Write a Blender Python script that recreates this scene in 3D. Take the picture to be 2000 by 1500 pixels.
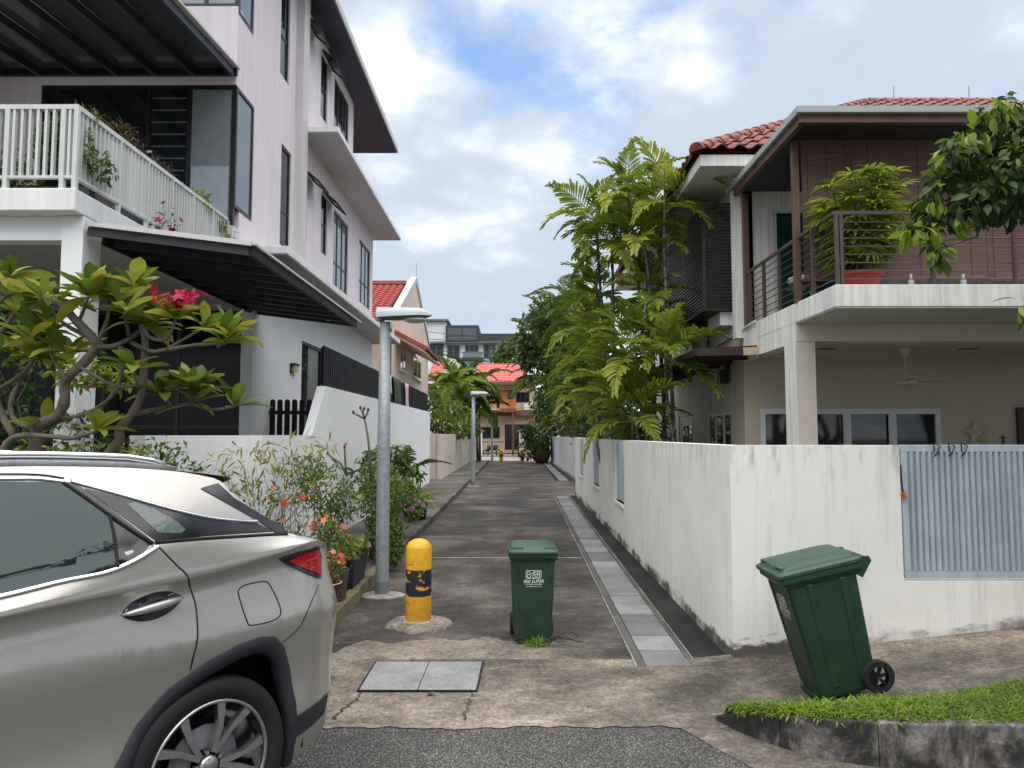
import bpy, bmesh, math, random
import numpy as np
from mathutils import Vector, Matrix, Euler
for _o in list(bpy.data.objects):
    bpy.data.objects.remove(_o, do_unlink=True)
scene = bpy.context.scene
COL = scene.collection
PI = math.pi

# ------------------------------------------------------------------ camera
F_PX, CAM_H = 1440.0, 1.8
PITCH, YAW = math.atan(100 / F_PX), math.atan(4 / F_PX)
cam_data = bpy.data.cameras.new('camera')
cam_data.sensor_width = 36.0
cam_data.lens = 36.0 * F_PX / 2000.0
cam_data.clip_start = 0.05
cam_data.clip_end = 3000.0
cam = bpy.data.objects.new('camera', cam_data)
COL.objects.link(cam)
cam.location = (0, 0, CAM_H)
cam.rotation_euler = (PI / 2 + PITCH, 0, YAW)
scene.camera = cam

# ------------------------------------------------------------------ world, sun, exposure
SUN_AZ, SUN_EL = math.radians(178), math.radians(76)      # azimuth from +Y clockwise
sun_dir = Vector((math.sin(SUN_AZ) * math.cos(SUN_EL), math.cos(SUN_AZ) * math.cos(SUN_EL), math.sin(SUN_EL)))
world = bpy.data.worlds.new('World')
scene.world = world
world.use_nodes = True
wn, wl = world.node_tree.nodes, world.node_tree.links
wn.clear()
out = wn.new('ShaderNodeOutputWorld')
bg_sky = wn.new('ShaderNodeBackground')
bg_cloud = wn.new('ShaderNodeBackground')
mixw = wn.new('ShaderNodeMixShader')
sky = wn.new('ShaderNodeTexSky')
sky.sky_type = 'NISHITA'
sky.sun_disc = False
sky.sun_elevation = SUN_EL
sky.sun_rotation = SUN_AZ
sky.air_density = 1.0
sky.dust_density = 0.6
sky.ozone_density = 3.0
bg_sky.inputs['Strength'].default_value = 0.085
wl.new(sky.outputs[0], bg_sky.inputs[0])
tc = wn.new('ShaderNodeTexCoord')
sepw = wn.new('ShaderNodeSeparateXYZ')
wl.new(tc.outputs['Generated'], sepw.inputs[0])
def wmath(op, a, b=None):
    n = wn.new('ShaderNodeMath'); n.operation = op
    for i, s in enumerate((a, b)):
        if s is None: continue
        if isinstance(s, (int, float)): n.inputs[i].default_value = s
        else: wl.new(s, n.inputs[i])
    return n.outputs[0]
zz = wmath('ADD', wmath('MAXIMUM', sepw.outputs[2], 0.0), 0.30)
cmb = wn.new('ShaderNodeCombineXYZ')
wl.new(wmath('DIVIDE', sepw.outputs[0], zz), cmb.inputs[0])
wl.new(wmath('DIVIDE', sepw.outputs[1], zz), cmb.inputs[1])
cmb.inputs[2].default_value = 0.0
def wnoise(scale, detail, rough, dist, off):
    mp = wn.new('ShaderNodeMapping')
    mp.inputs['Location'].default_value = off
    wl.new(cmb.outputs[0], mp.inputs[0])
    n = wn.new('ShaderNodeTexNoise')
    n.inputs['Scale'].default_value = scale
    n.inputs['Detail'].default_value = detail
    n.inputs['Roughness'].default_value = rough
    n.inputs['Distortion'].default_value = dist
    wl.new(mp.outputs[0], n.inputs['Vector'])
    return n.outputs[0]
def wramp(src, stops):
    r = wn.new('ShaderNodeValToRGB')
    el = r.color_ramp.elements
    while len(el) < len(stops): el.new(0.5)
    for e, (p, c) in zip(el, stops):
        e.position = p; e.color = (c[0], c[1], c[2], 1)
    r.color_ramp.interpolation = 'B_SPLINE' if len(stops) > 3 else 'EASE'
    wl.new(src, r.inputs[0])
    return r.outputs[0]
cov_n = wmath('ADD', wmath('MULTIPLY', wnoise(1.05, 4, 0.45, 0.0, (3.85, 2.42, 0)), 0.62), wmath('MULTIPLY', wnoise(3.1, 9, 0.62, 0.15, (0.95, 3.12, 0)), 0.38))
cov_n = wmath('ADD', cov_n, wmath('MULTIPLY', wmath('MAXIMUM', wmath('SUBTRACT', 0.42, sepw.outputs[2]), 0.0), 0.30))
cover = wramp(cov_n, [(0.385, (0.06,) * 3), (0.495, (1,) * 3)])
bil = wmath('ABSOLUTE', wmath('SUBTRACT', wmath('MULTIPLY', wnoise(2.3, 8, 0.52, 0.0, (1.4, 6.1, 0)), 2.0), 1.0))
lump = wmath('ADD', wmath('MULTIPLY', wnoise(1.35, 6, 0.5, 0.2, (5.1, 2.2, 0)), 0.80), wmath('MULTIPLY', bil, 0.42))
shade = wramp(lump, [(0.42, (0.36, 0.415, 0.49)), (0.49, (0.46, 0.51, 0.58)), (0.55, (0.66, 0.695, 0.74)), (0.615, (1.0, 1.0, 1.0))])
wl.new(shade, bg_cloud.inputs[0])
bg_cloud.inputs['Strength'].default_value = 0.545
wl.new(cover, mixw.inputs[0])
wl.new(bg_sky.outputs[0], mixw.inputs[1])
wl.new(bg_cloud.outputs[0], mixw.inputs[2])
wl.new(mixw.outputs[0], out.inputs[0])
sun_data = bpy.data.lights.new('sun', 'SUN')
sun_data.energy = 1.5
sun_data.angle = math.radians(98)
sun_data.color = (1.0, 0.955, 0.88)
sun = bpy.data.objects.new('sun', sun_data)
COL.objects.link(sun)
sun.rotation_euler = sun_dir.to_track_quat('Z', 'Y').to_euler()
scene.view_settings.view_transform = 'Standard'
scene.view_settings.look = 'None'
scene.view_settings.exposure = 1.65
scene.view_settings.gamma = 1.0
scene.view_settings.use_curve_mapping = False
scene.cycles.use_denoising = True
scene.cycles.max_bounces = 8
scene.cycles.transparent_max_bounces = 12

# ------------------------------------------------------------------ pixel to place
def ray(px, py):
    r, f, u = (px - 1000) / F_PX, 1.0, -(py - 750) / F_PX
    y = f * math.cos(PITCH) - u * math.sin(PITCH)
    z = f * math.sin(PITCH) + u * math.cos(PITCH)
    return Vector((r * math.cos(YAW) - y * math.sin(YAW), r * math.sin(YAW) + y * math.cos(YAW), z))
def atY(px, py, Y):
    d = ray(px, py); t = Y / d.y
    return Vector((d.x * t, Y, CAM_H + d.z * t))
def atX(px, py, X):
    d = ray(px, py); t = X / d.x
    return Vector((X, d.y * t, CAM_H + d.z * t))
def atZ(px, py, Z):
    d = ray(px, py); t = (Z - CAM_H) / d.z
    return Vector((d.x * t, d.y * t, Z))

# ------------------------------------------------------------------ materials
MATS = {}
class NT:
    def __init__(s, name):
        s.m = bpy.data.materials.new(name); s.m.use_nodes = True
        s.n, s.l = s.m.node_tree.nodes, s.m.node_tree.links
        s.p = s.n['Principled BSDF']
        s.geo = s.n.new('ShaderNodeNewGeometry')
        s.pos = s.geo.outputs['Position']
        MATS[name] = s.m
    def obj_coords(s):
        t = s.n.new('ShaderNodeTexCoord'); s.pos = t.outputs['Object']; return s
    def set(s, key, v):
        if isinstance(v, (int, float, tuple)): s.p.inputs[key].default_value = v if not isinstance(v, tuple) or len(v) == 4 else (*v, 1)
        else: s.l.new(v, s.p.inputs[key])
        return s
    def noise(s, scale, detail=6, rough=0.6, stretch=(1, 1, 1), off=(0, 0, 0), dist=0.0):
        mp = s.n.new('ShaderNodeMapping')
        mp.inputs['Scale'].default_value = stretch; mp.inputs['Location'].default_value = off
        s.l.new(s.pos, mp.inputs[0])
        n = s.n.new('ShaderNodeTexNoise')
        n.inputs['Scale'].default_value = scale; n.inputs['Detail'].default_value = detail
        n.inputs['Roughness'].default_value = rough; n.inputs['Distortion'].default_value = dist
        s.l.new(mp.outputs[0], n.inputs['Vector'])
        return n.outputs[0]
    def voro(s, scale, feature='F1', stretch=(1, 1, 1), out='Distance'):
        mp = s.n.new('ShaderNodeMapping'); mp.inputs['Scale'].default_value = stretch
        s.l.new(s.pos, mp.inputs[0])
        n = s.n.new('ShaderNodeTexVoronoi'); n.inputs['Scale'].default_value = scale; n.feature = feature
        s.l.new(mp.outputs[0], n.inputs['Vector'])
        return n.outputs[out]
    def ramp(s, src, stops, interp='LINEAR'):
        r = s.n.new('ShaderNodeValToRGB'); el = r.color_ramp.elements
        while len(el) < len(stops): el.new(0.5)
        for e, (p, c) in zip(el, stops):
            c = (c, c, c) if isinstance(c, (int, float)) else c
            e.position = p; e.color = (*c, 1)
        r.color_ramp.interpolation = interp
        s.l.new(src, r.inputs[0]); return r.outputs[0]
    def mix(s, fac, a, b, mode='MIX'):
        m = s.n.new('ShaderNodeMix'); m.data_type = 'RGBA'; m.blend_type = mode
        for sock, v in ((m.inputs[0], fac), (m.inputs[6], a), (m.inputs[7], b)):
            if isinstance(v, (int, float)): sock.default_value = v if sock == m.inputs[0] else (v, v, v, 1)
            elif isinstance(v, tuple): sock.default_value = (*v, 1)
            else: s.l.new(v, sock)
        return m.outputs[2]
    def math(s, op, a, b=0.0):
        n = s.n.new('ShaderNodeMath'); n.operation = op
        for i, v in enumerate((a, b)):
            if isinstance(v, (int, float)): n.inputs[i].default_value = v
            else: s.l.new(v, n.inputs[i])
        return n.outputs[0]
    def sep(s, i):
        n = s.n.new('ShaderNodeSeparateXYZ'); s.l.new(s.pos, n.inputs[0]); return n.outputs[i]
    def attr(s, name):
        n = s.n.new('ShaderNodeAttribute'); n.attribute_name = name; return n.outputs['Fac']
    def objrand(s):
        n = s.n.new('ShaderNodeObjectInfo'); return n.outputs['Random']
    def bump(s, src, strength, dist=0.01):
        b = s.n.new('ShaderNodeBump'); b.inputs['Strength'].default_value = strength; b.inputs['Distance'].default_value = dist
        s.l.new(src, b.inputs['Height']); s.l.new(b.outputs[0], s.p.inputs['Normal']); return s
def pm(name, c, rough=0.6, var=0.12, scale=2.5, bump=0.1, bscale=60, metal=0.0, spec=0.5, streak=0.0, tint=None, obj=False, fine=0.06):
    """plain painted / solid surface with soft uneven tone, fine grain and optional vertical streaks"""
    t = NT(name)
    if obj: t.obj_coords()
    a = tuple(max(0, x * (1 - var)) for x in c); b = tuple(min(1, x * (1 + var)) for x in c)
    col = t.ramp(t.noise(scale, 7, 0.62), [(0.3, a), (0.7, b)])
    if tint:
        col = t.mix(t.ramp(t.noise(scale * 0.6, 5, 0.6, off=(5, 3, 1)), [(0.5, 0.0), (0.75, 0.6)]), col, tint)
    if streak:
        st = t.ramp(t.noise(5.0, 6, 0.7, stretch=(2.2, 2.2, 0.10)), [(0.42, 1.0), (0.72, 1.0 - streak)])
        col = t.mix(1.0, col, st, 'MULTIPLY')
    if fine:
        col = t.mix(1.0, col, t.ramp(t.noise(bscale * 1.5, 3, 0.6, off=(2, 8, 4)), [(0.3, 1 - fine), (0.7, 1.0)]), 'MULTIPLY')
    t.set('Base Color', col).set('Metallic', metal).set('Specular IOR Level', spec)
    t.set('Roughness', t.ramp(t.noise(scale * 3, 5, 0.6, off=(1, 2, 9)), [(0.3, max(0.02, rough - 0.08)), (0.7, min(1, rough + 0.08))]))
    if bump: t.bump(t.noise(bscale, 5, 0.6), bump)
    return t

def leafmat(name, dark, mid, light, rough=0.42, trans=0.32):
    t = NT(name)
    tone = t.attr('tone')
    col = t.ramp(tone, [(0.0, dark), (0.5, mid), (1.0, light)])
    col = t.mix(t.ramp(t.noise(9, 4, 0.6), [(0.35, 0.0), (0.8, 0.45)]), col, tuple(x * 0.6 for x in mid))
    col = t.mix(t.ramp(t.noise(23, 5, 0.7, off=(4, 4, 4)), [(0.66, 0.0), (0.74, 0.55)]), col, (light[0] * 1.05, light[1] * 0.75, light[2] * 0.8))
    t.set('Base Color', col).set('Roughness', rough).set('Specular IOR Level', 0.28)
    tr = t.n.new('ShaderNodeBsdfTranslucent'); t.l.new(col, tr.inputs[0])
    ms = t.n.new('ShaderNodeMixShader'); ms.inputs[0].default_value = trans
    t.l.new(t.p.outputs[0], ms.inputs[1]); t.l.new(tr.outputs[0], ms.inputs[2])
    t.l.new(ms.outputs[0], t.n['Material Output'].inputs[0])
    return t
def glassmat(name, c=(0.012, 0.015, 0.018), rough=0.04, spec=0.6):
    t = NT(name)
    t.set('Base Color', c).set('Roughness', rough).set('Specular IOR Level', spec)
    t.bump(t.noise(1.3, 2, 0.5), 0.02, 0.02)
    return t

# --- ground
t = NT('asphalt')
chips = t.voro(175, out='Color')
sepc = t.n.new('ShaderNodeSeparateColor'); t.l.new(chips, sepc.inputs[0])
col = t.ramp(sepc.outputs[0], [(0.0, (0.018, 0.017, 0.016)), (0.50, (0.050, 0.047, 0.043)), (0.80, (0.12, 0.112, 0.103)), (1.0, (0.38, 0.36, 0.33))])
col = t.mix(1.0, col, t.ramp(t.noise(1.6, 6, 0.65), [(0.3, 0.62), (0.7, 1.15)]), 'MULTIPLY')
t.set('Base Color', col).set('Roughness', 0.72).bump(t.voro(175), 0.8, 0.006)

def concrete(name, dark, mid, light, off, dirt=0.5):
    t = NT(name)
    big = t.noise(0.62, 9, 0.66, off=off, dist=0.3)
    col = t.ramp(big, [(0.40, dark), (0.50, mid), (0.63, tuple(x * 0.85 for x in light))])
    mid_n = t.noise(4.2, 10, 0.78, off=(3, 1, 2), stretch=(0.7, 1.0, 1))
    col = t.mix(1.0, col, t.ramp(mid_n, [(0.38, 1 - dirt * 0.8), (0.50, 0.97), (0.63, 1.35)]), 'MULTIPLY')
    scuff = t.noise(7.5, 10, 0.80, off=(9, 4, 2), stretch=(0.45, 1.5, 1), dist=0.5)
    zone = t.ramp(t.noise(0.9, 4, 0.6, off=(2, 6, 1)), [(0.42, 0.15), (0.62, 1.0)])
    col = t.mix(t.math('MULTIPLY', t.ramp(scuff, [(0.53, 0.0), (0.66, 0.75)]), zone), col, light)
    col = t.mix(t.math('MULTIPLY', t.ramp(t.noise(11, 9, 0.75, off=(1, 7, 3)), [(0.56, 0.0), (0.70, 0.7)]), t.math('SUBTRACT', 1.15, zone)), col, tuple(x * 0.55 for x in dark))
    grain = t.noise(85, 4, 0.75)
    col = t.mix(1.0, col, t.ramp(t.noise(24, 9, 0.82, off=(5, 5, 5)), [(0.40, 0.62), (0.50, 1.0), (0.60, 1.30)]), 'MULTIPLY')
    col = t.mix(1.0, col, t.ramp(grain, [(0.30, 0.50), (0.66, 1.28)]), 'MULTIPLY')
    t.set('Base Color', col).set('Roughness', t.ramp(mid_n, [(0.3, 0.55), (0.7, 0.9)])).set('Specular IOR Level', 0.3)
    t.bump(grain, 0.7, 0.008)
    return t
concrete('concrete_alley', (0.034, 0.030, 0.026), (0.068, 0.060, 0.051), (0.185, 0.160, 0.135), (2.1, 0.4, 0), 0.55)
concrete('concrete_apron', (0.075, 0.065, 0.053), (0.150, 0.130, 0.105), (0.36, 0.305, 0.24), (5.3, 2.7, 0), 0.5)
concrete('concrete_black', (0.012, 0.011, 0.010), (0.022, 0.020, 0.018), (0.06, 0.055, 0.05), (1, 1, 0), 0.5)
concrete('concrete_verge', (0.07, 0.062, 0.052), (0.12, 0.108, 0.09), (0.24, 0.22, 0.18), (8, 1, 0), 0.5)
concrete('concrete_light', (0.22, 0.20, 0.175), (0.33, 0.305, 0.27), (0.46, 0.42, 0.37), (4, 7, 0), 0.3)
t = NT('kerb_stone')
n1 = t.noise(3.2, 9, 0.72, off=(2, 0, 5), stretch=(1, 1, 0.7), dist=0.5)
col = t.ramp(n1, [(0.38, (0.012, 0.011, 0.010)), (0.49, (0.034, 0.031, 0.028)), (0.56, (0.12, 0.11, 0.10)), (0.66, (0.34, 0.32, 0.29))])
col = t.mix(1.0, col, t.ramp(t.noise(70, 4, 0.7), [(0.3, 0.6), (0.7, 1.1)]), 'MULTIPLY')
t.set('Base Color', col).set('Roughness', 0.9).bump(t.noise(45, 5, 0.7), 0.6, 0.01)
t = NT('kerb_mossy')
n1 = t.noise(3.0, 8, 0.7, off=(7, 0, 5))
col = t.ramp(n1, [(0.34, (0.05, 0.045, 0.036)), (0.50, (0.15, 0.13, 0.095)), (0.60, (0.17, 0.155, 0.045)), (0.74, (0.30, 0.27, 0.21))])
t.set('Base Color', col).set('Roughness', 0.9).bump(t.noise(45, 5, 0.7), 0.6, 0.01)
t = NT('granite')
col = t.ramp(t.noise(160, 3, 0.7), [(0.30, (0.10, 0.10, 0.10)), (0.5, (0.27, 0.27, 0.265)), (0.70, (0.52, 0.52, 0.51))])
col = t.mix(1.0, col, t.ramp(t.noise(2.5, 6, 0.6), [(0.3, 0.7), (0.7, 1.1)]), 'MULTIPLY')
col = t.mix(1.0, col, t.ramp(t.objrand(), [(0, 0.45), (1, 1.0)]), 'MULTIPLY')
t.set('Base Color', col).set('Roughness', 0.6).bump(t.noise(120, 3, 0.6), 0.2, 0.004)
t = NT('granite_dark')
col = t.ramp(t.noise(130, 3, 0.7), [(0.30, (0.03, 0.03, 0.03)), (0.5, (0.075, 0.073, 0.07)), (0.72, (0.17, 0.165, 0.16))])
col = t.mix(1.0, col, t.ramp(t.objrand(), [(0, 0.65), (1, 1.15)]), 'MULTIPLY')
t.set('Base Color', col).set('Roughness', 0.65).bump(t.noise(120, 3, 0.6), 0.2, 0.004)
pm('soil', (0.045, 0.032, 0.022), 0.95, 0.3, 12, 0.6, 60)
pm('terrain_grass', (0.07, 0.085, 0.035), 0.95, 0.3, 3, 0.6, 60)

# --- walls
pm('white_wall', (0.84, 0.84, 0.845), 0.7, 0.035, 1.2, 0.05, 90, streak=0.05, fine=0.02)
pm('white_trim', (0.80, 0.795, 0.785), 0.65, 0.05, 2.0, 0.06, 90, streak=0.16, fine=0.03)
t = NT('stained_wall')
z = t.sep(2)
base = t.ramp(t.noise(1.1, 7, 0.65), [(0.3, (0.76, 0.735, 0.675)), (0.7, (0.87, 0.855, 0.815))])
drip = t.noise(3.2, 8, 0.75, stretch=(3.0, 3.0, 0.16), off=(4, 2, 0))
base = t.mix(1.0, base, t.ramp(drip, [(0.52, 1.0), (0.78, 0.72)]), 'MULTIPLY')
topm = t.math('MULTIPLY', t.ramp(z, [(0.0, 0.0), (1.0, 1.0)]), 1.0)
mp = t.math('SUBTRACT', t.math('MULTIPLY', z, 3.0), 4.0)                       # grime run-off below the coping
runoff = t.math('MULTIPLY', t.math('MAXIMUM', t.math('MINIMUM', mp, 1.0), 0.0), t.ramp(t.noise(6, 7, 0.75, stretch=(1.6, 1.6, 0.3)), [(0.50, 0.0), (0.68, 0.75)]))
base = t.mix(runoff, base, (0.30, 0.27, 0.22))
rust = t.math('MULTIPLY', t.ramp(t.noise(1.4, 6, 0.7, off=(2, 9, 5)), [(0.55, 0.0), (0.70, 0.55)]), t.ramp(t.math('SUBTRACT', 1.0, t.math('MULTIPLY', z, 1.4)), [(0.2, 0.0), (0.8, 1.0)]))
base = t.mix(rust, base, (0.62, 0.44, 0.26))
lowz = t.math('SUBTRACT', z, t.math('MULTIPLY', t.math('MAXIMUM', t.math('SUBTRACT', t.sep(0), 1.35), 0.0), 0.105))
edge = t.math('ADD', t.math('MULTIPLY', lowz, -7.0), t.math('MULTIPLY', t.noise(2.6, 10, 0.72, dist=0.3, stretch=(1, 1, 2.2)), 2.6))
base = t.mix(t.math('MULTIPLY', t.ramp(edge, [(0.72, 0.0), (1.08, 0.9)]), t.ramp(t.noise(1.7, 6, 0.65, off=(6, 2, 8)), [(0.40, 0.15), (0.56, 1.0)])), base, (0.035, 0.028, 0.020))
cr = t.voro(1.15, 'DISTANCE_TO_EDGE', stretch=(1.0, 1.0, 0.55))
crk = t.math('MULTIPLY', t.ramp(cr, [(0.0, 1.0), (0.006, 0.0)]), t.ramp(t.noise(2.2, 4, 0.6, off=(8, 3, 2)), [(0.60, 0.0), (0.66, 0.55)]))
base = t.mix(crk, base, (0.22, 0.18, 0.14))
base = t.mix(t.ramp(t.noise(48, 6, 0.7), [(0.70, 0.0), (0.78, 0.5)]), base, (0.25, 0.21, 0.17))
t.set('Base Color', base).set('Roughness', 0.85).set('Specular IOR Level', 0.25).bump(t.noise(30, 6, 0.65), 0.25, 0.006)
pm('pink_wall', (0.745, 0.665, 0.705), 0.75, 0.05, 0.8, 0.05, 70, streak=0.13, fine=0.03)
pm('pale_block', (0.62, 0.60, 0.59), 0.7, 0.05, 1.5, 0.06, 70, streak=0.15)
pm('carport_grey', (0.52, 0.50, 0.48), 0.75, 0.05, 1.5, 0.05, 70)
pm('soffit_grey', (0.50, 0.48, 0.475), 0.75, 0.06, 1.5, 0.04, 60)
pm('soffit_dark', (0.033, 0.040, 0.064), 0.7, 0.08, 1.5, 0.04, 60)
pm('peach_wall', (0.74, 0.585, 0.475), 0.8, 0.05, 0.8, 0.05, 50, streak=0.12)
pm('peach_boundary', (0.68, 0.60, 0.53), 0.85, 0.08, 0.8, 0.08, 50, streak=0.3)
pm('sand_wall', (0.60, 0.45, 0.30), 0.8, 0.05, 0.8, 0.0, 50)
pm('cream_wall', (0.545, 0.50, 0.42), 0.8, 0.06, 1.0, 0.06, 60, streak=0.28)
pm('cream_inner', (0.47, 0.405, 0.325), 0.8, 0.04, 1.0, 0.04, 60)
pm('weathered_white', (0.80, 0.785, 0.75), 0.8, 0.06, 1.4, 0.1, 60, streak=0.36)
pm('column_pink', (0.60, 0.525, 0.475), 0.75, 0.04, 1.4, 0.05, 60, streak=0.06)
pm('patchy_wall', (0.60, 0.59, 0.62), 0.85, 0.16, 3.0, 0.15, 50, streak=0.35)
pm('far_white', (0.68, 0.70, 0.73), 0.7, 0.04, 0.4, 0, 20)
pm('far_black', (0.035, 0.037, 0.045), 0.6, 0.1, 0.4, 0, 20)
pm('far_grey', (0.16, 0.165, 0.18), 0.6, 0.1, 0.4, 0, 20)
# --- metal, wood, plastic
pm('black_metal', (0.010, 0.011, 0.014), 0.55, 0.15, 4, 0.03, 120, spec=0.25)
glassmat('glass_black', (0.006, 0.007, 0.009), 0.12, 0.16)
pm('rafter_black', (0.030, 0.033, 0.042), 0.5, 0.1, 4, 0.0, 80)
concrete('concrete_sand', (0.10, 0.086, 0.068), (0.20, 0.170, 0.135), (0.38, 0.325, 0.26), (1.3, 4.1, 0), 0.5)
pm('frame_black', (0.014, 0.013, 0.014), 0.4, 0.1, 4, 0.0, 80)
pm('louver_brown', (0.034, 0.029, 0.030), 0.42, 0.15, 5, 0.03, 90, spec=0.5)
pm('rail_white', (0.66, 0.665, 0.65), 0.5, 0.06, 3, 0.04, 90, streak=0.2)
pm('frame_white', (0.62, 0.60, 0.63), 0.5, 0.03, 3, 0.0, 60)
pm('brown_paint', (0.125, 0.068, 0.052), 0.6, 0.12, 4, 0.08, 80, streak=0.15)
pm('rail_brown', (0.085, 0.060, 0.052), 0.5, 0.15, 6, 0.05, 90)
pm('ceiling_wood', (0.022, 0.024, 0.028), 0.55, 0.15, 4, 0.05, 60)
pm('gutter_green', (0.36, 0.40, 0.38), 0.5, 0.06, 3, 0.03, 60)
pm('gate_blue', (0.46, 0.525, 0.58), 0.5, 0.09, 3, 0.06, 70, streak=0.28)
pm('galvanised', (0.30, 0.32, 0.34), 0.55, 0.22, 30, 0.06, 90, metal=0.35)
pm('lamp_grey', (0.42, 0.47, 0.48), 0.5, 0.06, 4, 0.02, 60)
pm('lamp_under', (0.12, 0.125, 0.125), 0.5, 0.06, 4, 0.02, 60)
pm('lens', (0.45, 0.45, 0.42), 0.15, 0.05, 10, 0, 60)
t = NT('checker_plate')
v = t.voro(34, stretch=(1.0, 0.62, 1.0))
col = t.ramp(t.noise(3, 7, 0.7), [(0.3, (0.20, 0.20, 0.20)), (0.7, (0.36, 0.36, 0.36))])
col = t.mix(t.ramp(t.noise(26, 5, 0.7), [(0.55, 0.0), (0.7, 0.5)]), col, (0.10, 0.095, 0.09))
t.set('Base Color', col).set('Metallic', 0.35).set('Roughness', 0.55).bump(t.ramp(v, [(0.25, 1.0), (0.45, 0.0)]), 0.55, 0.006)
t = NT('bin_green').obj_coords()
col = t.ramp(t.noise(5, 6, 0.65), [(0.3, (0.009, 0.031, 0.016)), (0.7, (0.016, 0.050, 0.026))])
col = t.mix(t.ramp(t.noise(38, 6, 0.75, stretch=(1, 1, 0.25)), [(0.70, 0.0), (0.80, 0.35)]), col, (0.09, 0.12, 0.10))
t.set('Base Color', col).set('Roughness', t.ramp(t.noise(9, 5, 0.6), [(0.3, 0.36), (0.7, 0.55)])).bump(t.noise(190, 2, 0.5), 0.06, 0.002)
t = NT('bin_lid').obj_coords()
col = t.ramp(t.noise(5, 6, 0.65), [(0.3, (0.018, 0.054, 0.030)), (0.7, (0.030, 0.078, 0.045))])
col = t.mix(t.ramp(t.noise(24, 6, 0.75), [(0.62, 0.0), (0.78, 0.4)]), col, (0.16, 0.20, 0.17))
t.set('Base Color', col).set('Roughness', 0.45)
pm('white_print', (0.72, 0.76, 0.73), 0.6, 0.06, 40, 0, 60, obj=True)
pm('rubber', (0.014, 0.014, 0.015), 0.75, 0.2, 20, 0.1, 120, spec=0.35, obj=True)
t = NT('bollard_paint').obj_coords()
z = t.sep(2)
yel = t.ramp(t.noise(5, 7, 0.7), [(0.28, (0.58, 0.27, 0.012)), (0.6, (0.80, 0.43, 0.015))])
lowr = t.ramp(z, [(0.10, 1.0), (0.32, 0.15)])
yel = t.mix(t.math('MULTIPLY', lowr, t.noise(7, 6, 0.7)), yel, (0.36, 0.14, 0.03))
peel = t.ramp(t.noise(9.5, 6, 0.6, dist=0.6), [(0.572, 0.0), (0.588, 1.0)])
blk = t.mix(peel, (0.014, 0.014, 0.020), yel)
band = t.math('MULTIPLY', t.math('GREATER_THAN', z, 0.29), t.math('LESS_THAN', z, 0.535))
col = t.mix(band, yel, blk)
crk = t.ramp(t.voro(5.2, 'DISTANCE_TO_EDGE', stretch=(1, 1, 0.7)), [(0.0, 1.0), (0.020, 0.0)])
crm = t.math('MULTIPLY', crk, t.ramp(t.noise(3.2, 3, 0.5, off=(3, 3, 3)), [(0.50, 0.0), (0.54, 1.0)]))
col = t.mix(crm, col, (0.05, 0.03, 0.015))
t.set('Base Color', col).set('Roughness', 0.5).bump(t.noise(30, 4, 0.6), 0.15, 0.004)
# --- roof tiles, blinds
t = NT('clay_tile')
col = t.ramp(t.noise(6, 7, 0.7), [(0.30, (0.085, 0.026, 0.018)), (0.55, (0.24, 0.058, 0.034)), (0.75, (0.36, 0.14, 0.095))])
col = t.mix(1.0, col, t.ramp(t.objrand(), [(0, 0.7), (1, 1.15)]), 'MULTIPLY')
t.set('Base Color', col).set('Roughness', 0.5).bump(t.noise(50, 4, 0.6), 0.15, 0.004)
pm('red_tile', (0.40, 0.075, 0.062), 0.5, 0.16, 3, 0.05, 40)
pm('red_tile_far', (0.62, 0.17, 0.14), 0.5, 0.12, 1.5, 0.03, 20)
t = NT('bamboo')
z = t.sep(2)
col = t.ramp(t.noise(14, 6, 0.7, stretch=(0.25, 1, 9)), [(0.30, (0.085, 0.045, 0.042)), (0.52, (0.19, 0.105, 0.096)), (0.75, (0.32, 0.20, 0.18))])
col = t.mix(t.math('MULTIPLY', t.ramp(z, [(0.0, 0.0), (1.0, 1.0)]), 0.0), col, (0.2, 0.2, 0.2))
t.set('Base Color', col).set('Roughness', 0.7)
# --- glass
glassmat('glass_dark')
glassmat('glass_sky', (0.10, 0.12, 0.14), 0.03, 1.6)
glassmat('glass_tint', (0.045, 0.050, 0.055), 0.12, 0.4)
glassmat('glass_teal', (0.010, 0.050, 0.045), 0.08, 0.5)
glassmat('glass_quarter', (0.10, 0.13, 0.125), 0.03, 0.6)
glassmat('glass_far', (0.09, 0.10, 0.12), 0.1, 0.6)
pm('curtain', (0.20, 0.225, 0.235), 0.8, 0.1, 6, 0.2, 30)
pm('curtain_light', (0.36, 0.41, 0.44), 0.8, 0.1, 6, 0.2, 30)
pm('foil', (0.34, 0.34, 0.35), 0.35, 0.5, 9, 0.8, 14, metal=0.6)
# --- leaves
leafmat('leaf_plumeria', (0.05, 0.085, 0.012), (0.14, 0.21, 0.026), (0.36, 0.36, 0.05), 0.45, 0.38)
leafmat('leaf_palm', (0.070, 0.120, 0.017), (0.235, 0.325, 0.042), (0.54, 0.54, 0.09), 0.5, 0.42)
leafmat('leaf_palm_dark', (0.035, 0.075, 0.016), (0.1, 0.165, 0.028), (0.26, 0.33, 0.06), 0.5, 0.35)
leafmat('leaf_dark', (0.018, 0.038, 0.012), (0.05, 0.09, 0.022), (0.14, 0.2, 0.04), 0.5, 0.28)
leafmat('leaf_mid', (0.035, 0.075, 0.016), (0.105, 0.175, 0.03), (0.25, 0.32, 0.05), 0.5, 0.38)
leafmat('leaf_lime', (0.08, 0.14, 0.016), (0.22, 0.3, 0.03), (0.44, 0.45, 0.08), 0.5, 0.42)
leafmat('leaf_bamboo', (0.11, 0.13, 0.025), (0.26, 0.27, 0.05), (0.5, 0.4, 0.1), 0.5, 0.42)
leafmat('leaf_tree', (0.018, 0.042, 0.012), (0.055, 0.1, 0.02), (0.3, 0.4, 0.04), 0.42, 0.34)
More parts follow.
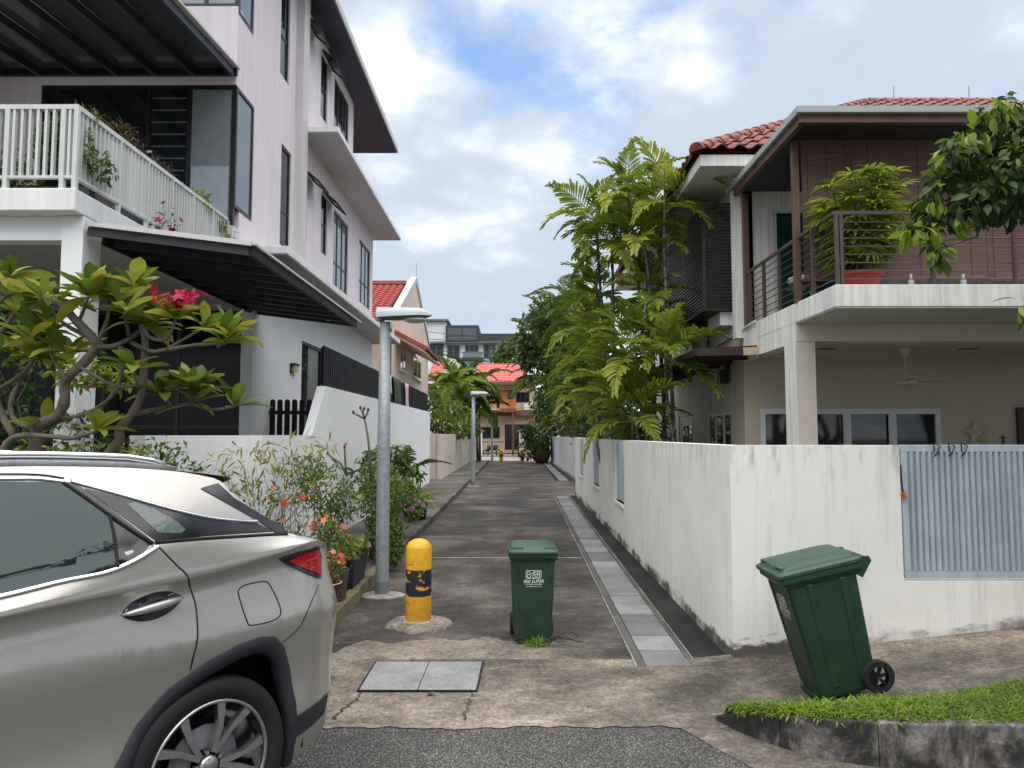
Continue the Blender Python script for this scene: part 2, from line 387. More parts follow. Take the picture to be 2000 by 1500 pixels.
leafmat('leaf_dry', (0.03, 0.02, 0.012), (0.09, 0.065, 0.035), (0.20, 0.16, 0.08), 0.6, 0.2)
leafmat('grass_leaf', (0.06, 0.12, 0.014), (0.18, 0.3, 0.026), (0.38, 0.46, 0.07), 0.5, 0.42)
leafmat('petal_coral', (0.60, 0.08, 0.05), (0.74, 0.16, 0.09), (0.80, 0.34, 0.24), 0.5, 0.3)
leafmat('petal_red', (0.24, 0.003, 0.016), (0.42, 0.006, 0.035), (0.58, 0.035, 0.09), 0.45, 0.25)
leafmat('petal_pink', (0.62, 0.09, 0.17), (0.75, 0.22, 0.30), (0.80, 0.45, 0.46), 0.5, 0.3)
leafmat('petal_purple', (0.20, 0.05, 0.22), (0.34, 0.12, 0.36), (0.45, 0.22, 0.50), 0.5, 0.3)
leafmat('petal_violet', (0.20, 0.17, 0.52), (0.32, 0.28, 0.66), (0.5, 0.46, 0.8), 0.5, 0.3)
pm('bark', (0.13, 0.105, 0.085), 0.85, 0.35, 9, 0.5, 40)
pm('bark_green', (0.075, 0.082, 0.05), 0.8, 0.3, 9, 0.4, 30)
t = NT('palm_stem')
ring = t.ramp(t.noise(26, 2, 0.5, stretch=(0.05, 0.05, 1)), [(0.46, (0.045, 0.048, 0.035)), (0.54, (0.15, 0.155, 0.13))])
t.set('Base Color', ring).set('Roughness', 0.75)
# --- pots
pm('pot_brown', (0.075, 0.028, 0.018), 0.3, 0.2, 8, 0.05, 60, obj=True)
pm('pot_purple', (0.075, 0.042, 0.045), 0.55, 0.15, 8, 0.05, 60, obj=True)
pm('pot_navy', (0.016, 0.020, 0.028), 0.5, 0.2, 8, 0.05, 60, obj=True)
pm('pot_grey', (0.11, 0.105, 0.09), 0.6, 0.2, 8, 0.05, 60, obj=True)
pm('pot_red', (0.36, 0.045, 0.032), 0.45, 0.12, 6, 0.03, 60, obj=True)
pm('pot_terracotta', (0.24, 0.075, 0.045), 0.7, 0.15, 6, 0.05, 60, obj=True)
pm('cream_glaze', (0.55, 0.42, 0.26), 0.5, 0.1, 8, 0, 60)
pm('plastic_white', (0.72, 0.72, 0.70), 0.5, 0.05, 5, 0.02, 60)
# --- car
t = NT('car_paint')
t.set('Base Color', (0.415, 0.395, 0.368)).set('Metallic', 0.60).set('Roughness', 0.24)
t.p.inputs['Coat Weight'].default_value = 0.5
t.p.inputs['Coat Roughness'].default_value = 0.035
pm('chrome', (0.72, 0.72, 0.73), 0.10, 0.02, 3, 0, 60, metal=1.0, fine=0)
pm('alloy', (0.46, 0.46, 0.46), 0.28, 0.05, 6, 0, 60, metal=0.9, fine=0)
pm('car_black', (0.010, 0.011, 0.014), 0.12, 0.1, 3, 0, 60, spec=0.6, fine=0)
pm('cladding', (0.020, 0.023, 0.029), 0.55, 0.1, 8, 0.08, 150)
pm('gap_black', (0.004, 0.004, 0.004), 0.8, 0.1, 3, 0, 60, fine=0)
t = NT('tail_red'); t.set('Base Color', (0.30, 0.003, 0.006)).set('Roughness', 0.12).set('Specular IOR Level', 0.3)
t.p.inputs['Coat Weight'].default_value = 0.35
t = NT('tail_clear'); t.set('Base Color', (0.55, 0.04, 0.04)).set('Roughness', 0.1)
t = NT('car_glass'); t.set('Base Color', (0.012, 0.020, 0.020)).set('Roughness', 0.012).set('IOR', 1.52).set('Specular Tint', (0.80, 0.95, 0.95))
pm('orange_paint', (0.60, 0.16, 0.035), 0.5, 0.1, 2, 0, 30)
pm('red_brown', (0.17, 0.065, 0.050), 0.6, 0.12, 2, 0, 30)
pm('cloth_white', (0.62, 0.61, 0.58), 0.9, 0.05, 6, 0.2, 40)
pm('cloth_green', (0.045, 0.065, 0.045), 0.9, 0.1, 6, 0.2, 40)
pm('cloth_pink', (0.62, 0.44, 0.52), 0.9, 0.05, 6, 0.2, 40)
pm('fan_white', (0.50, 0.46, 0.38), 0.5, 0.04, 6, 0, 40)
pm('wood_dark', (0.035, 0.020, 0.016), 0.55, 0.15, 5, 0.05, 40)
pm('orange_plastic', (0.62, 0.10, 0.02), 0.5, 0.1, 9, 0, 40)
pm('lamp_glow_glass', (0.62, 0.50, 0.30), 0.4, 0.05, 6, 0, 40)
pm('bottle_clear', (0.42, 0.50, 0.52), 0.1, 0.1, 9, 0, 40)
pm('peel_brown', (0.17, 0.115, 0.075), 0.9, 0.4, 14, 0.5, 40)
# ------------------------------------------------------------------ building helpers
ORG = {}
def link(name, data, parent=None, org=None):
    o = bpy.data.objects.new(name, data); COL.objects.link(o)
    if parent is not None: o.parent = parent
    return o
def tag(o, label, cat, group=None):
    o['label'] = label; o['category'] = cat
    if group: o['group'] = group
    return o
def thing(name, loc, label, cat, group=None):
    o = bpy.data.objects.new(name, None); COL.objects.link(o)
    o.empty_display_size = 0.2
    o.location = loc; ORG[o] = Vector(loc)
    return tag(o, label, cat, group)
def structure(o):
    o['kind'] = 'structure'; return o
def stuff(o):
    o['kind'] = 'stuff'; return o

class MB:
    """collects faces in world coordinates; build() links them as ONE mesh object"""
    def __init__(s): s.v, s.f, s.t = [], [], []
    def add(s, vs, fs, tone=0.5):
        b = len(s.v); s.v += [tuple(p) for p in vs]; s.t += [tone] * len(vs)
        s.f += [tuple(b + i for i in f) for f in fs]; return s
    def box(s, x0, x1, y0, y1, z0, z1, m=None):
        x0, x1 = min(x0, x1), max(x0, x1); y0, y1 = min(y0, y1), max(y0, y1); z0, z1 = min(z0, z1), max(z0, z1)
        vs = [Vector(p) for p in ((x0,y0,z0),(x1,y0,z0),(x1,y1,z0),(x0,y1,z0),(x0,y0,z1),(x1,y0,z1),(x1,y1,z1),(x0,y1,z1))]
        if m is not None: vs = [m @ p for p in vs]
        return s.add(vs, [(0,3,2,1),(4,5,6,7),(0,1,5,4),(1,2,6,5),(2,3,7,6),(3,0,4,7)])
    def beam(s, a, b, w, h, up=(0, 0, 1)):
        a, b = Vector(a), Vector(b); d = (b - a).normalized(); u = Vector(up)
        r = d.cross(u).normalized(); u = r.cross(d).normalized()
        vs = []
        for p in (a, b):
            for sx, sz in ((-1,-1),(1,-1),(1,1),(-1,1)): vs.append(p + r * (sx * w / 2) + u * (sz * h / 2))
        return s.add(vs, [(0,1,2,3),(7,6,5,4),(0,4,5,1),(1,5,6,2),(2,6,7,3),(3,7,4,0)])
    def prism(s, pts, ext):
        """pts: planar 3D outline, ext: extrusion vector"""
        n = len(pts); e = Vector(ext)
        a = [Vector(p) for p in pts]; b = [p + e for p in a]
        fs = [tuple(range(n))[::-1], tuple(range(n, 2 * n))] + [(i, (i + 1) % n, n + (i + 1) % n, n + i) for i in range(n)]
        return s.add(a + b, fs)
    def tube(s, pts, r, n=8, cap=True, tone=0.5):
        pts = [Vector(p) for p in pts]; k = len(pts)
        rs = r if isinstance(r, (list, tuple)) else [r] * k
        ref = Vector((0.31, 0.17, 0.94)); vs = []
        for i, p in enumerate(pts):
            d = (pts[min(i + 1, k - 1)] - pts[max(i - 1, 0)])
            d = d.normalized() if d.length > 1e-9 else Vector((0, 0, 1))
            a = d.cross(ref)
            if a.length < 1e-3: a = d.cross(Vector((1, 0, 0)))
            a.normalize(); b = d.cross(a)
            for j in range(n):
                q = 2 * PI * j / n
                vs.append(p + (a * math.cos(q) + b * math.sin(q)) * rs[i])
        fs = [(i*n+j, i*n+(j+1)%n, (i+1)*n+(j+1)%n, (i+1)*n+j) for i in range(k-1) for j in range(n)]
        if cap: fs += [tuple(range(n))[::-1], tuple(range((k-1)*n, k*n))]
        return s.add(vs, fs, tone)
    def lathe(s, prof, c, n=24, m=None, squash=(1, 1), cap=True):
        vs, k = [], len(prof)
        for r, z in prof:
            for j in range(n):
                q = 2 * PI * j / n
                p = Vector((r * math.cos(q) * squash[0], r * math.sin(q) * squash[1], z))
                if m is not None: p = m @ p
                vs.append(p + Vector(c))
        fs = [(i*n+j, i*n+(j+1)%n, (i+1)*n+(j+1)%n, (i+1)*n+j) for i in range(k-1) for j in range(n)]
        if cap and prof[0][0] > 1e-6: fs.append(tuple(range(n))[::-1])
        if cap and prof[-1][0] > 1e-6: fs.append(tuple(range((k-1)*n, k*n)))
        return s.add(vs, fs)
    def grid(s, fn, us, vs_):
        vs = [fn(u, v) for u in us for v in vs_]; m = len(vs_)
        return s.add(vs, [(i*m+j, i*m+j+1, (i+1)*m+j+1, (i+1)*m+j) for i in range(len(us)-1) for j in range(m-1)])
    def build(s, name, mat, parent=None, smooth=False, bevel=0.0, loc=None, tone=False, solid=0.0):
        org = ORG.get(parent, Vector((0, 0, 0)))
        own = Vector(loc) if loc is not None else org
        me = bpy.data.meshes.new(name)
        me.from_pydata([tuple(Vector(p) - own) for p in s.v], [], s.f)
        if tone:
            at = me.attributes.new('tone', 'FLOAT', 'POINT'); at.data.foreach_set('value', s.t)
        bm = bmesh.new(); bm.from_mesh(me)
        bmesh.ops.recalc_face_normals(bm, faces=bm.faces); bm.to_mesh(me); bm.free()
        me.update()
        if smooth: me.polygons.foreach_set('use_smooth', [True] * len(me.polygons))
        me.materials.append(MATS[mat])
        o = bpy.data.objects.new(name, me); COL.objects.link(o)
        o.location = own - org
        if parent is not None: o.parent = parent
        ORG[o] = own
        if bevel:
            md = o.modifiers.new('bevel', 'BEVEL'); md.width = bevel; md.segments = 2; md.limit_method = 'ANGLE'
        if solid:
            md = o.modifiers.new('solid', 'SOLIDIFY'); md.thickness = solid; md.offset = 0
        if smooth == 'auto':
            pass
        return o
def box(name, mat, parent, x0, x1, y0, y1, z0, z1, bevel=0.0):
    return MB().box(x0, x1, y0, y1, z0, z1).build(name, mat, parent, bevel=bevel)
def inst(src, parent, loc, rot=None, scale=None):
    """copy of a piece that shares its mesh; loc in world"""
    c = src.copy(); COL.objects.link(c)
    c.parent = parent
    c.location = Vector(loc) - ORG.get(parent, Vector((0, 0, 0)))
    if rot is not None: c.rotation_euler = rot
    if scale is not None: c.scale = scale if isinstance(scale, (tuple, list)) else (scale,) * 3
    ORG[c] = Vector(loc)
    return c
def copy_tree(o, parent=None):
    c = o.copy(); COL.objects.link(c); c.parent = parent
    for ch in list(o.children): copy_tree(ch, c)
    return c
def piece(name, mat, size, bevel=0.0):
    """a box mesh centred on its origin, unlinked, to be instanced with use()"""
    key = (name, mat, tuple(round(x, 4) for x in size))
    if key not in PIECES:
        me = bpy.data.meshes.new(name); bm = bmesh.new(); bmesh.ops.create_cube(bm, size=1.0)
        bmesh.ops.scale(bm, vec=size, verts=bm.verts)
        if bevel: bmesh.ops.bevel(bm, geom=bm.edges[:], offset=bevel, segments=1, affect='EDGES')
        bm.to_mesh(me); bm.free(); me.materials.append(MATS[mat]); PIECES[key] = me
    return PIECES[key]
PIECES = {}
def use(me, name, parent, loc, rot=None, scale=None):
    o = bpy.data.objects.new(name, me); COL.objects.link(o)
    o.parent = parent; o.location = Vector(loc) - ORG.get(parent, Vector((0, 0, 0)))
    if rot is not None: o.rotation_euler = rot
    if scale is not None: o.scale = scale if isinstance(scale, (tuple, list)) else (scale,) * 3
    ORG[o] = Vector(loc)
    return o

# ---- windows in walls that face +-X or +-Y
def frame_rect(mb, A, U, V, N, w, h, t, d):
    """rectangular frame of bar width t, depth d, corner A, axes U,V, outward N"""
    for (a, b, c, e) in ((0, w, 0, t), (0, w, h - t, h), (0, t, t, h - t), (w - t, w, t, h - t)):
        p = [A + U * a + V * c, A + U * b + V * c, A + U * b + V * e, A + U * a + V * e]
        mb.prism(p, N * d)
def window(parent, A, U, V, N, w, h, t=0.05, mull=(), trans=(), fm='frame_black', gm='glass_dark', depth=0.06, name='window', sill=None, inset=0.03):
    """window part with pane sub-parts; A lower corner on the wall face"""
    A = Vector(A); U = Vector(U); V = Vector(V); N = Vector(N)
    mb = MB(); frame_rect(mb, A - N * inset, U, V, N, w, h, t, depth)
    xs = [0] + [m * w for m in mull] + [w]
    for m in mull: mb.prism([A - N * inset + U * (m*w - t/2) + V * t, A - N * inset + U * (m*w + t/2) + V * t, A - N * inset + U * (m*w + t/2) + V * (h - t), A - N * inset + U * (m*w - t/2) + V * (h - t)], N * (depth - 0.004))
    for m in trans: mb.prism([A - N * inset + U * t + V * (m*h - t/2), A - N * inset + U * (w - t) + V * (m*h - t/2), A - N * inset + U * (w - t) + V * (m*h + t/2), A - N * inset + U * t + V * (m*h + t/2)], N * (depth - 0.008))
    wo = mb.build(name, fm, parent)
    ys = [0] + [m * h for m in trans] + [h]
    for i in range(len(xs) - 1):
        for j in range(len(ys) - 1):
            p = [A + U * (xs[i] + t*0.4) + V * (ys[j] + t*0.4), A + U * (xs[i+1] - t*0.4) + V * (ys[j] + t*0.4), A + U * (xs[i+1] - t*0.4) + V * (ys[j+1] - t*0.4), A + U * (xs[i] + t*0.4) + V * (ys[j+1] - t*0.4)]
            g = gm if isinstance(gm, str) else gm[(i + j) % len(gm)]
            MB().prism([q + N * 0.004 for q in p], N * 0.006).build('pane', g, wo)
    if sill:
        p = A - V * 0.06 - U * 0.05
        MB().prism([p, p + U * (w + 0.1), p + U * (w + 0.1) + V * 0.055, p + V * 0.055], N * 0.10).build('sill', sill, wo)
    return wo
def wall_with_holes(mb, A, U, V, N, w, h, thick, holes):
    """flat wall w x h with rectangular openings (u0,u1,v0,v1), thickness inwards"""
    A, U, V, N = Vector(A), Vector(U), Vector(V), Vector(N)
    us = sorted({0, w, *[x for q in holes for x in q[:2]]}); vs = sorted({0, h, *[x for q in holes for x in q[2:]]})
    us = [u for u in us if 0 <= u <= w]; vs = [v for v in vs if 0 <= v <= h]
    for i in range(len(us) - 1):
        run = None
        for j in range(len(vs)):
            solid = False
            if j < len(vs) - 1:
                cu, cv = (us[i] + us[i+1]) / 2, (vs[j] + vs[j+1]) / 2
                solid = not any(q[0] < cu < q[1] and q[2] < cv < q[3] for q in holes)
            if solid and run is None: run = vs[j]
            if not solid and run is not None:
                p = [A + U * us[i] + V * run, A + U * us[i+1] + V * run, A + U * us[i+1] + V * vs[j], A + U * us[i] + V * vs[j]]
                mb.prism(p, -N * thick); run = None
    return mb

# ---- foliage
def np_mesh(name, verts, faces, mat, tone=None, smooth=False):
    me = bpy.data.meshes.new(name)
    nv, nf, k = len(verts), len(faces), faces.shape[1]
    me.vertices.add(nv); me.vertices.foreach_set('co', np.ascontiguousarray(verts, dtype=np.float32).ravel())
    me.loops.add(nf * k); me.loops.foreach_set('vertex_index', np.ascontiguousarray(faces, dtype=np.int32).ravel())
    me.polygons.add(nf)
    me.polygons.foreach_set('loop_start', np.arange(0, nf * k, k, dtype=np.int32))
    me.polygons.foreach_set('loop_total', np.full(nf, k, dtype=np.int32))
    if smooth: me.polygons.foreach_set('use_smooth', np.ones(nf, dtype=bool))
    if tone is not None:
        at = me.attributes.new('tone', 'FLOAT', 'POINT'); at.data.foreach_set('value', np.ascontiguousarray(tone, dtype=np.float32))
    me.update(calc_edges=True); me.validate()
    me.materials.append(MATS[mat]); return me
def leaf_shape(L, W, segs=3, curl=0.25, fold=0.25, peak=0.45, tip=0.02, base=0.06):
    """leaf along +Y, two strips folded on the midrib"""
    vs, fs = [], []
    for i in range(segs + 1):
        t = i / segs
        if t < peak: w = base + (1 - base) * math.sin(t / peak * PI / 2)
        else: w = tip + (1 - tip) * math.cos((t - peak) / (1 - peak) * PI / 2) ** 0.8
        w *= W / 2
        y = L * (math.sin(curl * t) / curl if curl else t); z = -L * ((1 - math.cos(curl * t)) / curl if curl else 0)
        vs += [(-w, y, z + w * fold), (0, y, z), (w, y, z + w * fold)]
    for i in range(segs):
        a = i * 3
        fs += [(a, a+1, a+4, a+3), (a+1, a+2, a+5, a+4)]
    return np.array(vs), np.array(fs)
def rot_from(dirs, ups):
    """rows: rotation matrices that send +Y to dirs and +Z close to ups"""
    d = dirs / np.linalg.norm(dirs, axis=1, keepdims=True)
    x = np.cross(d, ups); x /= np.linalg.norm(x, axis=1, keepdims=True) + 1e-9
    z = np.cross(x, d)
    return np.stack([x, d, z], axis=2)
def scatter(shape, pos, dirs, ups, scale, tone):
    V, Fc = shape; R = rot_from(dirs, ups)
    P = np.einsum('nij,kj->nki', R, V) * scale[:, None, None] + pos[:, None, :]
    n, k = len(pos), len(V)
    faces = (Fc[None] + (np.arange(n) * k)[:, None, None]).reshape(-1, Fc.shape[1])
    return P.reshape(-1, 3), faces, np.repeat(tone, k)
def merge(parts):
    vs, fs, ts, b = [], [], [], 0
    for v, f, t in parts: vs.append(v); fs.append(f + b); ts.append(t); b += len(v)
    return np.concatenate(vs), np.concatenate(fs), np.concatenate(ts)
def np_object(name, parts, mat, parent=None, smooth=False):
    v, f, t = merge(parts)
    org = np.array(ORG.get(parent, Vector((0, 0, 0))))
    o = bpy.data.objects.new(name, np_mesh(name, v - org, f, mat, t, smooth)); COL.objects.link(o)
    if parent is not None: o.parent = parent
    ORG[o] = Vector(org); return o
def blob(rng, n, c, r, shell=0.55):
    """points in an ellipsoid, denser near its surface"""
    d = rng.normal(size=(n, 3)); d /= np.linalg.norm(d, axis=1, keepdims=True)
    q = shell + (1 - shell) * rng.random((n, 1)) ** 0.6
    q *= 0.82 + 0.36 * rng.random((n, 1))
    return np.array(c) + d * q * np.array(r), d
def leaf_cloud(rng, blobs, n, shape, size, droop=0.2, tone_mid=0.45, spread=0.9):
    """leaves over a set of ellipsoid clumps ((centre),(radii),weight)"""
    wts = np.array([b[2] for b in blobs], float); wts /= wts.sum(); parts = []
    for b, w in zip(blobs, wts):
        k = max(3, int(n * w)); p, d = blob(rng, k, b[0], b[1])
        dirs = d + rng.normal(size=(k, 3)) * spread + np.array([0, 0, -droop])
        ups = np.array([0, 0, 1.0]) + d * 0.7 + rng.normal(size=(k, 3)) * 0.45
        bt = rng.normal() * 0.10
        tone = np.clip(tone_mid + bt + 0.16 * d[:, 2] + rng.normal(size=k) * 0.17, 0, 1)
        parts.append(scatter(shape, p, dirs, ups, size * (0.65 + 0.7 * rng.random(k)), tone))
    return parts
def frond_mesh(name, rng, L, pairs, ll, lw, droop, mat, blunt=True, tone_mid=0.5, arch=0.9, vee=0.5, stalk=0.18):
    """pinnate palm frond: starts at origin, rises along +Y/+Z and arches over; one mesh"""
    N = 14; pts = []
    ang = arch; y = z = 0.0
    for i in range(N + 1):
        pts.append((0.0, y, z)); a = ang - droop * (i / N) ** 1.3
        y += math.cos(a) * L / N; z += math.sin(a) * L / N
    pts = np.array(pts); parts = []
    if blunt: shape = leaf_shape(1.0, 1.0, 3, 0.55, 0.22, 0.78, 0.62, 0.22)
    else: shape = leaf_shape(1.0, 1.0, 3, 0.7, 0.30, 0.40, 0.03, 0.25)
    for side in (-1, 1):
        t = stalk + (1 - stalk) * (np.arange(pairs) + 0.5) / pairs + rng.normal(size=pairs) * 0.006
        t = np.clip(t, 0, 0.999)
        i = np.minimum((t * N).astype(int), N - 1); fr = t * N - i
        p = pts[i] * (1 - fr)[:, None] + pts[i + 1] * fr[:, None]
        tg = pts[i + 1] - pts[i]; tg /= np.linalg.norm(tg, axis=1, keepdims=True)
        up = np.cross(np.tile([1.0, 0, 0], (pairs, 1)), tg)
        tt = (t - stalk) / (1 - stalk)
        lat = np.tile([side * 1.0, 0, 0], (pairs, 1))
        dirs = lat * (1.0 - 0.55 * tt)[:, None] + tg * (0.45 + 0.75 * tt)[:, None] + up * (vee * (1 - 0.4 * tt) + rng.normal(size=pairs) * 0.12)[:, None]
        env = (0.55 + 0.45 * np.sin(np.clip(tt * 1.15 + 0.22, 0, 1) * PI)) * (1 - 0.30 * tt)
        V, Fc = shape
        sc = np.stack([lw * (0.8 + 0.4 * rng.random(pairs)), ll * env * (0.9 + 0.2 * rng.random(pairs)), ll * env], axis=1)
        R = rot_from(dirs, up + rng.normal(size=(pairs, 3)) * 0.12)
        P = np.einsum('nij,nkj->nki', R, V[None] * sc[:, None, :]) + p[:, None, :]
        faces = (Fc[None] + (np.arange(pairs) * len(V))[:, None, None]).reshape(-1, 4)
        parts.append((P.reshape(-1, 3), faces, np.repeat(np.clip(tone_mid + rng.normal(size=pairs) * 0.10, 0, 1), len(V))))
    # rachis: a three-sided tapering rod
    rr = np.linspace(0.016, 0.004, N + 1) * (L / 1.6)
    vs = []
    for k in range(N + 1):
        for q in range(4):
            vs.append(pts[k] + np.array([math.cos(q * PI / 2), 0, math.sin(q * PI / 2)]) * rr[k])
    fs = [(k*4+q, k*4+(q+1)%4, (k+1)*4+(q+1)%4, (k+1)*4+q) for k in range(N) for q in range(4)]
    parts.append((np.array(vs), np.array(fs), np.full(len(vs), 0.75)))
    v, f, t = merge(parts)
    return np_mesh(name, v, f, mat, t, True)
def place_fronds(parent, rng, meshes, origin, n, tilt, az0=0.0, scale=(0.8, 1.1), name='frond'):
    o0 = Vector(origin)
    for i in range(n):
        az = az0 + i * 2.39996 + rng.normal() * 0.25
        lay = i / max(1, n - 1)
        tl = tilt[0] + (tilt[1] - tilt[0]) * lay + rng.normal() * 0.10
        m = Euler((-tl, rng.normal() * 0.25, 0)).to_matrix()
        m = Matrix.Rotation(az, 3, 'Z') @ m
        s = scale[0] + (scale[1] - scale[0]) * rng.random()
        use(meshes[int(rng.integers(len(meshes)))], name, parent, o0 + Vector((0, 0, -0.02 * i)), m.to_euler(), s)
def twig(rng, p0, p1, sag=0.1, k=5):
    p0, p1 = Vector(p0), Vector(p1); L = (p1 - p0).length
    off = [Vector(rng.normal(size=3) * L * 0.05) for _ in range(k + 1)]
    return [p0.lerp(p1, i / k) + off[i] * (1 if 0 < i < k else 0) + Vector((0, 0, -sag * L * math.sin(PI * i / k))) for i in range(k + 1)]
def text_mesh(name, body, size, mat, parent, M, shear=0.0, bold=0.0, align='CENTER'):
    cu = bpy.data.curves.new(name, 'FONT'); cu.body = body; cu.size = size; cu.align_x = align
    cu.extrude = 0.0; cu.shear = shear; cu.offset = bold; cu.resolution_u = 3
    tmp = bpy.data.objects.new('tmp_text', cu); COL.objects.link(tmp)
    dg = bpy.context.evaluated_depsgraph_get()
    me = bpy.data.meshes.new_from_object(tmp.evaluated_get(dg))
    bpy.data.objects.remove(tmp, do_unlink=True); bpy.data.curves.remove(cu)
    me.name = name; me.materials.clear(); me.materials.append(MATS[mat])
    o = bpy.data.objects.new(name, me); COL.objects.link(o); o.parent = parent; o.matrix_local = M
    return o
def V3(*a): return Vector(a)
# ================================================================== THE SETTING: ground, road, alley, drain
rng = np.random.default_rng(7)
random.seed(7)
XW = -3.02          # alley face of the left boundary wall
XF = -4.5           # alley face of the pink house
XK = -1.68          # kerb of the raised strip on the left
Y_ASPH, Y_APR, Y_RW = 4.645, 5.86, 5.96
def gz(x): return min(0.40, 0.105 * max(0.0, x - 1.35))
structure(MB().add([(-600, -300, -0.06), (600, -300, -0.06), (600, 900, -0.06), (-600, 900, -0.06)], [(0, 1, 2, 3)]).build('ground', 'terrain_grass'))
structure(MB().add([(-30, -14, 0), (30, -14, 0), (30, Y_ASPH + .12, 0), (-30, Y_ASPH + .12, 0)], [(0, 1, 2, 3)]).build('road', 'asphalt'))
# concrete apron across the alley mouth and the footpath that climbs to the right
xs = [-14, -8, -3] + list(np.linspace(-2.6, 1.3, 90)) + list(np.linspace(1.35, 12, 40))
def apron(x, v):
    y = Y_ASPH + (Y_RW + 0.1 - Y_ASPH) * v
    wob = 0.016 * math.sin(3.1 * x) + 0.012 * math.sin(7.7 * x + 1) + 0.010 * math.sin(23 * x) + 0.008 * math.sin(41 * x + 2) if v == 0 and -3 < x < 1.3 else 0
    return (x, y + wob + .03 * (v == 0), 0.006 + gz(x) * (0.62 + 0.38 * min(1, v * 1.4)))
structure(MB().grid(apron, xs, list(np.linspace(0, 1, 9))).build('footpath', 'concrete_apron', smooth=True))
# gutter sheet along the kerb on the right
gut = [atZ(px, py, 0.004) for px, py in ((1285, 1404), (1330, 1422), (1400, 1462), (1480, 1505), (1600, 1560), (1800, 1600), (2050, 1615))]
gut += [V3(9, 3.45, 0.004), V3(9, 4.2, 0.004), V3(1.9, 4.6, 0.004), V3(1.2, 4.80, 0.004)]
structure(MB().add(gut, [tuple(range(len(gut)))]).build('gutter', 'concrete_apron'))
# alley slabs with joints
alley = structure(MB().add([(-3.0, Y_APR - 0.05, -0.012), (2.6, Y_APR - 0.05, -0.012), (2.9, 60, -0.012), (-3.0, 60, -0.012)], [(0, 1, 2, 3)]).build('alley', 'concrete_light'))
br = [Y_APR, 11.0, 16.2, 22.3, 28.6, 36, 44, 52]
for a, b in zip(br, br[1:]):
    def al(x, y): return (x, y, 0.010 * math.exp(-((y - 6.6) / 0.35) ** 2) * 0)
    s = MB().box(XK - 0.1, 2.75 if a > 22 else 1.95, a + 0.013, b - 0.013, -0.08, 0.0).build('slab', 'concrete_alley', alley)
for yj in (11.0,): MB().box(XK + .06, .93 + .0135 * (yj - 5.86), yj - .02, yj + .02, -.005, .0025).build('joint_strip', 'concrete_light', alley)
side = structure(MB().box(-14, 14, 52.05, 61, -0.1, 0.01).build('side_street', 'concrete_light'))
box('kerb', 'concrete_light', side, -9, 9, 61.0, 61.3, -0.1, 0.14)
# covered drain: granite slabs between dark edging tiles
def dx(y): return 0.0135 * (y - 5.86)
drain = structure(MB().add([(0.95, Y_APR, 0.002), (1.455, Y_APR, 0.002), (1.455 + dx(22), 22, 0.002), (0.95 + dx(22), 22, 0.002)], [(0, 1, 2, 3)]).build('drain_channel', 'concrete_black'))
y, i = Y_APR + 0.006, 0
rnd = random.Random(4)
while y < 21.7:
    ln = rnd.choice((0.30, 0.42, 0.44, 0.46, 0.44))
    xo = dx(y + ln / 2)
    use(piece('slab', 'granite', (0.345, ln - 0.020, 0.03), 0.003), 'slab', drain, (1.205 + xo, y + ln / 2, -0.001 + rnd.uniform(-0.001, 0.002)), (rnd.uniform(-.003, .003), 0, -0.0135))
    use(piece('tile', 'granite_dark', (0.066, ln - 0.012, 0.026), 0.003), 'tile', drain, (0.993 + xo, y + ln / 2, -0.001), (0, 0, -0.0135))
    use(piece('edge_tile', 'granite_dark', (0.035, ln - 0.010, 0.026), 0.003), 'edge_tile', drain, (1.400 + xo, y + ln / 2, -0.001), (0, 0, -0.0135))
    y += ln; i += 1
for xo in (0.953, 1.432):
    MB().beam((xo, Y_APR, 0.006), (xo + dx(21.8), 21.8, 0.006), 0.010, 0.012).build('steel_edge', 'concrete_light', drain)
structure(MB().add([(1.46, Y_APR, 0.004), (1.95, Y_APR, 0.004), (2.0 , 22.2, 0.004), (1.46 + dx(22), 22.2, 0.004)], [(0, 1, 2, 3)]).build('wall_margin', 'concrete_black'))
d2 = structure(MB().add([(1.62, 29.2, 0.002), (2.5, 29.2, 0.002), (2.5, 52, 0.002), (1.85, 52, 0.002)], [(0, 1, 2, 3)]).build('drain_far', 'concrete_black'))
for k in range(24):
    use(piece('slab', 'granite', (0.36, 0.90, 0.03), 0.003), 'slab', d2, (1.98 + 0.0045 * k, 29.8 + 0.92 * k, 0.001))
structure(MB().add([(1.9, 22.3, 0.003), (9, 22.3, 0.003), (9, 29.1, 0.003), (1.9, 29.1, 0.003)], [(0, 1, 2, 3)]).build('side_yard', 'concrete_alley'))
# raised strip along the left wall with its mossy kerb blocks
verge = structure(MB().box(XW - 0.2, XK - 0.12, 6.75, 50, -0.05, 0.115).build('raised_strip', 'concrete_verge'))
structure(MB().box(-16, XW - 0.2, 6.85, 12.4, -0.05, 0.112).build('forecourt', 'concrete_verge'))
y = 6.7
while y < 50:
    ln = 0.72 if y < 14 else 1.5
    w = rnd.uniform(-0.012, 0.012)
    MB().box(XK - 0.12, XK + w, y + 0.006, y + ln - 0.006, -0.05, 0.135 + rnd.uniform(-.008, .008)).build('kerb_block', 'kerb_mossy' if y < 9.5 else 'concrete_verge', verge, bevel=0.012)
    y += ln
for k in range(9):
    MB().box(-16 + k * 1.6, -14.42 + k * 1.6, 6.72, 6.84, -0.05, 0.13).build('kerb_block', 'kerb_mossy', verge, bevel=0.012)
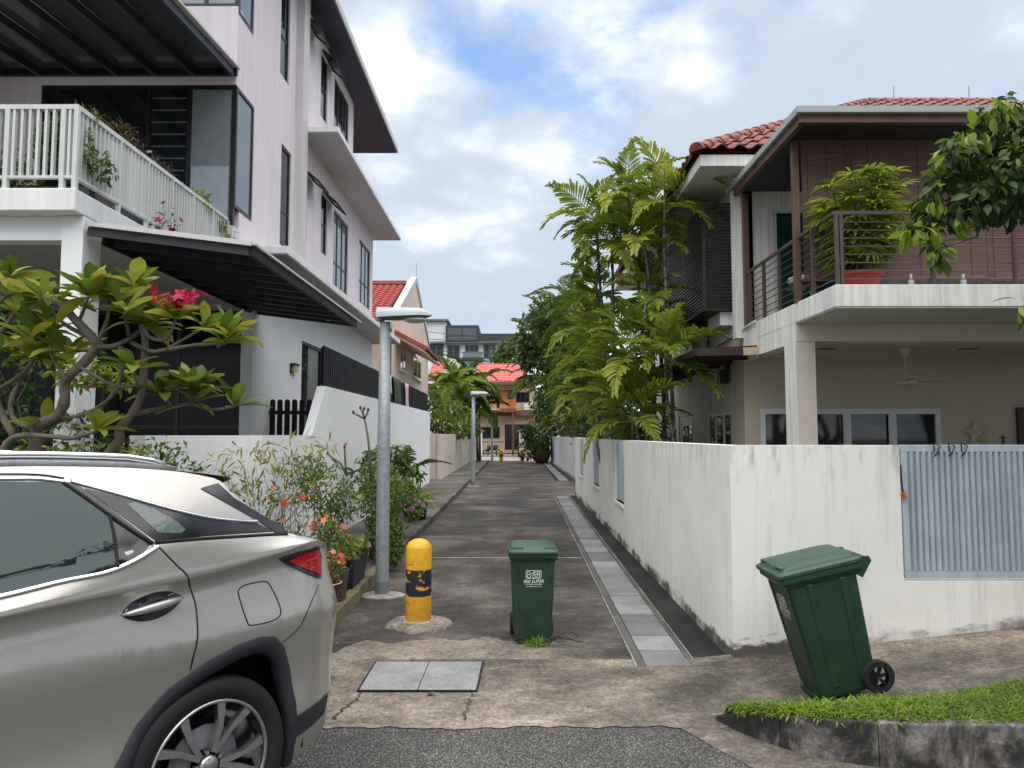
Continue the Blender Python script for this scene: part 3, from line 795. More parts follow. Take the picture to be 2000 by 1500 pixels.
# steel access covers set in the apron
fr = [atZ(px, py, 0.008) for px, py in ((735, 1294), (943, 1294), (930, 1351), (700, 1351))]
def lerpq(u, v): return fr[0].lerp(fr[1], u).lerp(fr[3].lerp(fr[2], u), v)
for i, (u0, u1, lab) in enumerate(((0.004, 0.497, 'stained square steel access cover nearer the silver car'), (0.503, 0.996, 'brighter square steel access cover on the side of the green bin'))):
    q = [lerpq(u0, 0.985), lerpq(u1, 0.985), lerpq(u1, 0.015), lerpq(u0, 0.015)]
    c = sum(q, Vector()) / 4
    tt = thing('access_cover', c, lab, 'access cover', 'steel covers in the apron')
    mb = MB().prism(q, (0, 0, 0.012)); plate = mb.build('plate', 'checker_plate', tt, bevel=0.002)
    sd_ = MB(); nu, nv = 15, 17
    for a in range(nu):
        for b in range(nv):
            u, v = (a + .5) / nu, (b + .5) / nv
            p = q[0].lerp(q[1], u).lerp(q[3].lerp(q[2], u), v) + V3(0, 0, .0118); m = Matrix.Rotation(.78 if (a + b) % 2 else -.78, 3, 'Z')
            sd_.add([p + m @ V3(*w) for w in ((-.013, 0, 0), (0, -.0045, 0), (.013, 0, 0), (0, .0045, 0), (0, 0, .0035))], [(0, 1, 4), (1, 2, 4), (2, 3, 4), (3, 0, 4)])
    stuff(sd_.build('stud', 'checker_plate', plate))
    mb = MB()
    qq = [p + (p - c).normalized() * 0.012 for p in q]
    for a, b in zip(qq, qq[1:] + qq[:1]): mb.beam(a + V3(0, 0, 0.005), b + V3(0, 0, 0.005), 0.014, 0.012)
    mb.build('rim', 'black_metal', tt)
# worn sandy patch where the alley meets the footpath
ring = [(-1.62, 5.84), (-1.2, 5.86), (-.4, 5.85), (.5, 5.86), (.88, 5.85), (.86, 6.0), (.62, 6.12), (.70, 6.4), (.42, 6.46), (.30, 6.62), (.0, 6.55), (-.22, 6.75), (-.50, 6.60), (-.68, 6.72), (-1.05, 6.50), (-1.3, 6.62), (-1.5, 6.25), (-1.58, 6.05)]
rd = random.Random(9); dn = []
for (a, b), (c, d) in zip(ring, ring[1:] + ring[:1]):
    for t_ in np.linspace(0, .84, 6): dn.append(V3(a + (c - a) * t_ + rd.uniform(-.022, .022), b + (d - b) * t_ + rd.uniform(-.022, .022), .003))
structure(MB().add(dn, [tuple(range(len(dn)))]).build('worn_threshold', 'concrete_sand'))
# cracked joints in the apron
for nm, pts in (('crack', ((705, 1352), (690, 1372), (660, 1392), (648, 1406))), ('crack', ((921, 1352), (917, 1372), (908, 1390), (905, 1406)))):
    pp = [atZ(px, py, 0.009) for px, py in pts]
    mb = MB(); L, R = [], []
    dense = [pp[i].lerp(pp[i+1], t) for i in range(len(pp)-1) for t in np.linspace(0, .9, 8)] + [pp[-1]]
    for k, p in enumerate(dense):
        w = 0.004 + 0.010 * rnd.random(); j = rnd.uniform(-.016, .016)
        L.append(p + V3(j - w, 0, 0)); R.append(p + V3(j + w, 0, 0))
    n = len(L); mb.add(L + R, [(k, k + 1, n + k + 1, n + k) for k in range(n - 1)])
    o = mb.build(nm, 'concrete_alley'); structure(o)
# kerb, verge and grass on the right
kb = [V3(x, y + .06, 0) for x, y in ((1.26, 4.74), (1.38, 4.52), (1.53, 4.33), (1.72, 4.17), (1.98, 4.07), (2.35, 4.02), (2.76, 3.99), (3.3, 3.97), (3.9, 3.96), (4.6, 3.95), (5.4, 3.95), (6.2, 3.95))]
kt = [0.03, 0.12, 0.185, 0.215, 0.235, 0.245, 0.25, 0.25, 0.25, 0.25, 0.25, 0.25]
kn = []
for i in range(len(kb)):
    d = (kb[min(i + 1, len(kb) - 1)] - kb[max(0, i - 1)]).normalized(); kn.append(V3(-d.y, d.x, 0) if V3(-d.y, d.x, 0).y > 0 or i < 3 else V3(d.y, -d.x, 0))
kn = [n if n.dot(V3(0.5, 1, 0)) > 0 else -n for n in kn]
kerb = structure(MB().box(1.9, 6.2, 4.14, 4.20, -0.05, 0.0).build('street_kerb', 'kerb_stone'))
for i in range(0, len(kb) - 1, 2):
    idx = [i, i + 1] + ([i + 2] if i + 2 < len(kb) else [])
    vs = []
    for j, q in enumerate(idx):
        p, nn = kb[q].copy(), kn[q]
        if j == 0: p += (kb[q + 1] - kb[q]).normalized() * .002
        vs += [p + V3(0, 0, -.05), p + nn * .012 + V3(0, 0, kt[q]), p + nn * .12 + V3(0, 0, kt[q]), p + nn * .12 + V3(0, 0, -.05)]
    m = len(idx)
    fs = [(k * 4 + j, k * 4 + (j + 1) % 4, (k + 1) * 4 + (j + 1) % 4, (k + 1) * 4 + j) for k in range(m - 1) for j in range(4)] + [(0, 1, 2, 3), (m * 4 - 4, m * 4 - 3, m * 4 - 2, m * 4 - 1)]
    MB().add(vs, fs).build('kerb_block', 'kerb_stone', kerb, bevel=0.010)
def yback(x): return 4.80 + 0.10 * min(1, max(0, (x - 1.6) / 1.6)) + 0.05 * math.sin(2.1 * x) + 0.03 * math.sin(6.3 * x)
def vfront(x):
    for i in range(len(kb) - 1):
        if kb[i].x <= x <= kb[i+1].x:
            t = (x - kb[i].x) / (kb[i+1].x - kb[i].x)
            return kb[i].y + (kb[i+1].y - kb[i].y) * t + 0.05, kt[i] + (kt[i+1] - kt[i]) * t
    return kb[-1].y + 0.05, kt[-1]
def vz(x, v):
    yf, zf = vfront(x); yb = max(yback(x), yf + 0.02); zb = gz(x) * 0.78 + 0.035
    return V3(x, yf + (yb - yf) * v, (zf - 0.012) * (1 - v ** 1.5) + zb * v ** 1.5 + 0.03 * math.sin(PI * v))
structure(MB().grid(lambda x, v: vz(x, v), list(np.linspace(1.34, 6.2, 40)), [0, .25, .5, .75, 1]).build('grass_verge', 'soil', smooth=True))
n = 30000
gx = 1.36 + 3.3 * rng.random(n) ** 1.1; gv = rng.random(n)
gp = np.array([tuple(vz(x, v * 1.02)) for x, v in zip(gx, gv)])
keep = rng.random(n) < (0.55 + 0.45 * (np.sin(gp[:, 0] * 5.3 + 1) * np.sin(gp[:, 1] * 17) > -0.45))
gp, gv2 = gp[keep], gv[keep]; n = len(gp)
dirs = rng.normal(size=(n, 3)) * np.array([1, 1, 0.35]) + np.array([0, -0.1, 0.75])
blade = leaf_shape(1.0, 0.12, 3, 1.3, 0.3, 0.35, 0.03, 0.5)
clump = np.sin(gp[:, 0] * 9) * np.cos(gp[:, 1] * 13) * 0.5 + np.sin(gp[:, 0] * 3.1 + 2) * 0.5
stuff_o = np_object('verge_grass', [scatter(blade, gp, dirs, np.tile([0, 0, 1.0], (n, 1)) + rng.normal(size=(n, 3)) * 0.3,
                    (0.030 + 0.045 * rng.random(n) ** 1.4) * (1 + 0.30 * clump), np.clip(0.46 + 0.16 * clump + rng.normal(size=n) * 0.20, 0, 1))], 'grass_leaf')
m_ = rng.random(n) < .09
stuff(np_object('dry_grass', [scatter(blade, gp[m_], dirs[m_] * np.array([1.3, 1.3, .7]), np.tile([0, 0, 1.0], (int(m_.sum()), 1)), .045 + .04 * rng.random(int(m_.sum())), .75 + .25 * rng.random(int(m_.sum())))], 'leaf_dry'))
tag(bpy.data.objects['dry_grass'], 'straw-coloured dead blades scattered through the verge grass', 'grass')
stuff(stuff_o); tag(stuff_o, 'bright green short grass growing behind the black stained kerb', 'grass')

# ================================================================== BOUNDARY WALLS
# --- right: stained white wall round the corner
rw = thing('boundary_wall', (1.73, Y_RW, 0), 'stained off-white boundary wall wrapping the alley corner beside the leaning bin', 'wall')
ZT = 1.717
def xr(y): return 1.735 + 0.0066 * (y - Y_RW)
panels = [(12.0, 13.1, 0.675), (15.7, 17.0, 0.70), (19.6, 20.7, 0.72)]
segs = []; y0 = Y_RW
for a, b, zb in panels:
    segs += [(y0, a, 0, ZT), (a, b, 0, zb)]; y0 = b
segs.append((y0, 22.3, 0, ZT))
mb = MB()
for a, b, z0, z1 in segs:
    mb.add([(xr(a), a, -0.05), (xr(a) + 0.16, a, -0.05), (xr(b) + 0.16, b, -0.05), (xr(b), b, -0.05), (xr(a), a, z1), (xr(a) + 0.16, a, z1), (xr(b) + 0.16, b, z1), (xr(b), b, z1)],
           [(0,3,2,1),(4,5,6,7),(0,1,5,4),(1,2,6,5),(2,3,7,6),(3,0,4,7)])
mb.build('alley_wall', 'stained_wall', rw)
mb = MB().box(xr(Y_RW) + 0.001, 3.095, Y_RW - 0.004, Y_RW + 0.15, -0.02, ZT + 0.002)
mb.box(3.095, 9.0, Y_RW - 0.003, Y_RW + 0.15, -0.02, 0.645)
mb.build('street_wall', 'stained_wall', rw)
for a, b, zb in panels:
    MB().box(xr(a) + 0.05, xr(a) + 0.08, a + 0.02, b - 0.02, zb + 0.02, ZT - 0.01).build('panel', 'gate_blue', rw)
    MB().box(xr(a) - 0.03, xr(a) + 0.06, a, b, zb - 0.05, zb).build('sill', 'stained_wall', rw)
    for k in range(7):
        use(piece('slat', 'gate_blue', (0.02, 0.03, ZT - zb - 0.06)), 'slat', rw, (xr(a) + 0.04, a + 0.1 + k * (b - a - 0.2) / 6, (ZT + zb) / 2))
MB().box(1.80, 2.55, Y_RW - 0.016, Y_RW - 0.005, 0.0, 0.075).build('peeled_base', 'peel_brown', rw)
# --- grey-blue slatted fence panel
gt = thing('slatted_fence', (3.1, Y_RW, 0.66), 'pale blue-grey metal fence panel of upright slats set in the wall', 'fence')
GX0, GX1 = 3.112, 5.75
fb = MB(); yb0, yb1 = Y_RW + 0.01, Y_RW + 0.05
fb.box(GX0, GX1, yb0, yb1, 1.665, ZT + 0.005); fb.box(GX0, GX1, yb0, yb1, 0.662, 0.715)
fb.box(GX0, GX0 + 0.055, yb0, yb1, 0.715, 1.665); fb.box(GX1 - 0.055, GX1, yb0, yb1, 0.715, 1.665)
fb.build('frame', 'gate_blue', gt, bevel=0.004)
k = 0; x = GX0 + 0.085
while x < GX1 - 0.07:
    use(piece('slat', 'gate_blue', (0.030, 0.05, 0.952), 0.003), 'slat', gt, (x, Y_RW + 0.033, 1.19), (0, 0, 0.35)); x += 0.0488
MB().box(GX0 + 0.06, GX1 - 0.06, Y_RW + 0.075, Y_RW + 0.08, 0.72, 1.66).build('backing_sheet', 'gate_blue', gt)
tt = thing('tie_cord', (3.105, Y_RW, 1.4), 'black cord with orange end hanging at the left edge of the blue-grey fence', 'cord')
MB().tube([(3.10, Y_RW - .012, 1.56), (3.098, Y_RW - .016, 1.46), (3.104, Y_RW - .014, 1.38), (3.112, Y_RW - .016, 1.335)], 0.006, 6).build('cord', 'black_metal', tt)
MB().tube([(3.105, Y_RW - .018, 1.345), (3.125, Y_RW - .02, 1.30)], 0.017, 8).build('clip', 'orange_plastic', tt)
for k, x in enumerate((3.40, 3.52, 3.62)):
    tag(MB().tube([(x - .02, Y_RW + .0, 1.67), (x - .03, Y_RW - .012, 1.74), (x + .02, Y_RW - .012, 1.71), (x, Y_RW - .004, 1.66), (x - .03, Y_RW - .008, 1.63)], 0.006, 5).build('cable_tie', 'black_metal', None, loc=(x, Y_RW, 1.68)),
        ('leftmost', 'middle', 'rightmost')[k] + ' of three black ties looped over the blue-grey fence top', 'tie', 'ties on the fence top')
# --- far right wall
fw = thing('patchy_wall', (2.5, 29.3, 0), 'patchy peeling white wall further down the right of the alley', 'wall')
MB().box(2.5, 2.66, 29.3, 52, -0.05, 1.72).build('alley_wall', 'patchy_wall', fw)
MB().box(2.66, 9, 29.3, 29.46, -0.05, 1.70).build('end_wall', 'patchy_wall', fw)
MB().box(2.44, 2.50, 29.2, 52, 0, 0.10).build('plinth', 'concrete_light', fw)
# --- left: clean white wall with raked end
lw = thing('boundary_wall', (XW, 8.84, 0), 'clean white boundary wall with a raked step up along the left of the alley', 'wall')
prof = [(8.84, -0.05), (26.5, -0.05), (26.5, 2.63), (11.79, 2.585), (11.04, 1.80), (8.84, 1.80)]
MB().prism([(XW, y, z) for y, z in prof], (-0.14, 0, 0)).build('alley_wall', 'white_wall', lw)
MB().box(-4.42, XW - 0.142, 8.842, 8.98, -0.05, 1.798).build('street_wall', 'white_wall', lw)
MB().box(-4.64, -4.424, 8.90, 9.15, -0.05, 1.797).build('gate_pier', 'pale_block', lw)
# --- black slat fence on it
bf = thing('slat_fence', (XW - 0.1, 12, 2.6), 'black upright slat fence standing on the white alley wall', 'fence')
y = 12.0; k = 0
while y < 26.45:
    use(piece('slat', 'black_metal', (0.03, 0.105, 0.72)), 'slat', bf, (XW - 0.09, y, 2.90)); y += 0.150
MB().box(XW - 0.13, XW - 0.108, 11.95, 26.48, 2.66, 2.70).box(XW - 0.13, XW - 0.108, 11.95, 26.48, 3.12, 3.16).build('rail', 'black_metal', bf)
MB().box(XW - 0.145, XW - 0.132, 12.0, 26.48, 2.62, 3.24).build('backing', 'frame_black', bf)
# clothes hung on it
for (y0, y1, z0, mt, lb) in ((17.6, 18.3, 2.83, 'cloth_white', 'cream cloth draped over the black fence behind the lamp post'), (18.6, 19.8, 2.62, 'cloth_green', 'dark green trousers draped over the black fence'), (20.6, 21.3, 2.55, 'cloth_pink', 'pale pink cloth hanging from the black fence')):
    mb = MB(); us = np.linspace(0, 1, 7); vs_ = np.linspace(0, 1, 6)
    mb.grid(lambda u, v: (XW - 0.045 + 0.012 * math.sin(9 * u + 3 * v) , y0 + (y1 - y0) * u + 0.25 * v, 3.27 - (3.27 - z0) * v), us, vs_)
    mb.grid(lambda u, v: (XW - 0.045 - 0.10 * v, y0 + (y1 - y0) * u, 3.27 + 0.01 * math.sin(PI * v)), us, vs_)
    tag(mb.build('draped_cloth', mt, None, smooth=True, loc=(XW - .05, y0, 3.0), solid=0.008), lb, 'cloth', 'laundry on the black fence')
# --- picket gate
pg = thing('picket_gate', (-3.8, 13.5, 0.5), 'black round-topped picket gate between the pink house and white wall', 'gate')
me = None
for k in range(10):
    x = -4.43 + k * 0.135
    if me is None:
        outl = [(-0.046, -1.1), (0.046, -1.1), (0.046, 0.86)] + [(0.046 * math.cos(q), 0.86 + 0.06 * math.sin(q)) for q in np.linspace(0.3, PI - 0.3, 6)] + [(-0.046, 0.86)]
        pk = MB().prism([(x + a, 13.5, 1.54 + b) for a, b in outl], (0, 0.03, 0)).build('picket', 'black_metal', pg, loc=(x, 13.5, 1.54)); me = pk
    else: inst(pk, pg, (x, 13.5, 1.54))
MB().box(-4.5, -3.14, 13.53, 13.56, 2.18, 2.25).box(-4.5, -3.14, 13.53, 13.56, 1.2, 1.27).build('rail', 'black_metal', pg)
# --- dark driveway gate left of the pier
dg = thing('driveway_gate', (-6.6, 8.95, 0.1), 'low dark slatted driveway gate behind the frangipani and the car', 'gate')
for k in range(9):
    MB().box(-9.0, -4.66, 8.96, 8.99, 0.25 + k * 0.16, 0.37 + k * 0.16).build('slat', 'wood_dark', dg)
MB().box(-9.0, -4.66, 8.992, 9.03, 1.69, 1.77).box(-4.72, -4.66, 8.992, 9.03, 0.15, 1.69).box(-6.9, -6.84, 8.992, 9.03, 0.15, 1.69).build('gate_frame', 'black_metal', dg)
# --- peach wall beyond
pw = thing('boundary_wall', (-2.95, 28.5, 0), 'peach boundary wall with recessed panels beyond the white wall', 'wall')
MB().box(-2.95, -2.80, 28.5, 50, -0.05, 1.85).build('alley_wall', 'peach_boundary', pw)
MB().box(-3.4, -2.952, 28.6, 28.75, -0.05, 1.86).build('end_wall', 'peach_boundary', pw)
for k in range(5): MB().box(-2.802, -2.775, 31 + k * 3.6, 31.9 + k * 3.6, 0.95, 1.0).build('ledge', 'peach_boundary', pw)
for k in range(5): MB().box(-2.803, -2.79, 31 + k * 3.6, 31.10 + k * 3.6, 1.0, 1.78).build('fin', 'peach_boundary', pw)
# ================================================================== PINK HOUSE ON THE LEFT
U_Y, U_X, U_Z = V3(0, 1, 0), V3(1, 0, 0), V3(0, 0, 1)
YF = 11.57
ph = thing('house', (-9, 16, 0), 'three-storey pale pink house with dark awnings and white balcony railing', 'house')
def side_win(x0, x1, yt, yb):
    m = (yt + yb) / 2
    a, b = atX(x0, m, XF), atX(x1, m, XF)
    return a.y, b.y, atX(x0, yb, XF).z, atX(x0, yt, XF).z
SW = [  # px near, px far, top y, bottom y, mullions, transoms, glass
    (548, 568, 276, 478, (), (0.36,), 'glass_dark'),
    (592, 600, 330, 466, (), (), 'glass_dark'),
    (627, 639, 374, 492, (), (0.5,), 'glass_dark'),
    (651, 680, 405, 556, (0.33, 0.66), (0.32,), 'glass_sky'),
    (701, 723, 464, 588, (0.33, 0.66), (0.36,), 'glass_sky'),
    (550, 568, -140, 146, (), (0.36,), 'glass_dark'),
    (592, 600, 24, 164, (), (), 'glass_dark'),
    (627, 640, 98, 226, (), (0.5,), 'glass_dark'),
    (653, 682, 146, 250, (0.33, 0.66), (), 'glass_dark')]
wins = [(side_win(*w[:4]), w[4:]) for w in SW]
Z1, Z2, ZR = 4.78, 8.20, 11.11
# corner windows (side leaf)
cw2 = (YF + 0.02, atX(493, 320, XF).y, atX(461, 408, XF).z, atX(461, 166, XF).z)
cw3 = (YF + 0.02, atX(494, 60, XF).y, atX(464, 22, XF).z, 10.4)
YG = YF + 0.251
holes = [(q[0] - YG, q[1] - YG, q[2] - Z1, q[3] - Z1) for q, _ in wins] + [(0.0, q[1] - YG, q[2] - Z1, q[3] - Z1) for q in (cw2, cw3)]
mb = MB()
lowh = [h for h in holes if h[2] < Z2 - Z1 - 0.3]; hih = [h for h in holes if h[2] > Z2 - Z1 - 0.3]
wall_with_holes(mb, (XF, YG, Z1), U_Y, U_Z, U_X, 23.1 - YG, Z2 - Z1, 0.25, [(a, b, max(0, c), d) for a, b, c, d in lowh])
hih = [(a, b, c - (Z2 - Z1), min(d - (Z2 - Z1), ZR - Z2)) for a, b, c, d in hih]
wall_with_holes(mb, (XF, YG, Z2), U_Y, U_Z, U_X, 20.1 - YG, ZR - Z2, 0.25, hih)
mb.build('side_wall', 'pink_wall', ph)
for (q, (mu, tr, gm)) in wins:
    window(ph, (XF - 0.06, q[0], q[2]), U_Y, U_Z, U_X, q[1] - q[0], min(q[3], ZR) - q[2], 0.05, mu, tr, 'frame_black', gm)
for q, gm in ((cw2, 'glass_sky'), (cw3, 'glass_sky')):
    window(ph, (XF - 0.02, q[0], q[2]), U_Y, U_Z, U_X, q[1] - q[0], q[3] - q[2], 0.055, (), (), 'frame_black', gm)
# tilted top-hung sashes
for (x0, x1, yt) in ((592, 612, 332), (628, 662, 374), (592, 615, 28), (627, 660, 98)):
    a, b = atX(x0, yt, XF), atX(x1, yt, XF)
    w = min(b.y - a.y, 1.0); mb = MB()
    A = V3(XF + 0.02, a.y, a.z); Vd = V3(0.42, 0, -0.36).normalized()
    frame_rect(mb, A, U_Y, Vd, V3(0.36, 0, 0.42).normalized(), w, 0.42, 0.05, 0.04)
    so = mb.build('open_sash', 'frame_black', ph)
    p = [A + U_Y * .04 + Vd * .04, A + U_Y * (w - .04) + Vd * .04, A + U_Y * (w - .04) + Vd * .38, A + U_Y * .04 + Vd * .38]
    MB().prism([x + V3(.012, 0, .014) for x in p], V3(.006, 0, .007)).build('pane', 'glass_tint', so)
# vertical fin, ledges, roof
MB().box(XF - 0.1, XF + 0.16, 14.74, 15.14, 4.70, ZR - .005).build('fin', 'pale_block', ph, bevel=0.01)
MB().box(XF - 0.2, -3.70, 15.1, 23.75, 8.17, 8.29).build('upper_ledge', 'white_trim', ph, bevel=0.01)
MB().box(XF - 0.25, -3.70, YF + 0.28, 23.80, 4.76, 4.89).build('lower_ledge', 'white_trim', ph, bevel=0.01)
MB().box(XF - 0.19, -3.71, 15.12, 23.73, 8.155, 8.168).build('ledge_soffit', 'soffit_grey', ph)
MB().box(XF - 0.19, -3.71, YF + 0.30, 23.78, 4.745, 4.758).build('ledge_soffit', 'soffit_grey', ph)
rf = MB().box(-15, -3.88, 10.2, 23.8, ZR, ZR + 0.03).build('roof', 'soffit_dark', ph)
MB().box(-15, -3.84, 10.16, 23.84, ZR + 0.031, ZR + 0.20).build('fascia', 'pale_block', rf)
MB().box(-14, XF - 0.26, 12.95, 23.0, 0, 4.7).box(-14, XF - 0.26, 11.9, 23.0, 4.71, 8.19).box(-14, XF - 0.26, 11.9, 20.0, 8.2, ZR - 0.01).build('core', 'carport_grey', ph)
MB().box(-14.2, XF - 0.001, 23.01, 23.15, 0, 8.2).build('rear_wall', 'pink_wall', ph)
# street face
fx = lambda px, py: atY(px, py, YF).x
fz = lambda px, py: atY(px, py, YF).z
wx0, wx1, wz0, wz1 = fx(75, 300), XF - 0.005, fz(300, 440), fz(300, 165)
ux0, uz0 = fx(338, 10), fz(400, 12)
X0 = -14.0
mb = MB()
wall_with_holes(mb, (X0, YF, 4.3), U_X, U_Z, V3(0, -1, 0), XF - 0.002 - X0, ZR - 4.3, 0.25, [(wx0 - X0, wx1 - X0 + .01, wz0 - 4.3, wz1 - 4.3), (ux0 - X0, wx1 - X0 + .01, uz0 - 4.3, ZR - 4.3)])
mb.build('street_wall', 'pink_wall', ph)
cuts = [(fx(p, 300) - wx0) / (wx1 - wx0) for p in (180, 285, 366)]
bw = window(ph, (wx0, YF + 0.05, wz0), U_X, U_Z, V3(0, -1, 0), wx1 - wx0, wz1 - wz0, 0.07, cuts, (), 'frame_black', ['glass_dark', 'glass_dark', 'glass_dark', 'curtain'])
xa, xb = wx0 + cuts[1] * (wx1 - wx0) + .06, wx0 + cuts[2] * (wx1 - wx0) - .06
for k in range(9): MB().box(xa, xb, YF + 0.025, YF + 0.04, wz0 + 0.5 + k * 0.2, wz0 + 0.515 + k * 0.2).build('louver', 'far_grey', bw)
xc, xd = wx0 + cuts[2] * (wx1 - wx0) + .05, wx1 - .09
MB().box(xc, xd, YF + 0.030, YF + 0.038, wz0 + .05, wz0 + 0.98).build('privacy_film', 'curtain_light', bw)
window(ph, (ux0, YF + 0.05, uz0), U_X, U_Z, V3(0, -1, 0), wx1 - ux0, ZR - uz0, 0.06, (0.5,), (), 'frame_black', 'curtain_light')
# upper awning: tinted sheets on black rafters
au0, au1 = YF - 0.02, 7.4
def az(y): return 7.70 - 0.08 * (au0 - y)
aw = MB()
aw.beam((-13, au0 - 0.04, az(au0) - 0.05), (XF + 0.03, au0 - 0.04, az(au0) - 0.05), 0.07, 0.12)
aw.beam((-13, au1, az(au1) - 0.05), (XF + 0.03, au1, az(au1) - 0.05), 0.06, 0.12)
ao = aw.build('upper_awning', 'black_metal', ph)
for k in range(13):
    x = XF - 0.03 - 0.62 * k
    MB().beam((x, au0 - 0.08, az(au0) - 0.075), (x, au1 + .03, az(au1) - 0.075), 0.055, 0.13).build('rafter', 'rafter_black', ao)
    if k < 12:
        MB().prism([(x - .02, au0, az(au0)), (x - .60, au0, az(au0)), (x - .60, au1, az(au1)), (x - .02, au1, az(au1))], (0, 0, 0.012)).build('sheet', 'glass_tint', ao)
MB().beam((XF + 0.02, au0, az(au0) + 0.02), (XF + 0.02, au1, az(au1) + 0.02), 0.10, 0.03).build('flashing', 'pale_block', ao)
MB().box(-8.55, -8.38, 11.2, 11.4, 4.36, 7.5).build('awning_post', 'white_trim', ph)
# balcony: slab, parapet, railing
XB0, YB0 = -4.55, 7.47
MB().box(-13, XB0, YB0, YF - 0.002, 4.12, 4.36).build('balcony_slab', 'white_trim', ph, bevel=0.012)
bal = MB()
for (z0, z1, w) in ((5.21, 5.26, 0.06), (4.47, 4.50, 0.05)):
    bal.box(-13, XB0 - 0.012, YB0 + 0.02, YB0 + 0.02 + w, z0, z1); bal.box(XB0 - 0.01 - w, XB0 - 0.01, YB0 + 0.022 + w, YF - 0.02, z0, z1)
ro = bal.build('balcony_railing', 'rail_white', ph)
k = 0; x = XB0 - 0.10
while x > -9.6:
    use(piece('baluster', 'rail_white', (0.028, 0.042, 0.71)), 'baluster', ro, (x, YB0 + 0.046, 4.855)); x -= 0.0835
y = YB0 + 0.13
while y < YF - 0.05:
    use(piece('baluster', 'rail_white', (0.042, 0.020, 0.71)), 'baluster', ro, (XB0 - 0.04, y, 4.855)); y += 0.0835
for (x, y) in ((XB0 - 0.03, YB0 + 0.04), (XB0 - 0.16, YB0 + 0.04), (-5.30, YB0 + .04), (-6.05, YB0 + .04), (-6.8, YB0 + .04)):
    use(piece('post', 'rail_white', (0.046, 0.05, 0.87)), 'post', ro, (x, y, 4.79))
for y in (8.35, 9.0, 9.65, 10.3, 10.95, 11.6): use(piece('post', 'rail_white', (0.05, 0.026, 0.87)), 'post', ro, (XB0 - 0.03, y, 4.79))
# lower storey: column, beams, carport, white wall with door
MB().box(-4.78, XB0 - 0.005, 7.65, 8.0, 0.1, 4.118).build('column', 'white_wall', ph, bevel=0.006)
MB().box(-13, -4.782, 7.67, 7.87, 3.86, 4.117).build('front_beam', 'white_wall', ph)
MB().box(XB0 - 0.22, XB0 - 0.01, 8.002, 12.55, 3.93, 4.116).build('side_beam', 'carport_grey', ph)
MB().box(-9.4, -9.1, 7.83, 8.1, 0.1, 3.858).build('column', 'white_wall', ph)
MB().box(-13, XB0 - 0.24, 7.88, 12.55, 4.06, 4.115).build('carport_ceiling', 'carport_grey', ph)
MB().box(-13, XF - 0.3, 12.66, 12.8, 0.1, 4.10).build('carport_back', 'carport_grey', ph)
window(ph, (-9.6, 12.64, 0.6), U_X, U_Z, V3(0, -1, 0), 9.6 + XF - 0.005, 3.35, 0.07, (0.25, 0.5, 0.75), (0.4,), 'frame_black', 'glass_black', name='glazed_screen')
dy0, dy1, dzt = atX(588, 760, XF).y, atX(628, 760, XF).y, atX(588, 664, XF).z
mb = MB(); wall_with_holes(mb, (XF, 12.6, 0.0), U_Y, U_Z, U_X, 23.1 - 12.6, 4.742, 0.2, [(dy0 - 12.6, dy1 - 12.6, 0.7, dzt)])
mb.build('lower_wall', 'white_wall', ph)
dr = MB(); frame_rect(dr, V3(XF - 0.08, dy0, 0.7), U_Y, U_Z, U_X, dy1 - dy0, dzt - 0.7, 0.06, 0.06)
door = dr.build('side_door', 'frame_black', ph)
MB().box(XF - 0.10, XF - 0.07, dy0 + 0.05, dy0 + 0.62, 0.75, dzt - 0.06).build('leaf', 'glass_dark', door)
MB().box(XF - 0.09, XF - 0.06, dy0 + 0.70, dy1 - 0.12, 0.75, dzt - 0.06).build('foil_panel', 'foil', door)
a = atX(570, 720, XF)
lmp = MB().box(XF, XF + 0.12, a.y - 0.14, a.y + 0.16, a.z + 0.07, a.z + 0.10).box(XF, XF + 0.03, a.y - 0.14, a.y - 0.10, a.z - 0.10, a.z + 0.07).build('wall_lamp', 'frame_black', ph)
MB().box(XF + 0.01, XF + 0.10, a.y - 0.08, a.y + 0.15, a.z - 0.06, a.z + 0.068).build('shade', 'lamp_glow_glass', lmp)
# lower awning over the side passage
ay0, ay1, ax0, ax1 = 7.66, 12.83, XF - 0.02, -2.76
def lz(x): return 4.02 + (3.80 - 4.02) * (x - ax0) / (ax1 - ax0)
lo = MB(); lo.beam((ax1 - 0.02, ay0, lz(ax1) - 0.05), (ax1 - 0.02, ay1, lz(ax1) - 0.05), 0.05, 0.13)
lo.beam((ax0 - 0.03, ay0 + 0.36, lz(ax0) - 0.05), (ax0 - 0.03, ay1, lz(ax0) - 0.05), 0.05, 0.12)
la = lo.build('lower_awning', 'black_metal', ph)
for k in range(11):
    y = ay0 + 0.03 + k * (ay1 - ay0 - 0.06) / 10
    MB().beam((ax0, y, lz(ax0) - 0.06), (ax1 - 0.045, y, lz(ax1) - 0.06), 0.05, 0.09).build('rafter', 'rafter_black', la)
    if k < 10:
        y2 = ay0 + 0.03 + (k + 1) * (ay1 - ay0 - 0.06) / 10
        MB().prism([(ax0, y + .01, lz(ax0)), (ax1, y + .01, lz(ax1)), (ax1, y2 - .01, lz(ax1)), (ax0, y2 - .01, lz(ax0))], (0, 0, 0.012)).build('sheet', 'black_metal', la)
MB().beam((ax1 + 0.012, ay0 - 0.02, lz(ax1) + 0.012), (ax1 + 0.012, ay1 + 0.25, lz(ax1) + 0.012), 0.05, 0.025).build('drip_edge', 'pale_block', la)
MB().beam((ax0, ay0 - 0.03, lz(ax0) + 0.01), (ax1, ay0 - 0.03, lz(ax1) + 0.01), 0.04, 0.05).build('front_flashing', 'pale_block', la)
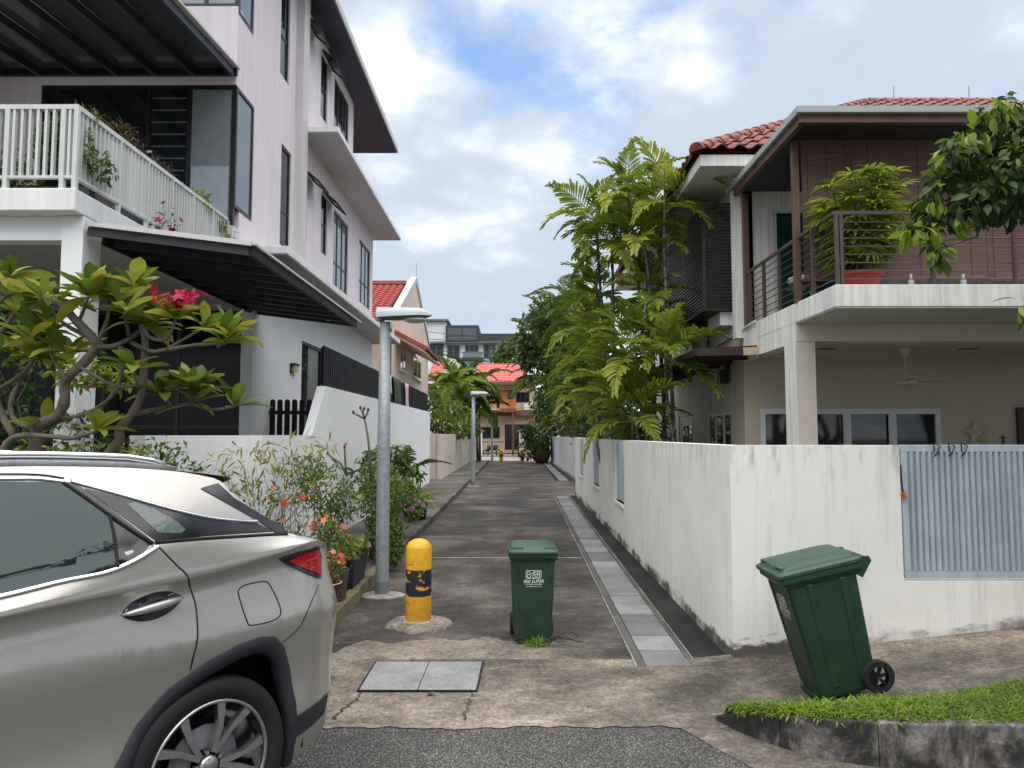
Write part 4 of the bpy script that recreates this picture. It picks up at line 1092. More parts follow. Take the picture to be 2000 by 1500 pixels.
# cctv camera under it
c = atY(647, 622, 12.85)
cc = MB().tube([c + V3(-.05, -.13, -.02), c + V3(.03, .06, .01)], 0.045, 12).build('security_camera', 'plastic_white', ph, smooth=True)
MB().tube([c + V3(-.055, -.142, -.022), c + V3(-.05, -.131, -.02)], 0.034, 12).build('lens', 'frame_black', cc)
MB().tube([c + V3(.03, .06, .01), c + V3(.05, .07, .10)], 0.02, 8).build('bracket', 'plastic_white', cc)
# plants on the balcony
def shrub(name, base, blobs, n, shape, size, mat, label, cat='plant', group=None, tone=0.45, stems=6, seed=1, stem_r=0.012, flowers=None, pot=None, droop=0.2, stem_mat='bark'):
    r = np.random.default_rng(seed); t = thing(name, base, label, cat, group)
    fo = np_object('foliage', leaf_cloud(r, blobs, n, shape, size, droop, tone), mat, t)
    fo['kind'] = 'stuff'
    mb = MB(); b0 = Vector(base)
    for i in range(stems):
        bl = blobs[i % len(blobs)]
        tgt = Vector(bl[0]) + Vector(r.normal(size=3)) * 0.35 * min(bl[1])
        mb.tube(twig(r, b0 + Vector((r.normal() * .02, r.normal() * .02, 0)), tgt, 0.02), [stem_r * (1 - .7 * k / 5) for k in range(6)], 5)
    mb.build('stem', stem_mat, t, smooth=True)
    if flowers:
        fm, fn, fsz = flowers; sh = leaf_shape(1.0, 0.75, 2, 0.6, 0.3, 0.55, 0.25, 0.2)
        pr = []
        for i in range(fn):
            bl = blobs[int(r.integers(len(blobs)))]; p, d = blob(r, 1, bl[0], np.array(bl[1]) * 1.02, 0.97)
            k = 5; dirs = np.array([[math.cos(q), math.sin(q), 0.25] for q in np.linspace(0, 2 * PI, k, endpoint=False) + r.random()])
            nrm = d[0] + np.array([0, -0.7, 0.3]); nrm /= np.linalg.norm(nrm)
            x = np.cross(nrm, [0.1, 0.2, 1.0]); x /= np.linalg.norm(x); y = np.cross(nrm, x)
            dd = dirs[:, :1] * x + dirs[:, 1:2] * y + dirs[:, 2:] * nrm
            pr.append(scatter(sh, np.repeat(p, k, 0) + nrm * 0.01, dd, np.tile(nrm, (k, 1)), np.full(k, fsz * (0.7 + 0.6 * r.random())), np.clip(np.full(k, r.random()), 0, 1)))
        stuff(np_object('flower', pr, fm, t))
    return t
L_SMALL = leaf_shape(1.0, 0.5, 2, 0.5, 0.3, 0.45)
L_MED = leaf_shape(1.0, 0.42, 3, 0.6, 0.3, 0.45)
L_THIN = leaf_shape(1.0, 0.14, 3, 0.9, 0.3, 0.35)
L_STRAP = leaf_shape(1.0, 0.10, 4, 1.1, 0.35, 0.3)
zb = 4.36
shrub('climbing_plant', (-4.85, 7.8, zb), [((-4.95, 7.76, 4.95), (.30, .10, .30), 2), ((-4.72, 7.72, 4.85), (.20, .10, .34), 1.4), ((-4.52, 7.85, 4.72), (.10, .25, .14), .8), ((-4.7, 7.8, 5.28), (.2, .12, .06), .4)], 1000, L_SMALL, 0.070, 'leaf_mid', 'leafy green climber twined through the front corner of the white railing', seed=11, flowers=('petal_violet', 5, 0.035))
shrub('climbing_plant', (-5.5, 8.0, zb), [((-5.35, 7.8, 4.55), (.25, .12, .18), 1), ((-5.5, 7.85, 4.7), (.2, .12, .2), 1)], 480, L_SMALL, 0.065, 'leaf_mid', 'low green climber behind the railing at the left picture edge', seed=12, flowers=('cloth_white', 6, 0.02))
shrub('dry_shrub', (-5.0, 9.0, zb), [((-4.95, 8.9, 5.45), (.28, .35, .22), 2), ((-4.80, 9.6, 5.30), (.18, .35, .22), 1.4), ((-5.15, 8.6, 5.5), (.2, .2, .25), 1)], 1100, L_THIN, 0.10, 'leaf_dry', 'brown twiggy half-dead shrub rising above the white railing', seed=13, stems=16, stem_r=0.010, flowers=('petal_violet', 7, 0.045))
shrub('flowering_creeper', (-4.5, 9.1, 4.40), [((-4.46, 9.1, 4.42), (.06, .25, .18), 1), ((-4.46, 9.4, 4.62), (.06, .3, .16), 1)], 90, L_SMALL, 0.04, 'leaf_dry', 'thin creeper with red blooms trailing through the side of the railing', seed=14, flowers=('petal_red', 7, 0.05), stems=10, stem_r=.005)
shrub('balcony_shrub', (-4.75, 10.9, zb), [((-4.72, 10.8, 5.28), (.14, .3, .16), 1), ((-4.68, 11.35, 5.05), (.10, .2, .2), 1)], 260, L_MED, 0.10, 'leaf_lime', 'light green bushy plant showing above the far end of the railing', seed=15)
shrub('spider_plant', (-4.68, 11.65, 4.9), [((-4.68, 11.65, 5.0), (.12, .12, .10), 1)], 40, L_STRAP, 0.24, 'leaf_mid', 'small strap-leaved plant where the railing meets the pink house', seed=16)
shrub('trailing_vine', (-4.45, 11.3, 4.5), [((-4.44, 11.2, 4.66), (.07, .35, .25), 1)], 120, L_SMALL, 0.05, 'leaf_lime', 'pale yellow-green vine hanging outside the far end of the railing', seed=17, stems=9, stem_r=.005)
for x, lb in ((-5.25, 'wide dark red bowl pot on the balcony behind the front railing'),):
    tt = thing('plant_pot', (x, 8.0, zb), lb, 'pot')
    MB().lathe([(.16, 0), (.22, .03), (.25, .12), (.23, .12), (.20, .05), (0, .05)], (x, 8.0, zb + .002), 20).build('bowl', 'pot_brown', tt, smooth=True)
    MB().lathe([(.225, .10), (0, .105)], (x, 8.0, zb), 20).build('soil', 'soil', tt)

# ================================================================== PEACH HOUSE BEHIND
pe = thing('house', (-8, 33, 0), 'peach house with a steep red tiled gable behind the lamp head', 'house')
YP, YQ = 26.9, 38.5
gab = [(YP, 0), (YQ, 0), (YQ, 6.5), (33.4, 8.75), (YP, 5.75)]
MB().prism([(XF, y, z) for y, z in gab], (-0.25, 0, 0)).build('gable_wall', 'peach_wall', pe)
MB().box(-14, XF - 0.001, YP, YP + 0.25, 0, 5.7).build('front_wall', 'peach_wall', pe)
MB().prism([(XF + 0.05, YP - 0.2, 5.72), (XF + .05, YP - .2, 5.95), (XF + .05, 33.35, 9.05), (XF + .05, 33.45, 9.05), (XF + .05, YQ + .2, 6.75), (XF + .05, YQ + .2, 6.5), (XF + .05, 33.4, 8.74)], (-0.28, 0, 0)).build('parapet', 'patchy_wall', pe)
def roof_tiles(mb, A, U, S, w, slen, pitch_u, pitch_s, amp, step, hip=0.0):
    """wavy pantile sheet: A lower corner, U along eave, S up the slope"""
    A, U, S = Vector(A), Vector(U).normalized(), Vector(S).normalized(); Nn = U.cross(S)
    if Nn.z < 0: Nn = -Nn
    nu = int(w / pitch_u) * 6; nr = int(slen / pitch_s)
    for r in range(nr):
        us = [i * w / nu for i in range(nu + 1) if i * w / nu >= hip * (r + .5) * pitch_s]
        if len(us) < 2: continue
        for (s0, s1, h0, h1) in ((r * pitch_s, (r + 1) * pitch_s + pitch_s * .1, step, 0.0),):
            mb.grid(lambda u, v: A + U * u + S * (s0 + (s1 - s0) * v) + Nn * (h0 + (h1 - h0) * v + amp * abs(math.sin(PI * u / pitch_u)) ** 0.8), us, [0, 1])
        mb.grid(lambda u, v: A + U * u + S * (r * pitch_s) + Nn * ((step + amp * abs(math.sin(PI * u / pitch_u)) ** 0.8) * v), us, [0, 1])
mb = MB(); roof_tiles(mb, (-9.2, YP - 0.3, 5.72), U_X, V3(0, 33.4 - YP + .3, 3.0), 4.3, 7.15, 0.30, 0.33, 0.06, 0.05)
mo = mb.build('tiled_roof', 'red_tile', pe, smooth=False); stuff(mo)
MB().box(-14, -4.95, 33.3, 33.5, 8.70, 8.86).build('ridge', 'red_tile', mo)
MB().add([(-14, 33.5, 8.7), (XF - .3, 33.5, 8.7), (XF - .3, YQ + .3, 6.4), (-14, YQ + .3, 6.4)], [(0, 1, 2, 3)]).build('rear_slope', 'red_tile', mo)
# little tiled hood over its side windows
for (ya, yb_, zo) in ((27.6, 30.6, 0.0), (30.4, 33.6, 0.0)):
    hd = MB(); hd.prism([(XF, ya, 5.62), (XF, yb_, 5.62), (-3.38, yb_, 5.02), (-3.38, ya, 5.02)], (0, 0, -0.10))
    ho = hd.build('window_hood', 'peach_wall', pe)
    mb = MB(); roof_tiles(mb, (-3.30, yb_ if False else ya, 5.03), U_Y, V3(-1.2, 0, 0.6), yb_ - ya, 1.36, 0.30, 0.34, 0.05, 0.05)
    stuff(mb.build('tiles', 'red_tile', ho))
    MB().beam((-3.28, ya - .02, 5.06), (XF, ya - .02, 5.70), 0.06, 0.14).build('verge_board', 'red_tile', ho)
def pwin(x0, x1, yt, yb):
    a, b = atX(x0, (yt + yb) / 2, XF), atX(x1, (yt + yb) / 2, XF)
    return window(pe, (XF + .03, a.y, atX(x0, yb, XF).z), U_Y, U_Z, U_X, b.y - a.y, atX(x0, yt, XF).z - atX(x0, yb, XF).z, 0.09, (0.5,), (), 'plastic_white', 'glass_dark', sill='plastic_white')
pwin(779, 791, 682, 722); pwin(805, 821, 692, 736)
MB().tube([(XF + .02, 33.4, 9.0), (XF + .02, 33.4, 9.7)], 0.015, 5).build('lightning_rod', 'galvanised', pe)
# ================================================================== WHITE HOUSE ON THE RIGHT
XS, YH = 3.80, 12.16            # alley face, street face
rh = thing('house', (8, 16, 0), 'two-storey cream house with red tiled hip roof, balcony and open carport', 'house')
N_Y, N_X = V3(0, -1, 0), V3(-1, 0, 0)
# side wall with openings (faces -X)
def rwin(x0, x1, yt):
    a, b = atX(x0, 840, XS), atX(x1, 840, XS)      # x1 is nearer
    return b.y, a.y, atX((x0 + x1) / 2, yt, XS).z
W1, W2, W3 = rwin(1380, 1427, 806), rwin(1326, 1352, 812), rwin(1303, 1321, 817)
mb = MB()
wall_with_holes(mb, (XS, YH, 0.0), U_Y, U_Z, N_X, 21.5 - YH, 3.5, 0.2, [(a - YH, b - YH, 0.35 if i != 1 else 0.2, z) for i, (a, b, z) in enumerate((W1, W2, W3))])
mb.build('side_wall', 'cream_wall', rh)
MB().box(XS, XS + 0.2, YH, 21.5, 3.502, 6.38).build('upper_side_wall', 'weathered_white', rh)
window(rh, (XS + 0.06, W1[0], 0.35), U_Y, U_Z, N_X, W1[1] - W1[0], W1[2] - .35, 0.05, (0.34, 0.67), (), 'frame_white', 'glass_dark')
dd = window(rh, (XS + 0.06, W2[0], 0.2), U_Y, U_Z, N_X, W2[1] - W2[0], W2[2] - .2, 0.10, (), (), 'frame_white', 'frame_white', name='side_door')
for k in range(3): MB().box(XS + .03, XS + .045, W2[0] + .18 + k * (W2[1] - W2[0] - .3) / 3, W2[0] + .18 + (k + .55) * (W2[1] - W2[0] - .3) / 3, .9, W2[2] - .22).build('pane', 'glass_dark', dd)
window(rh, (XS + 0.06, W3[0], 0.35), U_Y, U_Z, N_X, W3[1] - W3[0], W3[2] - .35, 0.06, (0.5,), (), 'frame_white', 'glass_dark')
# street wall at the back of the carport
wx = [atY(px, 835, YH).x for px in (1485, 1840)]; wzt = atY(1700, 798, YH).z
mb = MB(); wall_with_holes(mb, (XS + .2, YH, 0), U_X, U_Z, N_Y, 8.2, 3.10, 0.2, [(wx[0] - XS - .2, wx[1] - XS - .2, 0.2, wzt)])
mb.box(XS + 8.4, 16, YH, YH + .2, 0, 3.1).box(XS + .002, XS + .198, YH - .001, YH + .199, 0, 3.1)
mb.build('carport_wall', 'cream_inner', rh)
cx = [(atY(px, 835, YH).x - wx[0]) / (wx[1] - wx[0]) for px in (1572, 1658, 1747)]
sl = window(rh, (wx[0], YH + .06, .2), U_X, U_Z, N_Y, wx[1] - wx[0], wzt - .2, 0.09, cx, (), 'frame_white', 'glass_dark', name='sliding_door', depth=.08)
for c in cx: MB().box(wx[0] + c * (wx[1] - wx[0]) - .085, wx[0] + c * (wx[1] - wx[0]) - .05, YH + .0, YH + .03, .3, wzt - .09).build('stile', 'frame_white', sl)
xd0 = atY(1984, 830, YH).x
pdr = MB(); frame_rect(pdr, V3(xd0, YH - .01, .15), U_X, U_Z, N_Y, 1.0, atY(1990, 796, YH).z - .15, .09, .06)
fd = pdr.build('front_door', 'wood_dark', rh)
MB().box(xd0 + .09, xd0 + .91, YH - .03, YH - .012, .2, 2.1).build('leaf', 'brown_paint', fd)
MB().box(XS + .21, 16, 9.9, YH - .002, 3.10, 3.16).build('carport_ceiling', 'carport_grey', rh)
for px in (1615, 1893):
    p = atY(px, 679, 11.0); MB().box(p.x - .12, p.x + .12, 10.95, 11.10, 3.085, 3.102).build('vent', 'far_grey', rh)
# balcony slab, beams, column
YS = 8.63
MB().box(XS, 16, YS, YH - .003, 3.315, 3.58).build('balcony_slab', 'weathered_white', rh, bevel=.01)
MB().box(XS + .012, 15.98, YS + .012, 9.87, 3.300, 3.313).build('balcony_soffit', 'carport_grey', rh)
MB().box(XS + .005, 16, 9.88, 10.30, 3.06, 3.299).build('front_beam', 'column_pink', rh)
MB().box(XS + .001, XS + .24, 10.302, 11.45, 3.05, 3.312).build('side_beam', 'weathered_white', rh)
MB().box(XS + .008, XS + .26, 9.885, 10.29, 0, 3.058).build('column', 'column_pink', rh, bevel=.006)
MB().box(XS - .006, XS + .006, 9.884, 10.30, 0, 3.31).build('column_facing', 'weathered_white', rh)
MB().box(XS - .004, XS + .01, 11.452, YH + .05, 3.0, 3.55).build('beam_end', 'weathered_white', rh)
MB().tube([(XS - .03, 11.45, 3.58), (XS - .03, 14.5, 3.42), (XS - .03, 15.5, 3.40)], .02, 6).build('pipe', 'weathered_white', rh)
# dark awning over the side windows
ao = MB().prism([(2.86, 11.44, 3.12), (XS - .01, 11.44, 3.17), (XS - .01, 17.2, 3.20), (2.86, 17.2, 3.15)], (0, 0, .03)).build('side_awning', 'wood_dark', rh)
MB().beam((2.84, 11.42, 3.09), (3.55, 11.42, 3.10), .05, .12).build('fascia', 'wood_dark', ao)
MB().beam((3.56, 11.42, 3.10), (XS + .02, 11.42, 3.11), .05, .12).build('fascia_end', 'cream_glaze', ao)
MB().beam((2.84, 11.45, 3.09), (2.84, 17.2, 3.12), .05, .10).build('edge_beam', 'wood_dark', ao)
for k in range(7): MB().box(2.9, XS - .02, 11.9 + k * .8, 11.95 + k * .8, 3.02, 3.10).build('batten', 'wood_dark', ao)
p = atX(1425, 725, XS)
sp = MB().box(XS - .20, XS - .05, p.y - .10, p.y + .10, p.z - .22, p.z + .02).box(XS - .08, XS, p.y - .03, p.y + .03, p.z + .02, p.z + .2).build('wall_speaker', 'frame_black', rh)
# upper street wall with balcony door
ux = [atY(px, 500, YH).x for px in (1512, 1556)]; uzt = atY(1530, 408, YH).z
mb = MB(); wall_with_holes(mb, (XS, YH, 3.582), U_X, U_Z, N_Y, 8, 2.8, .2, [(ux[0] - XS, ux[1] - XS + .9, 0.02, uzt - 3.582)])
mb.build('upper_street_wall', 'weathered_white', rh)
window(rh, (ux[0], YH + .05, 3.6), U_X, U_Z, N_Y, ux[1] - ux[0] + .9, uzt - 3.6, .06, (0.5,), (), 'frame_white', 'glass_teal', name='balcony_door')
MB().box(XS - .13, XS + .035, YH - .06, YH + .12, 3.4, 6.30).build('corner_pilaster', 'weathered_white', rh)
# canopy over the balcony
CZ, CY, CX = 5.80, 9.20, 3.66
cb = MB().box(CX, 16, CY, CY + .07, CZ, CZ + .13); cb.box(CX, CX + .07, CY + .072, YH - .1, CZ - .02, CZ + .12)
co = cb.build('balcony_canopy', 'brown_paint', rh)
MB().box(CX - .05, 16, CY - .06, CY - .002, CZ + .11, CZ + .19).box(CX - .05, CX - .002, CY - .001, YH + .2, CZ + .10, CZ + .19).build('gutter', 'gutter_green', co)
MB().box(CX + .002, 16, CY + .0, YH - .05, CZ + .135, CZ + .17).build('canopy_sheet', 'gutter_green', co)
for k in range(22):
    y = CY + .08 + k * .122
    if y < YH - .15: MB().box(CX + .08, 15.9, y, y + .112, CZ + .02, CZ + .04).build('ceiling_board', 'ceiling_wood', co)
for (x, y, w) in ((XS + .02, 9.82, .085), (XS + .04, YH - .12, .09)):
    MB().box(x - w / 2, x + w / 2, y - w / 2, y + w / 2, 3.58, CZ + .0).build('canopy_post', 'brown_paint', co, bevel=.005)
MB().box(XS + .10, 15.8, 9.80, 9.86, CZ - .02, CZ + .015).build('head_rail', 'brown_paint', co)
# railing
rb = MB(); RT = 4.46
rb.box(XS + .02, 15.8, YS + .05, YS + .09, RT - .02, RT + .02); rb.box(XS + .02, XS + .06, YS + .092, YH - .1, RT - .02, RT + .02)
rr = rb.build('balcony_railing', 'rail_brown', rh)
for k in range(8):
    z = 3.66 + k * .0985
    MB().tube([(XS + .04, YS + .07, z), (15.8, YS + .07, z)], .0075, 6).build('rod', 'rail_brown', rr)
    MB().tube([(XS + .04, YS + .09, z), (XS + .04, YH - .1, z)], .0075, 6).build('rod', 'rail_brown', rr)
for y in (9.35, 10.55, 11.2, 11.85): use(piece('post', 'rail_brown', (.045, .045, .88)), 'post', rr, (XS + .04, y, 4.01))
for x in (XS + .06, XS + .115, 5.0, 5.98, 6.9, 7.8, 8.7): use(piece('post', 'rail_brown', (.04, .04, .88)), 'post', rr, (x, YS + .07, 4.01))
# roll-down bamboo blinds: every slat row is real, one blind per bay
bx = [XS + .13, 4.62, 6.42, 7.15, 8.9, 10.6]
for i, (a, b) in enumerate(zip(bx, bx[1:])):
    t = thing('bamboo_blind', (a, 9.89, 3.9), ('first narrow', 'second', 'third narrow', 'fourth', 'fifth')[i] + ' dark red bamboo blind counted from the corner post of the balcony', 'blind', 'blinds along the balcony')
    mb = MB(); z = CZ - .015; r = random.Random(i); zl = 3.93 + (.02 if i % 2 else .0)
    while z > zl:
        j = r.uniform(-.002, .002); mb.box(a + .006, b - .006, 9.88 + j, 9.888 + j, z - .0115, z - .0015); z -= .0135
    stuff(mb.build('slat', 'bamboo', t))
    cd = MB()
    for q in (.12, .5, .88): cd.tube([(a + (b - a) * q, 9.872, CZ - .03), (a + (b - a) * q, 9.870, zl - .01)], .004, 4)
    cd.build('cord', 'wood_dark', t)
    MB().tube([(a + .006, 9.89, zl - .02), (b - .006, 9.89, zl - .02)], .026, 8).build('roll', 'bamboo', t)
# louvred screen on the alley side
ls = thing('louvre_screen', (3.5, 12.5, 3.9), 'dark brown louvred box screen projecting from the side of the cream house', 'screen')
LY0, LY1, LX0, LX1, LZ0, LZ1 = 12.5, 18.0, 3.25, XS - .005, 3.93, 5.80
fr_ = MB()
for (x, y) in ((LX0, LY0), (LX1 - .04, LY0), (LX0, LY1 - .04)): fr_.box(x, x + .04, y, y + .04, LZ0, LZ1)
for z in (LZ0, LZ1 - .035):
    fr_.box(LX0 + .041, LX1 - .041, LY0 + .003, LY0 + .037, z, z + .035); fr_.box(LX0 + .003, LX0 + .037, LY0 + .041, LY1 - .041, z, z + .035)
for y in (13.9, 15.3, 16.7): fr_.box(LX0 + .002, LX0 + .034, y, y + .035, LZ0 + .036, LZ1 - .036)
fr_.build('frame', 'louver_brown', ls)
k = 0; z = LZ0 + .06
while z < LZ1 - .04:
    use(piece('slat', 'louver_brown', (LX1 - LX0 - .075, .03, .034)), 'slat', ls, ((LX0 + LX1) / 2, LY0 + .02, z), (.5, 0, 0))
    use(piece('slat', 'louver_brown', (.03, LY1 - LY0 - .08, .034)), 'slat', ls, (LX0 + .02, (LY0 + LY1) / 2, z), (0, .5, 0))
    z += .058
MB().box(LX0 + .045, LX1 - .01, LY0 + .045, LY1 - .045, LZ0 + .002, LZ0 + .02).build('floor_plate', 'frame_black', ls)
MB().box(XS - .25, XS - .01, LY0 + .1, LY0 + .9, LZ0 - .24, LZ0 - .01).build('bracket', 'weathered_white', ls)
aca = thing('air_conditioner', (XS - .25, 14.6, 3.4), 'grey air conditioner unit tucked below the louvred screen', 'air conditioner')
MB().box(XS - .36, XS - .06, 14.2, 15.0, 3.42, 3.86).build('casing', 'pale_block', aca, bevel=.02)
MB().lathe([(.16, 0), (.16, .012), (.13, .014), (0, .014)], (0, 0, 0), 20, Matrix.Rotation(-PI / 2, 3, 'Y')).build('grille', 'far_grey', aca, loc=(0, 0, 0)).location = Vector((XS - .362, 14.6, 3.64)) - Vector((XS - .25, 14.6, 3.4))
# --- hip roof with separate tiles where they can be told apart
EX, EY, EZ, SL, RX, RY = 2.95, 11.50, 6.30, 0.605, 8.35, 16.90
RZ = EZ + SL * (RY - EY)
ro = MB()
ro.add([(EX, EY, EZ), (16, EY, EZ), (11.0, RY, RZ), (RX, RY, RZ)], [(0, 1, 2, 3)])
ro.add([(EX, EY, EZ), (RX, RY, RZ), (EX, 21.9, EZ)], [(0, 1, 2)]); ro.add([(EX, 21.9, EZ), (RX, RY, RZ), (11, RY, RZ), (16, 21.9, EZ)], [(0, 1, 2, 3)])
ro.add([(16, EY, EZ), (16, 21.9, EZ), (11, RY, RZ)], [(0, 1, 2)])
roof = ro.build('roof', 'clay_tile', rh)
MB().box(EX + .03, 15.97, EY + .03, EY + .06, EZ - .20, EZ - .02).box(EX + .03, EX + .06, EY + .061, 21.8, EZ - .20, EZ - .02).build('fascia', 'weathered_white', roof)
MB().box(EX + .062, 15.95, EY + .062, 21.8, EZ - .19, EZ - .17).build('soffit', 'pale_block', roof)
PW, PS = .29, .36
S = V3(0, 1, SL).normalized(); NN = V3(0, -SL, 1).normalized()
tm = MB()
us = np.linspace(0, PW, 9)
def barrel(u): return .055 * math.sin(PI * min(1, u / (PW * .62))) if u < PW * .62 else -.012 * math.sin(PI * (u - PW * .62) / (PW * .38))
top = [(u, s, barrel(u) + (.045 if s == 0 else .004)) for s in (0, PS * 1.08) for u in us]
n = len(us)
tv = [V3(u, 0, 0) + S * s + NN * h for u, s, h in top] + [V3(u, 0, 0) + NN * (barrel(u) + .022) for u in us]
tile_me = bpy.data.meshes.new('tile')
tile_me.from_pydata([tuple(v) for v in tv], [], [(i, i + 1, n + i + 1, n + i) for i in range(n - 1)] + [(2 * n + i, 2 * n + i + 1, i + 1, i) for i in range(n - 1)])
tile_me.materials.append(MATS['clay_tile'])
rows = int((RY - EY) / S.y / PS); rest = MB(); cnt = 0
for r in range(rows + 1):
    s = r * PS; y = EY - .05 + S.y * s; z = EZ + .03 + S.z * s
    x = EX + (y - EY) + .02; xe = min(16 - (y - EY), 13.5) if r else 13.5
    while x < xe:
        if (x < 4.9 or r >= rows - 3 and x < 11.2) and cnt < 290:
            use(tile_me, 'tile', roof, (x, y, z)); cnt += 1
        else:
            rest.add([V3(x, y, z) + v for v in tv], [(i, i + 1, n + i + 1, n + i) for i in range(n - 1)] + [(2 * n + i, 2 * n + i + 1, i + 1, i) for i in range(n - 1)])
        x += PW
stuff(rest.build('tiles', 'clay_tile', roof))
mb = MB(); roof_tiles(mb, (EX - .05, EY, EZ + .02), U_Y, V3(1, 0, SL), 9.8, 2.2, PW, PS, .055, .045, .85)
stuff(mb.build('tiles', 'clay_tile', roof))
cap = MB(); prof = [(math.cos(q) * .13, math.sin(q) * .13) for q in np.linspace(0, PI, 8)]
vs = [(a * 1.0, 0, b) for a, b in prof] + [(a * .86, .40, b * .86) for a, b in prof]
cap_me = bpy.data.meshes.new('ridge_tile'); cap_me.from_pydata(vs, [], [(i, i + 1, 9 + i, 8 + i) for i in range(7)] + [tuple(range(8))]); cap_me.materials.append(MATS['clay_tile'])
hip = V3(1, 1, SL); hl = hip.length * (RX - EX); hd = hip.normalized(); q = hd.to_track_quat('Y', 'Z').to_euler()
for k in range(int(hl / .36)): use(cap_me, 'ridge_tile', roof, V3(EX, EY, EZ + .05) + hd * (k * .36 - .08), q)
for k in range(9): use(cap_me, 'ridge_tile', roof, (RX + k * .36, RY, RZ + .04), (0, 0, -PI / 2))
for (px, py) in ((1746, 165), (1893, 166)):
    p = atY(px, 195, RY - .4); MB().tube([p + V3(0, 0, -.3), p + V3(0, 0, .32)], .012, 5).build('lightning_rod', 'galvanised', roof)
# --- things in the carport and on the balcony
fn = thing('ceiling_fan', atY(1770, 745, 10.9), 'pale ceiling fan hanging from the carport ceiling', 'fan')
c = atY(1770, 745, 10.9); top_z = 3.10
MB().lathe([(.085, top_z - c.z - .002), (.085, top_z - c.z - .02), (.028, top_z - c.z - .14), (.012, top_z - c.z - .15), (.012, .12), (.03, .11), (.075, .03), (.075, .02)], c, 20).build('canopy_rod', 'fan_white', fn, smooth=True)
MB().lathe([(.06, .02), (.135, .01), (.14, -.03), (.11, -.05), (0, -.055)], c, 24).build('motor', 'fan_white', fn, smooth=True)
for k in range(3):
    m = Matrix.Rotation(.2 + k * 2 * PI / 3, 3, 'Z'); mb = MB()
    mb.add([c + m @ V3(*p) for p in ((.1, -.05, .012), (.62, -.075, .022), (.64, .06, 0), (.1, .04, 0), (.1, -.05, .018), (.62, -.075, .028), (.64, .06, .006), (.1, .04, .006))], [(0,3,2,1),(4,5,6,7),(0,1,5,4),(1,2,6,5),(2,3,7,6),(3,0,4,7)])
    mb.build('blade', 'fan_white', fn)
sc = atY(1908, 846, YH - .04); st = []
for k in range(10):
    q = PI / 2 + .12 + k * PI / 5; rr_ = .26 if k % 2 == 0 else .10
    st.append(sc + V3(math.cos(q) * rr_, 0, math.sin(q) * rr_))
mb = MB(); mb.add(st + [sc + V3(0, -.09, 0), sc + V3(0, .02, 0)], [(k, (k + 1) % 10, 10) for k in range(10)] + [((k + 1) % 10, k, 11) for k in range(10)])
tag(mb.build('star_ornament', 'fan_white', None, loc=sc), 'large folded five-point star hung on the carport back wall', 'ornament')
cr = atY(1960, 858, YH - .015)
tag(MB().box(cr.x - .012, cr.x + .012, YH - .02, YH - .001, cr.z - .11, cr.z + .07).box(cr.x - .055, cr.x + .055, YH - .021, YH - .0015, cr.z + .012, cr.z + .034).build('wall_cross', 'wood_dark', None, loc=cr), 'small dark cross on the wall beside the carport door', 'cross')
def bottle(p, lb):
    t = thing('water_bottle', p, lb, 'bottle', 'bottles standing on the balcony slab edge')
    MB().lathe([(.03, 0), (.034, .01), (.034, .11), (.014, .15), (.014, .165)], p, 14).build('body', 'bottle_clear', t, smooth=True)
    MB().lathe([(.015, .165), (.015, .185), (0, .186)], p, 12).build('cap', 'plastic_white', t)
bottle(V3(3.98, 8.95, 3.583), 'clear plastic bottle by the corner posts of the right balcony')
bottle(V3(4.86, 8.93, 3.583), 'clear plastic bottle just right of the red balcony pot')
bottle(V3(5.50, 8.93, 3.583), 'clear plastic bottle standing alone below the bamboo blind')
sb = thing('garden_chair', (4.12, 10.6, 3.583), 'dark chair holding a white cushion behind the side railing', 'chair')
MB().box(3.98, 4.36, 10.35, 10.8, 3.93, 3.97).build('seat', 'frame_black', sb); MB().box(4.34, 4.38, 10.35, 10.8, 3.97, 4.35).build('backrest', 'frame_black', sb)
for x, y in ((4.0, 10.37), (4.34, 10.37), (4.0, 10.78), (4.34, 10.78)): MB().box(x - .015, x + .015, y - .015, y + .015, 3.583, 3.93).build('leg', 'frame_black', sb)
cu = MB().lathe([(0, 0), (.17, .01), (.21, .05), (.19, .10), (.08, .14), (0, .145)], (4.17, 10.56, 3.97), 18, squash=(1, .8)).build('cushion', 'cloth_white', None, smooth=True, loc=(4.17, 10.56, 3.97))
tag(cu, 'rounded white cushion on the dark balcony chair', 'cushion')
# pot with a bushy lady palm
pc = V3(4.42, 9.30, 3.583)
pt = thing('plant_pot', pc, 'large red plastic pot on the right balcony', 'pot')
MB().lathe([(.19, 0), (.24, .22), (.275, .23), (.28, .275), (.262, .28), (.235, .23), (0, .22)], pc, 28).build('body', 'pot_red', pt, smooth=False, bevel=.004)
MB().lathe([(.236, .235), (0, .25)], pc, 24).build('soil', 'soil', pt)
lp = thing('lady_palm', pc + V3(0, 0, .24), 'dense yellow-green lady palm growing from the red balcony pot', 'palm')
r = np.random.default_rng(3); mb = MB(); tips = []
for k in range(34):
    a = r.random() * 2 * PI; hgt = .35 + 1.05 * r.random(); sp_ = .10 + .30 * r.random() * (hgt / 1.0) ** .3
    b = pc + V3(math.cos(a) * .12 * r.random(), math.sin(a) * .12 * r.random(), .24); e = b + V3(math.cos(a) * sp_, math.sin(a) * sp_, hgt)
    mb.tube(twig(r, b, e, -.02), .008, 5); tips.append((e, a, hgt))
mb.build('stem', 'bark_green', lp)
fan = []
for k in range(7):
    q = (k - 3) * .42; v, f = leaf_shape(1.0, .17, 3, .9, .25, .5, .25, .2)
    c_, s_ = math.cos(q), math.sin(q); v2 = v.copy(); v2[:, 0] = v[:, 0] * c_ + v[:, 1] * s_; v2[:, 1] = -v[:, 0] * s_ + v[:, 1] * c_
    fan.append((v2, f))
